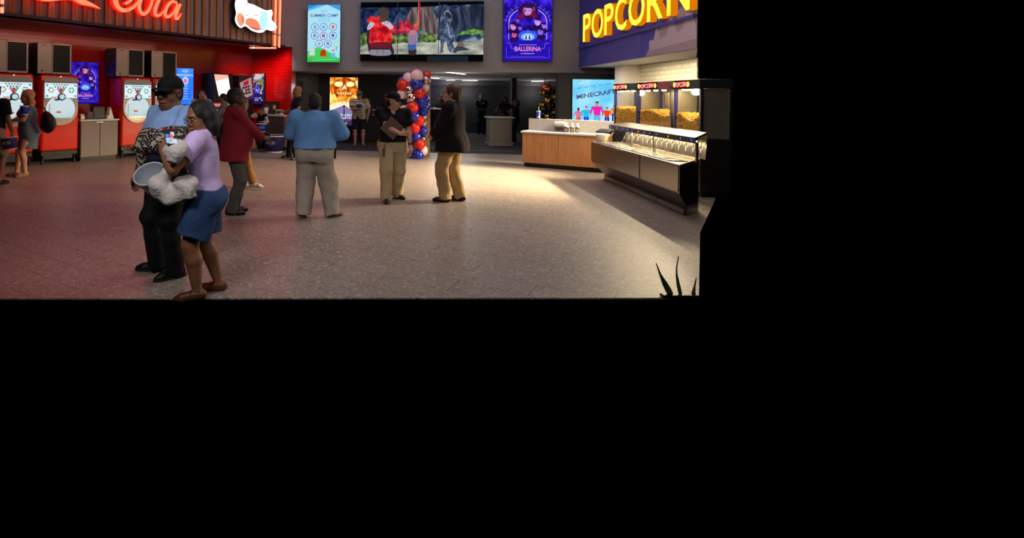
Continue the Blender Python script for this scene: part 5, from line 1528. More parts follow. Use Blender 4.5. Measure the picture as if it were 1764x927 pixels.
def person(label, loc, yaw, height=1.75, prof=MALE, skin='#5a3a28', h=.007, lean=(0, 0), sh=.185, limb=1.0,
           arms=None, feet=None, wide=1.1, hs=1.12, ll=None, ua=.285, fa=.255, shf=0.0, head=(0, 0, 0), wear=None, hair=None, face=True, child=False, seed=1, shoulder_z=1.415):
    s = height / 1.75
    ll = ll or limb
    prof0 = prof
    prof = [(z, cx, rx * (1 + (wide - 1) * .8 * (z < 1.42)), ry * (1 + (wide - 1) * (z < 1.42))) for z, cx, rx, ry in prof]
    sh = sh * (1 + (wide - 1) * .7)
    root = empty('person', loc, yaw, label, 'person')
    P = np.array
    lx, ly = lean
    def body_pt(x, y, z): return P([x + lx * (z - .93), y + ly * (z - .93), z])
    neck = body_pt(-.02, 0, 1.475); hk = hs * (1.12 if child else 1.0)
    # head frame: yaw, pitch (down positive), roll
    Rh = rotz(head[0]) @ roty(head[1]) @ rotx(head[2])
    hc = body_pt(.005, 0, 1.742 - .126 * hk) + Rh @ P([.012, 0, .012])
    HP = lambda x, y, z: hc + Rh @ (P([x, y, z]) * .97 * hk)
    # limbs
    Sh = {1: body_pt(-.012 + shf, sh, shoulder_z), -1: body_pt(-.012 + shf, -sh, shoulder_z)}
    arms = arms or {}
    A = {}
    for sd in (1, -1):
        d = dict(w=(.04, sd * (sh + .06), .86), pole=(-1, sd * .5, 0), dir=(.1, 0, -1), palm=(0, -sd, 0), curl=.35, spread=.012)
        d.update(arms.get(sd, {}))
        E, W = ik(Sh[sd], d['w'], ua, fa, d['pole'])
        d['E'], d['W'] = E, W; A[sd] = d
    feet = feet or {}
    Lg = {}
    for sd in (1, -1):
        d = dict(p=(0.0, sd * .10), yaw=sd * .15, lift=0.0, pole=(1, sd * .12, 0))
        d.update(feet.get(sd, {}))
        hip = body_pt(-.01, sd * .092 * (1 + (wide - 1) * .7), .90)
        ank = P([d['p'][0], d['p'][1], .085 + d['lift']])
        K, ank = ik(hip, ank, .425, .415, d['pole'])
        d.update(hip=hip, K=K, A=ank); Lg[sd] = d
    wear = wear or {}
    skin_m = mat('skin_' + skin.strip('#'), skin, .48, noise=.07, nscale=9, spec=.45)
    lip_m = mat('lips_' + skin.strip('#'), tuple(np.array(lin(skin)) * P([1.02, .68, .68])), .4, noise=0)
    # ---------------- body
    allp = [hc + .16, hc - .16] + [A[q]['W'] for q in A] + [A[q]['E'] for q in A] + [Lg[q]['A'] for q in Lg] + [Lg[q]['K'] for q in Lg]
    lo = np.min(allp, 0) - P([.26, .26, .12]); hi = np.max(allp, 0) + P([.26, .26, .06]); lo[2] = -.01
    hh = h / s
    f = Field(lo, hi, hh)
    f.trunk([(z, cx, rx * .86, ry * .88) for z, cx, rx, ry in prof], (lx, ly, .93), k=.01)
    for sd in (1, -1):
        f.cone(body_pt(-.02, 0, 1.42), Sh[sd], .06, .052 * limb, .05)
        d = A[sd]
        mid = Sh[sd] * .55 + d['E'] * .45
        f.chain([Sh[sd], mid, d['E']], [.050 * limb, .047 * limb, .038 * limb], .025)
        fm = d['E'] * .7 + d['W'] * .3
        f.chain([d['E'], fm, d['W']], [.038 * limb, .041 * limb, .0265 * limb ** .5], .02)
        l = Lg[sd]
        f.chain([l['hip'], l['hip'] * .5 + l['K'] * .5, l['K']], [.088 * ll, .074 * ll, .055 * ll], .04)
        cal = l['K'] * .68 + l['A'] * .32 + P([-.012, 0, 0])
        f.chain([l['K'], cal, l['A']], [.054 * ll, .056 * ll, .036 * ll ** .5], .02)
        fy = rotz(l['yaw'])
        pitch = l.get('pitch', 0)
        fx = lambda x, z, A_=l['A'], M_=fy @ roty(pitch): A_ + M_ @ P([x, 0, z])
        f.chain([l['A'], fx(-.045, -.045)], [.036, .032], .02); f.chain([fx(-.04, -.05), fx(.10, -.06), fx(.155, -.068)], [.034, .030, .019], .025)
        l['fx'] = fx
    f.cone(neck, HP(-.018, 0, -.05), .062 * limb ** .4, .056 * limb ** .3, .03)
    f.cone(body_pt(-.03, 0, 1.43), neck, .085, .06, .05)
    # head
    Rm = Rh
    def he(c, r, k, dg=False):
        (f.dig if dg else f.ell)(HP(*c), P(r) * .97 * hk, Rm, k)
    he((-.014, 0, .040), (.101, .078, .092), .02)
    he((.022, 0, -.030), (.074, .063, .086), .035)
    fat = .012 if prof0 is HEAVY else 0.0
    f.cone(HP(.045, -.02, -.092), HP(.045, .02, -.092), (.030 + fat), (.030 + fat), .035)
    for y in (-1, 1): he((.045, y * .040, -.028), (.036, .022 + fat * .5, .030), .025)
    he((.078, 0, .030), (.018, .050, .013), .02)
    for y in (-1, 1): he((.101, y * .032, .006), (.018, .019, .012), .012, True)
    wide = .004 if lin(skin)[0] < .2 else 0
    f.chain([HP(.090, 0, .012), HP(.108, 0, -.022)], [.0085, .0135 + wide * .5], .012)
    for y in (-1, 1): he((.096, y * (.012 + wide), -.028), (.011, .009, .008), .006)
    he((.088, 0, -.062), (.016, .026, .008 + wide * .4), .006); he((.085, 0, -.078), (.015, .022, .009 + wide * .4), .006)
    he((.080, 0, -.0695), (.030, .026, .0022), .003, True)
    for y in (-1, 1):
        he((-.008, y * .078, .000), (.022, .010, .033), .006); he((.0, y * .088, .002), (.010, .006, .018), .005, True)
    # hands
    def hand(sd, d):
        fd = nrm(d['dir']); pn = P(d['palm'], float); pn = nrm(pn - fd * pn.dot(fd))
        th = np.cross(fd, pn) * (1 if sd < 0 else -1)
        W = d['W']
        hs_ = (.92 if prof0 is FEMALE else 1.0) * (1.0 if not child else 1.0)
        kn = []
        for i in range(4):
            b = W + fd * (.092 - .006 * abs(i - 1)) * hs_ + th * (.031 - .0205 * i) * hs_
            kn.append(b)
            f.cone(W + fd * .012 + th * (.012 - .008 * i), b, .0185 * hs_, .0115 * hs_, .012)
        lens = (.078, .088, .082, .064)
        for i in range(4):
            c_ = d['curl'] * (1 + .08 * i)
            p = kn[i]; a = c_ * .5
            segs = (.46, .30, .24)
            rr = (.0098, .0090, .0082, .0068)
            spr = (1.5 - i) * d['spread'] * 3
            for j in range(3):
                v = fd * math.cos(a) + pn * math.sin(a) + th * spr * math.cos(a)
                q = p + nrm(v) * lens[i] * segs[j] * hs_
                f.cone(p, q, rr[j] * hs_, rr[j + 1] * hs_, .003)
                p = q; a += c_
        tb = W + fd * .030 + th * .026
        t1 = tb + nrm(fd * .62 + th * .62 + pn * d.get('tcurl', .40)) * .046 * hs_
        t2 = t1 + nrm(fd * .88 + th * .18 + pn * d.get('tcurl', .40)) * .036 * hs_
        f.cone(W + fd * .014 + th * .012, tb, .020, .0155, .010)
        f.chain([tb, t1, t2], [.0145 * hs_, .0115 * hs_, .0085 * hs_], .006)
    for sd in (1, -1): hand(sd, A[sd])
    V, Q = f.mesh()
    cen = V[Q].mean(1)
    loc_h = (cen - hc) @ Rm / (.97 * hk)
    lips = (loc_h[:, 0] > .072) & (np.abs(loc_h[:, 1]) < .026) & (loc_h[:, 2] < -.054) & (loc_h[:, 2] > -.087)
    mesh_obj('body', V * s, Q, [skin_m, lip_m], root, lips.astype(int))
    Zs = lambda m_: [tuple(np.array(v) * s) for v in m_]
    # ---------------- eyes and brows
    if face:
        for y in (-1, 1):
            mb = MB(); c = HP(.0795, y * .032, .006)
            mb.ball(tuple(c * s), .0125 * s, mat('eye_white', '#a8a098', .25, noise=0), 10)
            c2 = HP(.0885, y * .0325, .0055); mb.ball(tuple(c2 * s), .0058 * s, mat('eye_dark', '#120c08', .15, noise=0), 8)
            mb.build('eye', root)
            mb = MB(); mb.tube([tuple(HP(x_, y * y_, z_) * s) for x_, y_, z_ in ((.096, .014, .026), (.096, .032, .031), (.083, .052, .026))], [.003 * s, .0042 * s, .002 * s], mat('brow_dark', '#150e0a', .8, noise=0), 6)
            mb.build('eyebrow', root)
    def field_part(name, fn, m, res=None, mi_fn=None, relax=1, pad=.3):
        ff = Field(lo - pad * .3, hi + pad * .3, res or hh)
        fn(ff)
        V, Q = ff.mesh()
        if not len(V): return None
        mats = m if isinstance(m, list) else [m]
        mi = mi_fn(V[Q].mean(1)) if mi_fn else None
        return mesh_obj(name, V * s, Q, mats, root, mi, relax)
    # ---------------- clothes
    for w_ in wear:
        kind = w_['kind']; g = w_.get('grow', .012)
        rs = w_.get('res', max(hh, .008))
        if kind in ('shirt', 'jacket'):
            z0 = w_.get('hem', .90); flare = w_.get('flare', 0.0)
            pr_ = [(z, cx, rx + (flare if z < 1.0 else 0), ry + (flare if z < 1.0 else 0)) for z, cx, rx, ry in prof]
            if z0 < .78: pr_ = [(z0 - .02, prof[0][1], pr_[1][2] + flare * .3, pr_[1][3] + flare * .4)] + pr_[1:]
            sl = w_.get('sleeve', .5)   # 0..1 upper arm, 1..2 forearm
            def fn(ff):
                ff.trunk(pr_, (lx, ly, .93), k=.01, grow=g, z0=z0, z1=1.485)
                ff.cone(body_pt(-.03, 0, 1.455), body_pt(-.018, 0, 1.495), .080 + g * .5, .072 * limb ** .4 + g * .4, .02, cut1=.0)
                if w_.get('bust'):
                    for y in (-1, 1): ff.ell(body_pt(.085, y * .068, 1.255), (.065, .07, .07), None, .05)
                for sd in (1, -1):
                    d = A[sd]; r0 = .056 * limb + g * 1.1
                    ff.cone(body_pt(-.02, 0, 1.405), Sh[sd], .07, r0 + .004, .05)
                    if sl <= 1:
                        e_ = Sh[sd] * (1 - sl) + d['E'] * sl
                        ff.cone(Sh[sd], e_, r0, .052 * limb + g * 1.5, .03, cut1=0.0)
                    else:
                        e_ = d['E'] * (2 - sl) + d['W'] * (sl - 1)
                        ff.cone(Sh[sd], d['E'], r0, .046 * limb + g * 1.2, .03)
                        ff.cone(d['E'], e_, .046 * limb + g * 1.2, .036 * limb + g * 1.2, .025, cut1=0.0)
                if w_.get('vneck'):
                    v_ = w_['vneck']; ff.dig(body_pt(.085, 0, 1.475), (.085, .036 * v_, .075 * v_), None, .008)
                ff.wrinkle(w_.get('amp', .006), w_.get('freq', 26), seed + 5, .6)
            field_part('shirt' if kind == 'shirt' else 'jacket', fn, w_['mat'], rs, w_.get('mi'))
        elif kind == 'dress':
            def fn(ff):
                pr_ = [(z, cx, rx, ry) for z, cx, rx, ry in prof]
                zb = w_.get('hem', .52)
                pr_ = [(zb, .0, .155, .19), (.70, -.01, .15, .195)] + [(max(z, .80), cx, rx + .012, ry + .012) for z, cx, rx, ry in pr_]
                ff.trunk(pr_, (lx, ly, .93), k=.01, grow=g, z0=zb, z1=1.47)
                for sd in (1, -1):
                    ff.cone(body_pt(-.02, 0, 1.40), Sh[sd], .065, .062, .05)
                    ff.cone(Sh[sd], Sh[sd] * .45 + A[sd]['E'] * .55, .066, .066, .03, cut1=0.0)
                ff.wrinkle(.004, 20, seed + 5, .5)
            field_part('dress', fn, w_['mat'], rs, w_.get('mi'))
        elif kind in ('trousers', 'shorts'):
            waist = w_.get('waist', 1.0)
            def fn(ff):
                ff.trunk([r for r in prof if r[0] < 1.2], (lx, ly, .93), k=.01, grow=g, z0=.80, z1=waist)
                for sd in (1, -1):
                    l = Lg[sd]; lw = w_.get('leg', 1.0)
                    ff.ell(l['hip'] + P([-.055, sd * .0, -.02]), (.095 * ll, .10 * ll, .12), None, .05)
                    if kind == 'shorts':
                        t_ = w_.get('len', .85)
                        e_ = l['hip'] * (1 - t_) + l['K'] * t_
                        ff.cone(l['hip'], e_, .108 * ll, w_.get('hemr', .098) * ll * lw, .04, cut1=0.0)
                    else:
                        e_ = l['A'] + P([0, 0, w_.get('cuff', -.045)])
                        ff.cone(l['hip'], l['K'], .108 * ll, .086 * ll * lw, .04)
                        ff.cone(l['K'], e_, .086 * ll * lw, .078 * ll ** .6 * lw, .03, cut1=0.0)
                ff.below(waist)
                ff.wrinkle(w_.get('amp', .0075), w_.get('freq', 24), seed + 9, 1.4)
            field_part(kind if kind == 'shorts' else 'trousers', fn, w_['mat'], rs, w_.get('mi'))
        elif kind == 'belt':
            zb = w_.get('z', .985)
            field_part('belt', lambda ff: ff.trunk(prof, (lx, ly, .93), k=.005, grow=g + .004, z0=zb - .018, z1=zb + .018), w_['mat'], rs)
        elif kind == 'shoes':
            for sd in (1, -1):
                l = Lg[sd]; fx = l['fx']
                def fn(ff):
                    if w_.get('high'): ff.cone(fx(0, .02), fx(-.01, -.03), .05, .05, .02, cut0=.0)
                    ff.cone(fx(-.04, -.040), fx(.02, -.040), .045, .044, .02)
                    ff.cone(fx(.02, -.042), fx(.125, -.058), .045, .038, .03)
                    ff.cone(fx(.125, -.058), fx(.175, -.062), .038, .026, .03)
                    n_ = -(rotz(l['yaw']) @ roty(l.get('pitch', 0)) @ P([0, 0, 1]))
                    ff.plane(fx(0, -.0845), n_)
                    if w_.get('low'): ff.plane(fx(-.02, .004), -n_)
                so = field_part('shoe', fn, w_['mat'], min(rs, .007), None, 1, .05)
                if w_.get('sole'):
                    def fs(ff):
                        ff.cone(fx(-.045, -.07), fx(.02, -.07), .049, .047, .01); ff.cone(fx(.02, -.07), fx(.13, -.07), .047, .044, .01); ff.cone(fx(.13, -.07), fx(.178, -.07), .044, .029, .01)
                        n_ = -(rotz(l['yaw']) @ roty(l.get('pitch', 0)) @ P([0, 0, 1]))
                        ff.plane(fx(0, -.0848), n_); ff.plane(fx(0, -.062), -n_)
                    q = field_part('sole', fs, w_['sole'], min(rs, .007), None, 1, .05)
                    if q is not None and so is not None: q.parent = so
        elif kind == 'cap':
            def fn(ff):
                ff.ell(HP(-.014, 0, .052), (.110, .089, .090), Rm, .01)
                ff.plane(HP(-.01, 0, .040), Rm @ P([-.05, 0, -1]))
                ff.cone(HP(-.014, 0, .139), HP(-.014, 0, .143), .010, .008, .006)
            cp_ = field_part('cap', lambda q: fn(Scaled(q, hk * .97)), w_['mat'], min(rs, .0075))
            mbm = MB()
            rows = []
            for i in range(9):
                a_ = -PI / 2 + PI * i / 8
                yy = math.sin(a_)
                rows.append([(.080 - .035 * yy * yy, .080 * yy, .052 - .012 * yy * yy), (.125 - .035 * yy * yy + .0, .078 * yy, .050 - .020 * yy * yy), (.080 + .098 * math.cos(a_) ** .7 - .035 * yy * yy, .074 * yy, .040 - .024 * yy * yy)])
            vs = []
            for dz in (0, -.006):
                for r_ in rows: vs += [tuple(HP(x_, y_, z_ + dz) * s) for x_, y_, z_ in r_]
            fs_ = []; n9 = 27
            for i in range(8):
                for j in range(2):
                    a_ = 3 * i + j; b_ = 3 * (i + 1) + j
                    fs_ += [(a_, b_, b_ + 1, a_ + 1), (n9 + a_, n9 + a_ + 1, n9 + b_ + 1, n9 + b_)]
                a_, b_ = 3 * i + 2, 3 * i + 5
                fs_.append((a_, b_, n9 + b_, n9 + a_)); a_, b_ = 3 * i, 3 * i + 3; fs_.append((b_, a_, n9 + a_, n9 + b_))
            fs_ += [(0, 1, n9 + 1, n9), (1, 2, n9 + 2, n9 + 1), (25, 24, n9 + 24, n9 + 25), (26, 25, n9 + 25, n9 + 26)]
            mbm.add(vs, fs_, w_['mat'], True)
            bo = mbm.build('brim', cp_)
            if w_.get('patch'):
                q = MB(); q.ball(tuple(HP(.093, 0, .085) * s), (.006 * s, .02 * s, .014 * s), w_['patch'], 8); q.build('badge', cp_)
        elif kind in ('glasses', 'sunglasses'):
            mb = MB(); fm_ = w_.get('mat', M['black_plastic'])
            for y in (-1, 1):
                pts = [HP(.112 - .010 * math.cos(t) * 0 - .014 * max(0, math.cos(t)) * 1.0, y * (.033 + .026 * math.cos(t)), .004 + .020 * math.sin(t)) * s for t in np.linspace(0, 2 * PI, 17)]
                mb.tube([tuple(p) for p in pts], .0026 * s, fm_, 6, False)
                mb.tube([tuple(HP(*q) * s) for q in ((.099, y * .060, .010), (.05, y * .080, .012), (-.01, y * .086, .010), (-.025, y * .085, -.005))], .0026 * s, fm_, 6)
            mb.tube([tuple(HP(*q) * s) for q in ((.113, -.008, .008), (.116, 0, .010), (.113, .008, .008))], .0025 * s, fm_, 6)
            go = mb.build('sunglasses' if kind == 'sunglasses' else 'glasses', root)
            for y in (-1, 1):
                lb = MB()
                pts = [HP(.1115 - .013 * max(0, math.cos(t)), y * (.033 + .025 * math.cos(t)), .004 + .019 * math.sin(t)) * s for t in np.linspace(0, 2 * PI, 16, endpoint=False)]
                lb.add([tuple(p) for p in pts], [tuple(range(16))], mat('dark_lens', '#050507', .08, noise=0, spec=.8) if kind == 'sunglasses' else M['glass'])
                lb.build('lens', go)
        elif kind == 'custom':
            w_['fn'](root, s, HP, A, Lg, body_pt, Rm)
    # ---------------- hair
    if hair:
        hm = hair['mat']; st = hair['style']
        def fn(ff):
            if st in ('short', 'buzz', 'side'):
                t_ = {'short': .012, 'buzz': .004, 'side': .018}[st]
                ff.ell(HP(-.018, 0, .044), P((.102, .079, .093)) * .97 + t_, Rm, .01)
                if st != 'buzz': ff.ell(HP(-.055, 0, -.015), P((.066, .072, .075)) + t_ * .3, Rm, .03)
                else: ff.ell(HP(-.055, 0, -.010), (.061, .067, .065), Rm, .03)
                ff.dig(HP(.105, 0, -.040), (.085, .105, .118), Rm, .01)
                for y in (-1, 1): ff.dig(HP(.0, y * .09, -.01), (.026, .022, .036), Rm, .006)
                ff.plane(HP(0, 0, -.075), Rm @ P([.35, 0, -1]))
            elif st == 'bob':
                ff.ell(HP(-.024, 0, .044), (.108, .089, .098), Rm, .02)
                ff.ell(HP(-.064, 0, -.030), (.074, .090, .100), Rm, .04)
                for y in (-1, 1):
                    ff.chain([HP(-.035, y * .072, .02), HP(-.048, y * .082, -.06), HP(-.055, y * .078, hair.get('len', -.125))], [.040, .042, .032], .03)
                ff.cone(HP(-.075, 0, -.03), HP(-.075, 0, hair.get('len', -.125)), .07, .055, .04)
                ff.dig(HP(.120, 0, -.045), (.095, .080, .125), Rm, .012)
                ff.plane(HP(0, 0, hair.get('len', -.125) - .01), Rm @ P([.1, 0, -1]))
            elif st == 'long':
                ff.ell(HP(-.020, 0, .046), (.112, .092, .100), Rm, .02)
                for y in (-1, 0, 1):
                    ff.chain([HP(-.04, y * .075, .02), HP(-.055, y * .085, -.10), HP(-.055, y * .075, hair.get('len', -.22))], [.05, .052, .03], .04)
                ff.dig(HP(.120, 0, -.045), (.100, .078, .125), Rm, .012)
            elif st == 'bun':
                ff.ell(HP(-.018, 0, .044), (.108, .086, .098), Rm, .01)
                ff.ell(HP(-.055, 0, -.01), (.064, .076, .07), Rm, .03)
                ff.ell(HP(-.115, 0, .06), (.045, .045, .045), Rm, .02)
                ff.dig(HP(.110, 0, -.045), (.090, .095, .125), Rm, .01)
            elif st == 'fringe':
                ff.ell(HP(-.055, 0, -.005), (.066, .077, .072), Rm, .02)
                ff.plane(HP(.01, 0, 0), Rm @ P([1, 0, .4])); ff.plane(HP(0, 0, -.07), Rm @ P([.3, 0, -1])); ff.plane(HP(0, 0, .055), Rm @ P([0, 0, 1]))
            ff.wrinkle(hair.get('amp', .0028), 60, seed + 2, .35)
        field_part('hair', lambda q: fn(Scaled(q, hk * .97)), hm, max(hh * .9, .006))
        if hair.get('beard'):
            def fb2(ff):
                ff.cone(HP(.045, -.022, -.098), HP(.045, .022, -.098), .036, .036, .02); ff.ell(HP(.03, 0, -.07), (.062, .066, .05), Rm, .02)
                ff.dig(HP(.105, 0, -.035), (.035, .05, .055), Rm, .01); ff.plane(HP(0, 0, -.035), Rm @ P([-.4, 0, 1]))
            field_part('beard', lambda q: fb2(Scaled(q, hk * .97)), hair['beard'], .007)
    info = dict(root=root, s=s, A=A, HP=HP, pt=lambda v: root.matrix_basis @ Vector(tuple(np.array(v) * s)), body_pt=body_pt, yaw=yaw)
    # matrix_basis of the empty is valid straight away (location + rotation set above)
    return info
# ================================================================== THE PEOPLE IN THE HALL
def cloth(name, color, rough=.85, noise=.10, bump=.25, bscale=30.0, nscale=7):
    return mat(name, color, rough, noise=noise, nscale=nscale, bump=bump, bscale=bscale, spec=.25)
K = {}
K['hair_black'] = mat('black_hair', '#0a0808', .62, noise=.2, nscale=40, bump=.4, bscale=90)
K['hair_brown'] = mat('brown_hair', '#4a2c18', .5, noise=.25, nscale=40, bump=.4, bscale=90)
K['hair_blond'] = mat('blond_hair', '#a4845a', .5, noise=.25, nscale=40, bump=.4, bscale=90)
K['hair_red'] = mat('auburn_hair', '#4a1e14', .5, noise=.25, nscale=40, bump=.4, bscale=90)
K['hair_grey'] = mat('grey_hair', '#6a645c', .6, noise=.25, nscale=40, bump=.4, bscale=90)
K['leather_black'] = mat('black_leather', '#0c0b0b', .32, noise=.1)
K['leather_brown'] = mat('brown_leather', '#5a3018', .4, noise=.15)
DARK, MID, LIGHT, TAN = '#5a3a28', '#865a40', '#d09c80', '#b8846a'

def fpos(px, py): return on_z(px, py)

# woman in the lavender top
lav = cloth('lavender_jersey', '#c8b0e4'); den = cloth('blue_denim', '#2c466e', .8, .16, .3, 60)
wp = on_z(351, 509.5)
WOMAN = person('woman in a lavender T-shirt and denim shorts looking at a phone', wp, math.radians(190), 1.585, FEMALE, MID, .0052, lean=(.05, 0), sh=.17, limb=1.25, ll=1.34, wide=1.22, hs=1.25, ua=.325, fa=.265, shf=.05,
    arms={1: dict(w=(.345, .17, 1.335), pole=(.55, .75, -1), dir=(.10, -.75, .65), palm=(-.6, -.5, -.5), curl=.6), -1: dict(w=(.32, -.12, 1.27), pole=(.3, -.6, -1), dir=(.35, .45, .7), palm=(-.6, .4, .2), curl=.5)},
    feet={1: dict(p=(.05, .085), yaw=.10), -1: dict(p=(-.12, -.115), yaw=-.12)}, head=(.64, .16, 0), seed=11,
    wear=[dict(kind='shirt', mat=lav, sleeve=.62, hem=.93, grow=.014, bust=True), dict(kind='shorts', mat=den, len=.80, grow=.014, waist=.985, hemr=.115, leg=1.0), dict(kind='shoes', mat=K['leather_brown'], low=True), dict(kind='glasses')],
    hair=dict(style='bob', mat=K['hair_black'], len=-.12))

# man in the black cap
tee = cloth('sky_blue_jersey', '#7f9fd0'); blk = cloth('black_jersey', '#0c0c0f', .8); 
cpz = on_z(291, 470)
CAPMAN = person('man in a black cap and sunglasses and a pale blue T-shirt', cpz, math.radians(236), 1.80, HEAVY, '#6a4430', .006, lean=(0, 0), sh=.205, limb=1.12, hs=1.22, wide=1.05, ua=.30, fa=.275,
    arms={-1: dict(w=(.15, -.30, .80), pole=(-.5, -1, 0), dir=(.25, .12, -1), palm=(.1, 1, 0), curl=.5), 1: dict(w=(.33, .07, 1.13), pole=(-.2, 1, -.6), dir=(.3, -.9, -.1), palm=(-.2, 0, 1), curl=.4)},
    feet={-1: dict(p=(.02, -.13), yaw=-.95), 1: dict(p=(.03, .14), yaw=-.2)}, head=(.26, .05, 0), seed=12,
    wear=[dict(kind='shirt', mat=tee, sleeve=.75, hem=.90, grow=.014), dict(kind='trousers', mat=blk, grow=.010, leg=.92), dict(kind='shoes', mat=cloth('black_trainer', '#0e0e10', .5), sole=M['rubber']), dict(kind='cap', mat=cloth('black_twill', '#08080a', .8)), dict(kind='sunglasses')],
    hair=dict(style='buzz', mat=K['hair_black']))

# man in the burgundy jacket
bur = cloth('burgundy_wool', '#7a1824', .8); gry = cloth('charcoal_wool', '#4a4744', .85)
person('man in a burgundy jacket and grey trousers seen from behind', on_z(403, 367.5), math.radians(24), 1.72, HEAVY, '#42281c', .008, sh=.20, limb=1.06, wide=1.08, hs=1.2,
    arms={1: dict(w=(.40, .10, 1.08), pole=(-.3, .8, -1), dir=(.8, -.5, .2), palm=(0, -.8, -.6), curl=.5), -1: dict(w=(.40, -.12, 1.02), pole=(-.4, -.7, -1), dir=(.9, .35, 0), palm=(0, .6, -.8), curl=.5)},
    feet={1: dict(p=(.02, .09), yaw=-.1), -1: dict(p=(-.06, -.09), yaw=-.35)}, head=(-.15, .05, 0), seed=13,
    wear=[dict(kind='jacket', mat=bur, sleeve=1.95, hem=.745, flare=.012, grow=.020), dict(kind='trousers', mat=gry, grow=.008, leg=.98), dict(kind='shoes', mat=K['leather_black'], low=True)],
    hair=dict(style='buzz', mat=K['hair_black']))

# walker whose tan trouser leg and white shoe show behind the burgundy jacket
person('walker mostly hidden behind the burgundy jacket, tan trousers and white shoe showing', on_z(412, 324), math.radians(-12), 1.60, MALE, MID, .010, lean=(.05, 0), sh=.17,
    arms={-1: dict(w=(-.06, -.27, .86), pole=(-1, -.3, 0), dir=(0, .1, -1), palm=(0, 1, 0), curl=.5), 1: dict(w=(.16, .24, .92), pole=(-1, .3, 0))},
    feet={1: dict(p=(.02, .09), yaw=0), -1: dict(p=(.32, -.06), yaw=.0)}, seed=14,
    wear=[dict(kind='shirt', mat=cloth('dark_grey_jersey', '#26242a'), sleeve=.6, hem=.88), dict(kind='trousers', mat=cloth('tan_twill', '#8a6234'), cuff=-.01), dict(kind='shoes', mat=cloth('white_trainer', '#cfc8c0', .5), sole=mat('gum_sole', '#b0a090', .7))],
    hair=dict(style='short', mat=K['hair_black']))

# man in the blue shirt, from behind
blue = cloth('blue_oxford', '#6494cc', .8, .08, .3, 22); khg = cloth('stone_chino', '#9a9084', .85, .08, .3, 24)
person('heavy man in a blue shirt and stone trousers with his back turned', on_z(540, 374.5), math.radians(84), 1.665, HEAVY, '#40261a', .0075, sh=.225, limb=1.25, ll=1.32, wide=1.24, hs=1.2,
    arms={1: dict(w=(.24, .16, 1.13), pole=(-.35, 1.3, -.55), dir=(.7, -.7, .1), palm=(0, -.6, -.8), curl=.6), -1: dict(w=(.24, -.20, 1.13), pole=(-.35, -1.3, -.55), dir=(.7, .7, .1), palm=(0, .6, -.8), curl=.6)},
    feet={1: dict(p=(-.05, .135), yaw=.25), -1: dict(p=(.06, -.255), yaw=-.75)}, head=(.0, .12, 0), seed=15, face=False,
    wear=[dict(kind='shirt', mat=blue, sleeve=1.9, hem=.985, flare=.014, grow=.030, amp=.006, freq=20), dict(kind='trousers', mat=khg, grow=.018, leg=1.18, waist=.985, amp=.006), dict(kind='belt', mat=K['leather_brown'], grow=.022, z=.985), dict(kind='shoes', mat=K['leather_brown'], low=True)],
    hair=dict(style='buzz', mat=K['hair_black']))

# bald man beyond the blue shirt
person('bald man in dark clothes standing beyond the blue shirt', on_z(512, 274.5), math.radians(205), 1.86, MALE, MID, .012, feet={1: dict(p=(.05, .1), yaw=.3), -1: dict(p=(.12, -.28), yaw=0)},
    arms={1: dict(w=(.3, .16, 1.05), pole=(-.5, 1, -.6)), -1: dict(w=(.32, -.14, 1.12), pole=(-.4, -.8, -1), dir=(.8, .4, .2))}, head=(.0, .1, 0), seed=16,
    wear=[dict(kind='shirt', mat=cloth('navy_polo', '#1c1c2a'), sleeve=.6, hem=.88), dict(kind='trousers', mat=blk), dict(kind='shoes', mat=K['leather_black'], low=True)])

# man in the checked shirt by the fiery poster
def checked(name, a, b_, sc):
    m = bpy.data.materials.new(name); m.use_nodes = True
    nt = m.node_tree; b = nt.nodes['Principled BSDF']; b.inputs['Roughness'].default_value = .85
    tc = nt.nodes.new('ShaderNodeTexCoord'); ck = nt.nodes.new('ShaderNodeTexBrick'); mp = nt.nodes.new('ShaderNodeMapping')
    mp.inputs['Rotation'].default_value = (-PI / 2, 0, -PI / 2)
    ck.offset = 0; ck.inputs['Scale'].default_value = 1; ck.inputs['Brick Width'].default_value = sc; ck.inputs['Row Height'].default_value = sc; ck.inputs['Mortar Size'].default_value = sc * .16
    ck.inputs['Color1'].default_value = lin(a) + (1,); ck.inputs['Color2'].default_value = lin(a) + (1,); ck.inputs['Mortar'].default_value = lin(b_) + (1,)
    nt.links.new(tc.outputs['Object'], mp.inputs[0]); nt.links.new(mp.outputs[0], ck.inputs['Vector']); nt.links.new(ck.outputs['Color'], b.inputs['Base Color'])
    return m
PLAID = person('man in a checked shirt, dark shorts and pale cap in front of the fiery poster', on_z(618, 250.5), math.radians(-92), 1.80, MALE, TAN, .011, sh=.19, limb=1.08, wide=1.25, hs=1.2,
    arms={-1: dict(w=(.27, -.02, 1.16), pole=(-.2, -1, -.8), dir=(.4, .7, .4), palm=(0, .3, 1), curl=.6), 1: dict(w=(.06, .27, .90), pole=(-.6, 1, 0), curl=.5)},
    feet={1: dict(p=(0, .13), yaw=.15), -1: dict(p=(0, -.12), yaw=-.15)}, seed=17,
    wear=[dict(kind='shirt', mat=checked('checked_cotton', '#7a6c58', '#c8bda4', .07), sleeve=.8, hem=.84, grow=.024), dict(kind='shorts', mat=cloth('navy_cotton', '#15161e'), len=.95, grow=.014), dict(kind='shoes', mat=cloth('tan_shoe', '#7a6450', .6)), dict(kind='cap', mat=cloth('faded_green_cap', '#6a6a58', .8)), dict(kind='glasses')],
    hair=dict(style='fringe', mat=K['hair_grey']))

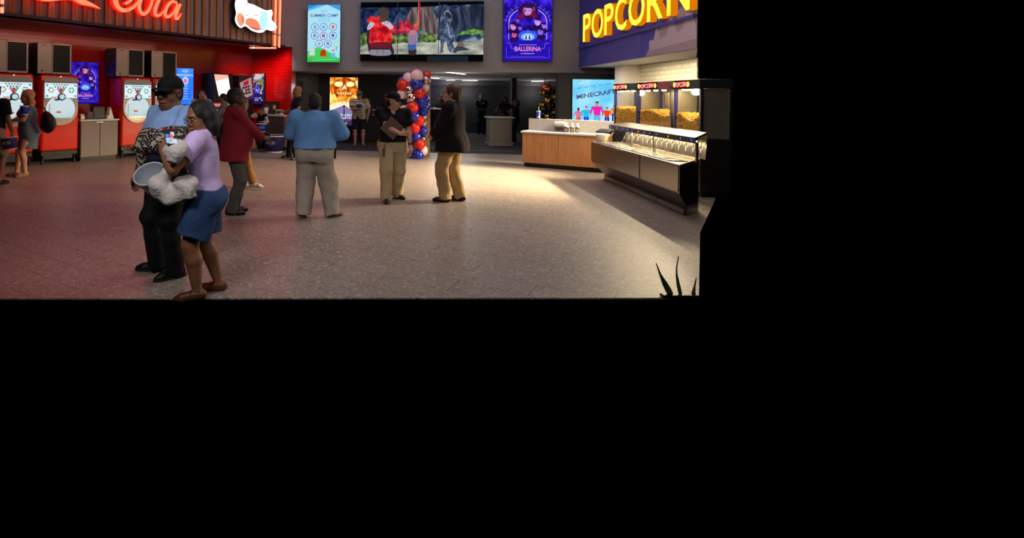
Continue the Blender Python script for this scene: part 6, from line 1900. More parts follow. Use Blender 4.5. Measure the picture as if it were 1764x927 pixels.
# member of staff with the binder
kha = cloth('khaki_chino', '#b4a27c', .85, .08, .3, 24)
def name_badge(root, s, HP, A, Lg, body_pt, Rm):
    q = MB(); p = body_pt(.128, .085, 1.335) * s
    q.ball(tuple(p), (.006 * s, .026 * s, .010 * s), mat('badge_orange', '#c07038', .5), 8); q.build('chest_badge', root)
    q = MB(); p = body_pt(.135, .02, 1.03) * s
    q.box(p[0], p[0] + .006, p[1] - .03, p[1] + .03, p[2] - .06, p[2] + .05, mat('grey_card', '#5a6058', .5)); q.build('hanging_pass', root)
    w = A[1]['W'] * s; e = A[1]['E'] * s; d = (e - w) / np.linalg.norm(e - w)
    q = MB(); q.tube([tuple(w + d * .015), tuple(w + d * .05)], .032 * s, M['black_plastic'], 14); q.build('wristband', root)
STAFF = person('member of staff in a black polo and cap holding a brown binder', on_z(675, 345), math.radians(-82), 1.70, MALE, LIGHT, .0065, sh=.185, limb=1.10, lean=(-.02, 0), wide=1.24, ll=1.12, hs=1.2,
    arms={-1: dict(w=(.30, .05, 1.10), pole=(-.1, -1, -.75), dir=(.15, 1, .1), palm=(-1, .1, .1), curl=.35), 1: dict(w=(.05, .285, .865), pole=(-1, .4, 0), dir=(.15, .05, -1), palm=(0, -1, 0), curl=.45)},
    feet={-1: dict(p=(.14, -.125), yaw=-.15), 1: dict(p=(-.16, .115), yaw=.55)}, head=(1.0, .06, 0), seed=18,
    wear=[dict(kind='shirt', mat=cloth('black_polo', '#0b0b0d', .8), sleeve=.72, hem=.955, grow=.020, vneck=1.1), dict(kind='trousers', mat=kha, grow=.014, leg=1.08, waist=.985), dict(kind='belt', mat=K['leather_black'], grow=.018, z=.975),
          dict(kind='shoes', mat=K['leather_black'], low=True), dict(kind='cap', mat=cloth('black_twill', '#08080a', .8)), dict(kind='glasses'), dict(kind='custom', fn=name_badge)],
    hair=dict(style='fringe', mat=K['hair_black']))

# man in the dark blazer
blz = cloth('dark_blazer_wool', '#191318', .85); kh2 = cloth('tan_chino', '#ac9064', .85, .08, .3, 24)
person('man in a dark blazer and tan trousers looking away to the left', on_z(777, 346.5), math.radians(152), 1.83, HEAVY, LIGHT, .0075, sh=.215, limb=1.15, lean=(-.015, 0), wide=1.16, hs=1.18,
    arms={1: dict(w=(.24, .16, 1.00), pole=(-.5, 1, -.5), dir=(.6, -.4, -.5), palm=(0, -1, 0), curl=.5), -1: dict(w=(.24, -.14, 1.0), pole=(-.4, -1, -.5), dir=(.7, .4, -.3), palm=(0, 1, 0), curl=.5)},
    feet={1: dict(p=(.05, .11), yaw=.15), -1: dict(p=(-.12, -.10), yaw=-.1)}, head=(.12, -.16, 0), seed=19,
    wear=[dict(kind='jacket', mat=blz, sleeve=1.95, hem=.76, flare=.035, grow=.026), dict(kind='trousers', mat=kh2, grow=.010, leg=1.02), dict(kind='shoes', mat=K['leather_black'], low=True), dict(kind='glasses')],
    hair=dict(style='side', mat=K['hair_brown']))

# woman in the grey dress
DRESS = person('blond woman in a grey dress carrying a black shoulder bag', on_z(47, 303), math.radians(222), 1.67, FEMALE, TAN, .009, sh=.165, limb=1.12, wide=1.42, hs=1.18,
    arms={1: dict(w=(.26, -.02, 1.14), pole=(-.3, 1, -.7), dir=(.5, -.8, .1), palm=(.2, 0, 1), curl=.5), -1: dict(w=(.28, -.13, 1.12), pole=(-.3, -1, -.8), dir=(.6, .6, .3), palm=(0, .3, 1), curl=.5)},
    feet={1: dict(p=(.06, .10), yaw=.35), -1: dict(p=(.16, -.13), yaw=-.3)}, head=(-.10, .10, 0), seed=20,
    wear=[dict(kind='dress', mat=cloth('blue_grey_dress', '#5a6876'), hem=.56, grow=.012), dict(kind='shoes', mat=cloth('tan_sandal', '#8a6a50', .6), low=True)],
    hair=dict(style='long', mat=K['hair_blond'], len=-.24))

# man cut by the left picture edge
EDGE = person('man in a black T-shirt and beige shorts cut by the left picture edge', on_z(-13, 318), math.radians(85), 1.78, MALE, '#7a5038', .009, sh=.20, limb=1.05,
    arms={-1: dict(w=(.13, -.25, .91), pole=(-1, -.6, 0), dir=(.15, .1, -1), palm=(0, 1, 0), curl=.9), 1: dict(w=(.05, .26, .88))},
    feet={1: dict(p=(.0, .12)), -1: dict(p=(.0, -.12))}, seed=21,
    wear=[dict(kind='shirt', mat=cloth('black_tee', '#0d0d10'), sleeve=.75, hem=.86, grow=.016), dict(kind='shorts', mat=cloth('beige_cotton', '#8a7860'), len=.95, grow=.012), dict(kind='shoes', mat=cloth('black_trainer', '#0e0e10', .5), sole=M['rubber'])],
    hair=dict(style='short', mat=K['hair_black']))

# people by the frozen drinks
person('dark haired woman in a white and black top with a hand raised to her face', on_z(346, 268) , math.radians(-70), 1.76, FEMALE, TAN, .011, sh=.17,
    arms={1: dict(w=(.17, .10, 1.47), pole=(.1, 1, -1), dir=(.1, -.3, 1), palm=(-.8, -.5, 0), curl=.4), -1: dict(w=(.14, -.2, .98), pole=(-.4, -1, -.3))}, head=(.0, .0, .12), seed=22,
    wear=[dict(kind='shirt', mat=cloth('white_blouse', '#b8aea4'), sleeve=.22, hem=.90), dict(kind='trousers', mat=blk), dict(kind='shoes', mat=K['leather_black'])], hair=dict(style='long', mat=K['hair_black'], len=-.20))
person('woman in a grey cardigan facing left at the frozen drinks', on_z(384, 266), math.radians(190), 1.64, FEMALE, MID, .011, sh=.165,
    arms={1: dict(w=(.3, .08, 1.12), pole=(-.3, 1, -.7), dir=(.8, -.3, .2)), -1: dict(w=(.3, -.1, 1.1), pole=(-.3, -1, -.7), dir=(.8, .3, .2))}, head=(0, .08, 0), seed=23,
    wear=[dict(kind='shirt', mat=cloth('grey_knit', '#6a6260'), sleeve=1.8, hem=.84, grow=.02), dict(kind='trousers', mat=blk), dict(kind='shoes', mat=K['leather_black'])], hair=dict(style='bun', mat=K['hair_black']))
KID = person('child in a black vest with white sleeves carrying a blue popcorn bucket', on_z(450, 259.5), math.radians(-100), 1.24, MALE, TAN, .011, sh=.165, limb=.95, child=True,
    arms={1: dict(w=(.27, .10, 1.20), pole=(-.2, 1, -.8), dir=(.5, -.8, -.1), palm=(0, -.4, .9), curl=.5), -1: dict(w=(.20, -.12, 1.56), pole=(.3, -1, -.6), dir=(.2, .4, .8), palm=(0, .9, 0), curl=.6)},
    seed=24, wear=[dict(kind='shirt', mat=cloth('white_jersey', '#bdb4ac'), sleeve=1.7, hem=.92, grow=.014), dict(kind='shirt', mat=cloth('black_vest', '#101014'), sleeve=.05, hem=.86, grow=.024), dict(kind='trousers', mat=cloth('dark_denim', '#1e2636'), leg=.9), dict(kind='shoes', mat=cloth('pale_shoe', '#b8a898', .6))],
    hair=dict(style='short', mat=K['hair_brown']))

# people in the dark corridor
person('auburn haired person with a blue cup partly hidden by the member of staff', on_z(668, 251), math.radians(-150), 1.76, FEMALE, MID, .012, sh=.175,
    arms={-1: dict(w=(.27, -.18, 1.17), pole=(-.2, -1, -.8), dir=(.6, .2, .4), curl=.6)}, seed=25,
    wear=[dict(kind='shirt', mat=blk, sleeve=.6, hem=.86), dict(kind='trousers', mat=blk), dict(kind='shoes', mat=mat('white_sneaker', '#a8a4a8', .6))], hair=dict(style='long', mat=K['hair_red'], len=-.2))
def camera_gear(root, s, HP, A, Lg, body_pt, Rm):
    c = body_pt(.20, .02, 1.34) * s
    q = MB(); q.box(c[0] - .04, c[0] + .03, c[1] - .07, c[1] + .07, c[2] - .045, c[2] + .045, M['black_plastic']); q.lathe([(.04, 0), (.04, .09)], (0, 0, 0), M['black_plastic'], 14, tx=lambda v: Vector((c[0] + .03 + v[2], c[1] + v[0], c[2] + v[1])))
    q.build('body_camera', root)
    q = MB(); q.lathe([(.03, .091), (.02, .093)], (0, 0, 0), mat('lens_glint', '#c8c8d0', .1, metal=.9, noise=0), 14, tx=lambda v: Vector((c[0] + .03 + v[2], c[1] + v[0], c[2] + v[1]))); q.build('lens_ring', root)
    q = MB(); a = body_pt(.13, .08, 1.42) * s; b_ = body_pt(.13, -.08, 1.42) * s
    q.tube([tuple(a), tuple(c + np.array([0, .05, .03])), ], .008 * s, mat('pale_strap', '#5a5a60', .6), 6); q.build('strap', root)
person('person all in black with a pale cap badge standing at the dark corridor wall', on_z(829, 231.5), math.radians(-95), 1.76, MALE, '#241a18', .013, sh=.195, limb=1.05,
    arms={1: dict(w=(.22, .05, 1.07), pole=(-.2, 1, -.6), dir=(.3, -.9, .1), curl=.5), -1: dict(w=(.22, -.05, 1.07), pole=(-.2, -1, -.6), dir=(.3, .9, .1), curl=.5)}, seed=26,
    wear=[dict(kind='shirt', mat=blk, sleeve=.6, hem=.86, grow=.016), dict(kind='trousers', mat=blk), dict(kind='shoes', mat=K['leather_black']), dict(kind='cap', mat=blk, patch=mat('badge_white', '#e8e8ee', .2, noise=0, metal=.6)), dict(kind='custom', fn=camera_gear)])
person('person in black half hidden by the dark blazer at the far table', on_z(757, 236), math.radians(-70), 1.74, MALE, '#3a2018', .013,
    arms={1: dict(w=(.25, .12, 1.1), pole=(-.2, 1, -.6), dir=(.6, -.5, .1)), -1: dict(w=(.25, -.12, 1.1), pole=(-.2, -1, -.6), dir=(.6, .5, .1))}, seed=27,
    wear=[dict(kind='shirt', mat=blk, sleeve=.7, hem=.86), dict(kind='trousers', mat=blk), dict(kind='shoes', mat=K['leather_black']), dict(kind='cap', mat=blk, patch=mat('badge_white', '#e8e8ee', .2))])
person('woman in black with bare arms standing behind the grey podium', on_z(869, 244), math.radians(-80), 1.66, FEMALE, '#4a2418', .013, sh=.17,
    arms={1: dict(w=(.12, .30, 1.15), pole=(-.2, 1, -1), dir=(.5, .2, .3)), -1: dict(w=(.20, -.24, 1.05), pole=(-.3, -1, -.6), dir=(.6, .3, .1))}, seed=28,
    wear=[dict(kind='shirt', mat=cloth('navy_top', '#10121c'), sleeve=.4, hem=.86), dict(kind='trousers', mat=blk), dict(kind='shoes', mat=K['leather_black'])], hair=dict(style='bob', mat=K['hair_black'], len=-.1))
person('person in a long black outfit standing at the right side of the grey podium', on_z(888, 247), math.radians(160), 1.56, FEMALE, '#50281c', .013, sh=.165, feet={1: dict(p=(.02, .10), yaw=.1), -1: dict(p=(.06, -.09), yaw=0)},
    arms={1: dict(w=(.26, .08, 1.25), pole=(-.2, 1, -.8), dir=(.6, -.2, .5)), -1: dict(w=(.25, -.1, 1.2), pole=(-.2, -1, -.8), dir=(.6, .2, .5))}, seed=29,
    wear=[dict(kind='shirt', mat=blk, sleeve=.8, hem=.80), dict(kind='trousers', mat=blk, leg=1.1), dict(kind='shoes', mat=mat('white_sneaker', '#a8a4a8'))], hair=dict(style='bob', mat=K['hair_brown'], len=-.1))
# ================================================================== THINGS THE PEOPLE HOLD
def blob(name, lo, hi, h, fn, m, label, cat, group=None, parts=None):
    """soft object grown in world space, its origin at its centre"""
    c = (np.array(lo) + np.array(hi)) / 2
    f = Field(np.array(lo) - c, np.array(hi) - c, h)
    fn(f, c)
    V, Q = f.mesh()
    e = mesh_obj(name, V, Q, [m], None, None, 1)
    e.location = Vector(tuple(c))
    return tag(e, label, cat, group)
def A3(px, py, d): return np.array(at(px, py, d)[:])
def leopard():
    m = bpy.data.materials.new('leopard_fleece'); m.use_nodes = True
    nt = m.node_tree; b = nt.nodes['Principled BSDF']; b.inputs['Roughness'].default_value = .95; b.inputs['Specular IOR Level'].default_value = .1
    tc = nt.nodes.new('ShaderNodeTexCoord')
    nz = nt.nodes.new('ShaderNodeTexNoise'); nz.inputs['Scale'].default_value = 16; nz.inputs['Detail'].default_value = 1
    ad = nt.nodes.new('ShaderNodeMixRGB'); ad.blend_type = 'ADD'; ad.inputs['Fac'].default_value = .055
    v = nt.nodes.new('ShaderNodeTexVoronoi'); v.inputs['Scale'].default_value = 38
    r = nt.nodes.new('ShaderNodeValToRGB'); cr = r.color_ramp
    for p, c in ((0.0, '#6e6258'), (.28, '#5c5048'), (.34, '#0c0a0a'), (.56, '#120e0e'), (.64, '#a0988e')):
        if p in (0.0,): e = cr.elements[0]; e.position = p
        elif p == .64: e = cr.elements[-1]; e.position = p
        else: e = cr.elements.new(p)
        e.color = lin(c) + (1,)
    nt.links.new(tc.outputs['Object'], nz.inputs['Vector']); nt.links.new(tc.outputs['Object'], ad.inputs['Color1']); nt.links.new(nz.outputs['Color'], ad.inputs['Color2'])
    nt.links.new(ad.outputs[0], v.inputs['Vector']); nt.links.new(v.outputs['Distance'], r.inputs['Fac']); nt.links.new(r.outputs['Color'], b.inputs['Base Color'])
    return m
DL = 4.50
def fleece(f, c):
    f.ell(A3(292, 243, DL) - c, (.20, .10, .125), None, .03)
    f.ell(A3(262, 246, DL) - c, (.12, .10, .12), None, .04)
    f.ell(A3(318, 240, DL + .03) - c, (.10, .09, .11), None, .04)
    f.chain([A3(256, 240, DL) - c, A3(247, 262, DL + .02) - c, A3(245, 284, DL + .04) - c], [.085, .058, .04], .04)
    f.wrinkle(.010, 26, 4)
blob('fleece_jacket', A3(222, 310, DL) - .16, A3(345, 200, DL) + .16, .0085, fleece, leopard(), 'leopard print fleece bundled in front of the man in the black cap', 'jacket')
def navy(f, c):
    f.ell(A3(269, 270, DL + .03) - c, (.085, .075, .085), None, .03); f.ell(A3(280, 262, DL + .05) - c, (.10, .07, .09), None, .03); f.wrinkle(.005, 30, 6)
blob('sweater', A3(246, 300, DL) - .12, A3(305, 240, DL) + .12, .0085, navy, cloth('navy_knit', '#11132a'), 'dark navy knit bundled below the leopard print fleece', 'sweater')
# white tub
tc_ = at(257, 299, 4.36)
tub = empty('tub', tc_, 0, 'translucent white tub tilted open towards the viewer below the navy knit', 'tub')
tub.rotation_euler = Vector((-.10, -.62, .78)).to_track_quat('Z', 'Y').to_euler()
frost = mat('frosted_plastic', '#8c959e', .35, noise=.03)
q = MB(); q.lathe([(.088, -.15), (.125, 0.0)], (0, 0, 0), frost, 30, cap=(True, False)); q.lathe([(.121, -.002), (.085, -.145)], (0, 0, 0), frost, 30, cap=(False, True)); q.build('bowl', tub)
q = MB(); q.lathe([(.121, -.006), (.121, .004), (.132, .004), (.132, -.006)], (0, 0, 0), mat('rim_plastic', '#b4bac0', .35, noise=0), 30, cap=(False, False)); q.build('rim', tub)
q = MB(); q.lathe([(.070, -.1445), (.062, -.142)], (0, 0, 0), mat('rim_plastic', '#ccd2d6'), 30); q.build('bottom_ring', tub)
# white jacket over the woman's forearm
DJ = 4.06
WHITE = cloth('white_terry', '#c8c4c0', .95, .05, .5, 40)
def jacket(f, c):
    f.chain([A3(314, 256, DJ - .10) - c, A3(302, 262, DJ - .17) - c, A3(296, 281, DJ - .19) - c], [.055, .062, .040], .03, cut1=0.0)
    f.ell(A3(303, 259, DJ - .13) - c, (.095, .07, .06), None, .03)
    f.chain([A3(286, 296, DJ + .06) - c, A3(276, 318, DJ - .02) - c, A3(292, 340, DJ - .03) - c], [.035, .07, .055], .04)
    f.ell(A3(280, 330, DJ - .02) - c, (.10, .06, .055), None, .03)
    f.ell(A3(303, 332, DJ - .02) - c, (.11, .055, .075), None, .04)
    f.chain([A3(312, 315, DJ - .03) - c, A3(325, 318, DJ - .03) - c, A3(328, 341, DJ - .03) - c], [.055, .06, .046], .03, cut1=0.0)
    f.chain([A3(304, 262, DJ - .08) - c, A3(292, 292, DJ + .05) - c], [.04, .035], .03)
    f.wrinkle(.009, 30, 9)
blob('jacket', A3(250, 372, DJ) - np.array([.12, .34, .1]), A3(348, 236, DJ) + .14, .0075, jacket, WHITE, 'white towelling jacket hung over the forearm of the woman in lavender', 'jacket')
# phone
ph = empty('smartphone', at(294, 236, 3.90), 0, 'smartphone with a lit screen held by the woman in lavender', 'phone')
ph.rotation_euler = Vector((.40, -.62, .80)).to_track_quat('Z', 'Y').to_euler()
q = MB(); q.box(-.042, .042, -.072, .072, -.009, 0, M['black_plastic']); q.build('body', ph, bevel=.005)
q = MB(); q.box(-.039, .039, -.069, .069, .0004, .0008, glow('#2a3a5a', .6))
for a, b_, c_, d_, col in ((-.039, .02, -.06, -.005, '#a8c8e8'), (-.02, .039, -.066, -.02, '#d8e4f0'), (-.005, .02, -.03, .03, '#e06a6a'), (.005, .03, .01, .05, '#f0d8d0'), (-.036, -.01, .0, .03, '#5a8ad0'), (-.02, .0, -.05, -.03, '#3a6ab8')): q.box(a, b_, c_, d_, .0008, .0011, glow(col, 1.0))
q.build('display', ph)
q = MB(); q.box(-.046, .046, .074, .084, -.011, .003, mat('red_case', '#a01420', .4)); q.build('case', ph, bevel=.003)
# binder
bd = empty('binder', at(675.5, 221, 8.12), 0, 'brown binder with white page edges held by the member of staff', 'binder')
bd.rotation_euler = Matrix(((.72, .69, 0), (-.12, .10, -1), (-.68, .71, .15))).to_3x3().transposed().to_quaternion().to_euler() if False else (math.radians(101), math.radians(41), math.radians(9))
bc = mat('brown_board', '#6a5245', .6, noise=.08)
q = MB(); q.box(-.13, .13, -.125, .125, .013, .017, bc); q.build('cover', bd, bevel=.001)
q = MB(); q.box(-.13, .13, -.125, .125, -.017, -.013, bc); q.build('back_cover', bd, bevel=.001)
q = MB(); q.box(-.124, .129, -.120, .124, -.012, .012, M['card_white']); q.build('pages', bd)
q = MB(); q.box(-.134, -.130, -.125, .125, -.017, .017, bc); q.build('spine', bd)
# popcorn buckets and cups in hands
def bucket(loc, r0, r1, hgt, body, label, group=None, text=None, handle=False, tilt=0):
    e = empty('popcorn_bucket', loc, 0, label, 'bucket', group)
    e.rotation_euler = (0, tilt, 0)
    q = MB(); q.lathe([(r0, 0), (r1, hgt)], (0, 0, 0), body, 24, cap=(True, False)); q.lathe([(r1 - .006, hgt), (r0 - .004, .006)], (0, 0, 0), M['card_white'], 24, cap=(False, True)); q.build('body', e)
    q = MB(); q.lathe([(r1, hgt - .008), (r1 + .008, hgt), (r1, hgt + .006)], (0, 0, 0), M['card_white'], 24, cap=(False, False)); q.build('rim', e)
    q = MB(); q.lathe([(r0 + .001, .0), (r0 + .004, .014)], (0, 0, 0), M['card_white'], 24, cap=(False, False)); q.build('foot_band', e)
    if text:
        q = MB(); wrap(text, hgt * .25, hgt * .58, -PI / 2, q, M['card_white'], lambda z: r0 + (r1 - r0) * z / hgt + .003); q.build('print', e)
    if handle:
        q = MB(); q.tube([(r1 * math.cos(t), 0, hgt + .08 * math.sin(t)) for t in np.linspace(0, PI, 9)], .004, M['white_plastic'], 6); q.build('handle', e)
    return e
def hand_pt(p, sd, off): 
    v = p['A'][sd]['W'] + nrm(p['A'][sd]['dir']) * .10
    r = p['root']; w = p['pt'](v); return w + Vector(off)
h0 = hand_pt(EDGE, -1, (0, 0, 0))
bucket(at(18, 257.5, 9.25), .105, .125, .21, M['bucket_purple'], 'purple popcorn bucket hanging from the hand at the left picture edge', None, 'NCG', True, -.12)
bucket(at(42, 198, 10.02), .062, .075, .17, M['paper_blue'], 'blue popcorn cup held by the woman in the grey dress')
bucket(at(450.5, 227, 15.08), .11, .15, .23, M['paper_blue'], 'blue popcorn bucket carried by the child', None, 'NCG')
e = empty('snack_tray', at(457, 238, 15.12), .2, 'small blue card tray held below the child\'s bucket', 'tray')
q = MB(); q.prism([(-.09, 0), (.09, 0), (.11, .12), (-.11, .12)], -.05, .05, M['paper_blue']); q.build('body', e, bevel=.004); q = MB(); q.box(-.10, .10, -.051, .051, .121, .128, M['card_white']); q.build('rim', e)
bucket(at(619, 187, 16.98), .06, .08, .15, M['paper_blue'], 'blue cup held by the man in the checked shirt')
bucket(at(644, 198, 17.05), .06, .08, .17, M['paper_blue'], 'blue cup held by the auburn haired person')
# child's white cup
e = empty('paper_cup', at(458, 196, 15.2), 0, 'pale paper cup beside the raised hand of the child', 'cup')
q = MB(); q.lathe([(.05, 0), (.07, .16)], (0, 0, 0), M['card_white'], 18); q.build('cup', e); q = MB(); q.lathe([(.072, .161), (.074, .17), (.05, .18)], (0, 0, 0), M['white_plastic'], 18); q.build('lid', e)
# shoulder bag
def bag(f, c):
    f.ell(A3(83, 213, 10.2) - c, (.15, .08, .19), None, .03); f.ell(A3(79, 205, 10.2) - c, (.11, .07, .16), None, .05); f.wrinkle(.006, 22, 3)
bg = blob('shoulder_bag', A3(60, 240, 10.2) - .12, A3(105, 185, 10.2) + .12, .012, bag, mat('soft_black_leather', '#0d0a0b', .45, noise=.15), 'slouchy black shoulder bag at the back of the woman in the grey dress', 'bag')
q = MB(); c_ = np.array(bg.location[:]); q.tube([tuple(A3(84, 200, 10.15) - c_), tuple(A3(76, 186, 10.2) - c_), tuple(A3(66, 182, 10.3) - c_)], .012, M['black_plastic'], 8); q.build('strap', bg)
# phone pouch on the blue shirt man's belt
e = empty('belt_pouch', at(577, 262, 7.12), 0, 'black phone pouch on the belt of the man in the blue shirt', 'pouch')
q = MB(); q.box(-.014, .014, -.03, .03, -.09, .08, K['leather_black']); q.build('pouch', e, bevel=.008); q = MB(); q.box(-.016, .016, -.031, .031, .03, .085, K['leather_black']); q.build('flap', e, bevel=.006)
# staff keys / phone at the hip
e = empty('hip_radio', at(661, 262, 8.16), 0, 'grey handset clipped at the hip of the member of staff', 'handset')
q = MB(); q.box(-.02, .02, -.015, .015, -.07, .06, mat('grey_handset', '#4a524e', .5)); q.build('body', e, bevel=.006); q = MB(); q.tube([(.012, 0, .06), (.012, 0, .12)], .005, M['black_plastic'], 6); q.build('aerial', e)

# ================================================================== BALLOONS
def bal_mat(name, col, metal=0.0, rough=.22): return mat(name, col, rough, metal=metal, noise=0, coat=.3)
BR, BW_, BB = bal_mat('red_latex', '#d42418'), bal_mat('white_latex', '#e6c8cc'), bal_mat('blue_latex', '#1c28a0')
BS, BG, BK = bal_mat('silver_foil', '#c8beb8', 1.0, .16), bal_mat('gold_foil', '#c89a2c', 1.0, .16), bal_mat('black_latex', '#08080a')
def balloon(parent, base, c, r, m, out, name='balloon'):
    """latex balloon with its knot pointing back to the pole"""
    c, out = Vector(c) - Vector(base), Vector(out).normalized()
    prof = [(.004, -1.22), (.05, -1.17), (.035, -1.12), (.30, -.94), (.62, -.70), (.86, -.38), (.98, -.05), (.98, .25), (.86, .55), (.62, .80), (.32, .95), (.0, 1.0)]
    R = out.to_track_quat('Z', 'Y').to_matrix()
    q = MB(); q.lathe([(a * r, b_ * r) for a, b_ in prof], (0, 0, 0), m, 18, tx=lambda v: c + R @ Vector(v), cap=(True, False))
    return q.build(name, parent)
BD = 13.95
pole_c = at(728, 273, 14.35)
bc_ = empty('balloon_column', Vector((at(717, 270, BD).x, BD + .1, 0.003)), 0, 'tall red, white, blue and silver balloon column beside the pole', 'balloon column')
q = MB(); q.tube([(0, 0, .0), (0, 0, 2.25)], .02, M['white_plastic'], 8); q.build('stem', bc_)
q = MB(); q.lathe([(.16, 0), (.16, .02), (.03, .03)], (0, 0, 0), M['dark_plastic'], 20); q.build('base_plate', bc_)
base = bc_.location.copy()
def cb(x, y, r, m, dd, par, b0, D, ox, oy, k):
    px, py = ox + x / k, oy + y / k
    p = at(px, py, D + dd)
    axis = Vector((b0.x, b0.y, p.z)); out = p - axis
    if out.length < .03: out = Vector((0, -1, 0))
    balloon(par, b0, p, r / k / FPX * D * 1.06, m, out + Vector((0, -.05, 0)))
for x, y, r, m, dd in ((1115, 90, 50, BR, .10), (1122, 107, 55, BW_, -.10), (1048, 125, 48, BW_, .0), (1208, 103, 40, BR, .12), (1200, 143, 40, BS, .02), (988, 142, 28, BB, .16), (1003, 190, 55, BR, -.02),
                       (1120, 182, 54, BB, -.12), (1197, 212, 36, BW_, .06), (1055, 233, 42, BS, -.10), (1148, 262, 50, BR, -.12), (992, 272, 48, BW_, .02), (1070, 302, 48, BS, -.10), (1185, 318, 46, BB, .0), (1165, 345, 52, BB, -.08),
                       (1085, 388, 54, BR, -.12), (1190, 385, 46, BB, -.02), (1012, 412, 46, BW_, .03), (1175, 420, 46, BB, .02), (1095, 465, 55, BB, -.08), (1142, 507, 48, BR, -.10), (1186, 480, 30, BS, .05), (1100, 570, 52, BR, -.10), (1175, 597, 42, BB, .0),
                       (1186, 540, 28, BS, .05), (1113, 647, 46, BB, -.08), (1176, 667, 28, BS, .04), (1145, 717, 48, BR, -.10), (1172, 770, 46, BW_, .0), (1040, 700, 34, BW_, .05), (1060, 620, 40, BR, .10), (1060, 760, 42, BW_, .08), (1130, 812, 52, BB, -.06)):
    cb(x, y, r, m, dd, bc_, base, BD, 500, 110, 5.15)
GD = 16.0
gp = at(948, 200, GD)
gb = empty('balloon_garland', Vector((gp.x, GD + .12, .005)), 0, 'gold and black balloon garland in the dark corridor', 'balloon garland')
q = MB(); q.tube([(0, 0, .0), (.03, 0, 1.2), (.0, 0, 2.1)], .015, M['black_plastic'], 8); q.build('stem', gb)
for x, y, r, m, dd in ((1160, 220, 32, BG, 0), (1222, 222, 24, BG, .05), (1115, 256, 30, BG, .0), (1195, 252, 24, BK, -.03), (1240, 262, 22, BG, .03), (1150, 283, 26, BK, -.02), (1213, 294, 32, BG, -.05), (1240, 340, 26, BK, .0), (1162, 328, 33, BG, -.06), (1195, 372, 28, BK, -.02),
                       (1110, 365, 30, BG, .02), (1125, 405, 26, BK, .03), (1165, 400, 26, BK, .0), (1211, 433, 22, BG, -.04), (1235, 400, 20, BG, .06), (1240, 455, 28, BK, .02), (1155, 470, 30, BG, -.04), (1120, 450, 26, BK, .05), (1195, 478, 28, BK, .0), (1170, 520, 30, BK, .0), (1215, 525, 28, BG, .0)):
    cb(x, y, r, m, dd, gb, gb.location, GD, 720, 110, 5.15)

# ================================================================== CORRIDOR THINGS
zc = bz + .028
def ceiling_light(p0, p1, label, strength=6.0, w=.11):
    a, b_ = Vector(p0), Vector(p1)
    d = b_ - a
    e = empty('ceiling_light', a + d * .5, math.atan2(d.y, d.x), label, 'ceiling light', 'linear corridor lights')
    L_ = d.length
    q = MB(); q.box(-L_ / 2 - .02, L_ / 2 + .02, -w / 2 - .02, w / 2 + .02, -.02, .0, M['white_paint']); q.build('frame', e)
    q = MB(); q.box(-L_ / 2, L_ / 2, -w / 2, w / 2, -.028, -.0205, glow('#fff4e4', strength)); q.build('diffuser', e)
for (a, b_, c_, d_), lab in (((770, 122.8, 799.5, 126.6), 'linear ceiling light above the dark blazer, nearest the grey wall'), ((742, 133.2, 755, 134.2), 'short linear ceiling light just right of the balloon pole'),
                             ((916, 138.8, 936.5, 141.6), 'linear ceiling light above the gold balloons'), ((797, 143.8, 822, 144.2), 'farthest linear ceiling light, flat against the corridor end'), ((769, 143.2, 783, 143.6), 'faint far ceiling light behind the head of the blazer man')):
    p0, p1 = on_z(a, b_, zc), on_z(c_, d_, zc)
    for p in (p0, p1):
        pass
    if p0.y > 23.4 or p1.y > 23.4:
        p0, p1 = at(a, b_, 23.45), at(c_, d_, 23.45); p0.z = p1.z = zc
    ceiling_light(p0, p1, lab)
    pl_ = bpy.data.lights.new('corridor_fill_point', 'POINT'); pl_.energy = 24.0; pl_.color = (1.0, .95, .90); pl_.shadow_soft_size = .12  # added point light below the fixture, brightens the corridor ceiling
    po_ = bpy.data.objects.new('corridor_fill_point', pl_); COL.objects.link(po_); po_.location = (p0 + p1) * .5 - Vector((0, 0, .50))
cp_ = MB(); q0, q1 = at(731.5, 200, 14.35), at(740.5, 200, 14.35)
cp_.box(q0.x, q1.x, 14.28, 14.42, .003, bz - .001 + .0, mat('tan_column_paint', '#8a6a4c', .6, noise=.08)); structure(cp_, 'column_lobby')
pl = at(842, 247.5, 17.6); pr_ = at(884, 247.5, 17.6)
Wp = pr_.x - pl.x
pod = empty('podium', Vector(((pl.x + pr_.x) / 2, 17.6, .004)), 0, 'grey panelled podium with a pale top in the dark corridor', 'podium')
pg = mat('grey_podium_paint', '#7c766a', .6, noise=.05)
q = MB(); q.box(-Wp / 2 + .04, Wp / 2 - .04, .02, .5, .0, .93, pg); q.build('body', pod, bevel=.006)
q = MB(); q.box(-Wp / 2, Wp / 2, -.02, .54, .0, .10, pg); q.build('plinth', pod, bevel=.01)
q = MB(); q.box(-Wp / 2 - .02, Wp / 2 + .02, -.04, .56, .932, .985, mat('pale_podium_top', '#b8b2a6', .5, noise=.04)); q.build('top', pod, bevel=.006)
q = MB(); q.box(-Wp / 2 + .12, Wp / 2 - .12, .008, .02, .18, .85, pg); q.build('front_panel', pod, bevel=.004)
ht = at(754, 235, 19.4)
tb = empty('high_table', Vector((ht.x, 19.4, .004)), 0, 'tall table with a pale top and black cloth behind the dark blazer', 'table')
q = MB(); q.lathe([(.35, 1.16), (.35, 1.20)], (0, 0, 0), M['stone_top'], 24); q.build('tabletop', tb)
q = MB(); q.lathe([(.30, .02), (.22, .5), (.34, 1.155)], (0, 0, 0), cloth('black_spandex', '#101016'), 24); q.build('cloth', tb)
e = empty('exit_sign', at(939, 149, 19.8), 0, 'small red lit exit sign above the gold balloons', 'exit sign')
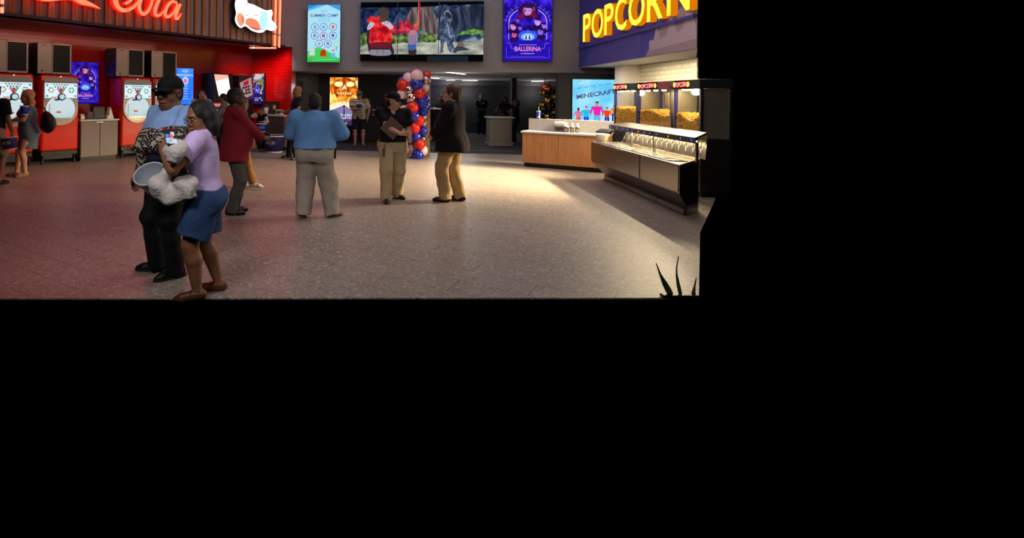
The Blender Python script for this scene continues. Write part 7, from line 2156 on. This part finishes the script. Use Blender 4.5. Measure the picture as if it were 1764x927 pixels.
q = MB(); q.box(-.13, .13, 0, .05, -.08, .08, M['dark_plastic']); q.build('housing', e); q = MB(); f = Face2D(q, -.12, -.07, -.001); f.rect(0, 0, .24, .14, glow('#5a0a06', .8)); f.text('EXIT', .12, .03, .08, glow('#ff4030', 2.0), width=.19); q.build('display', e)
q = MB(); q.tube([(0, .02, .08), (0, .02, zc - at(939, 149, 19.8).z)], .012, M['dark_plastic'], 6); q.build('hanger', e)

# ================================================================== FLOOR BITS AND PLANT
for i, (a, b_, lab) in enumerate(((188, 401, 'spilled popcorn kernel on the reddish floor, left one of the pair'), (209, 397, 'spilled popcorn kernel on the reddish floor, right one of the pair'))):
    p = on_z(a, b_)
    q = MB()
    for k in range(5): q.ball((rnd.uniform(-.012, .012), rnd.uniform(-.012, .012), .012 + rnd.uniform(0, .008)), rnd.uniform(.008, .013), M['popcorn'], 7)
    tag(q.build('popcorn_kernel', None, loc=p), lab, 'popcorn kernel', 'spilled popcorn')
M['leaf'] = banded('leaf_green', [(.3, '#1f3216'), (.5, '#34501f'), (.7, '#4c6a2c')], 30, .5, 'Z')
DPL = 4.42
pb = at(1172, 506, DPL)
pt_ = empty('potted_plant', Vector((pb.x, DPL - .02, .002)), 0, 'plant with long narrow green leaves at the lower right picture corner', 'plant')
q = MB(); q.box(-.17, .13, -.03, .03, 0, .022, M['black_plastic']); q.build('tray', pt_, bevel=.006)
def blade(pts, w0):
    P_ = [Vector(at(a, b_, d)) - pt_.location for a, b_, d in pts]
    P_ = [Vector(tuple(v)) for v in smooth_path([p[:] for p in P_], 5)]
    n = len(P_); vs = []; fs = []
    for i, p in enumerate(P_):
        t = i / (n - 1); w = w0 * (1 - t) ** .65 * (.75 + .5 * math.sin(PI * min(1, t * 1.4 + .1))) + .0008
        d = (P_[min(i + 1, n - 1)] - P_[max(i - 1, 0)]).normalized(); sd_ = d.cross(Vector((0, 1, .15))).normalized()
        for k_, (u, y_) in enumerate(((-1, .0), (-.5, .004), (0, .007), (.5, .004), (1, 0), (0, .012))): vs.append(p + sd_ * w * u + Vector((0, y_ if k_ < 5 else y_, 0)))
    for i in range(n - 1):
        for k_ in range(4): fs.append((6 * i + k_, 6 * i + k_ + 1, 6 * i + k_ + 7, 6 * i + k_ + 6))
        fs += [(6 * i + 4, 6 * i + 5, 6 * i + 11, 6 * i + 10), (6 * i + 5, 6 * i, 6 * i + 6, 6 * i + 11)]
    q = MB(); q.add(vs, fs, M['leaf'], True); q.build('leaf', pt_)
blade([(1157, 510, DPL), (1146, 490, DPL - .03), (1137, 472, DPL - .07), (1130.5, 453, DPL - .10)], .022)
blade([(1173, 510, DPL), (1168, 488, DPL - .02), (1165.5, 466, DPL - .05), (1169.5, 442, DPL - .06)], .014)
blade([(1194, 510, DPL), (1196, 496, DPL), (1200, 479, DPL)], .016)
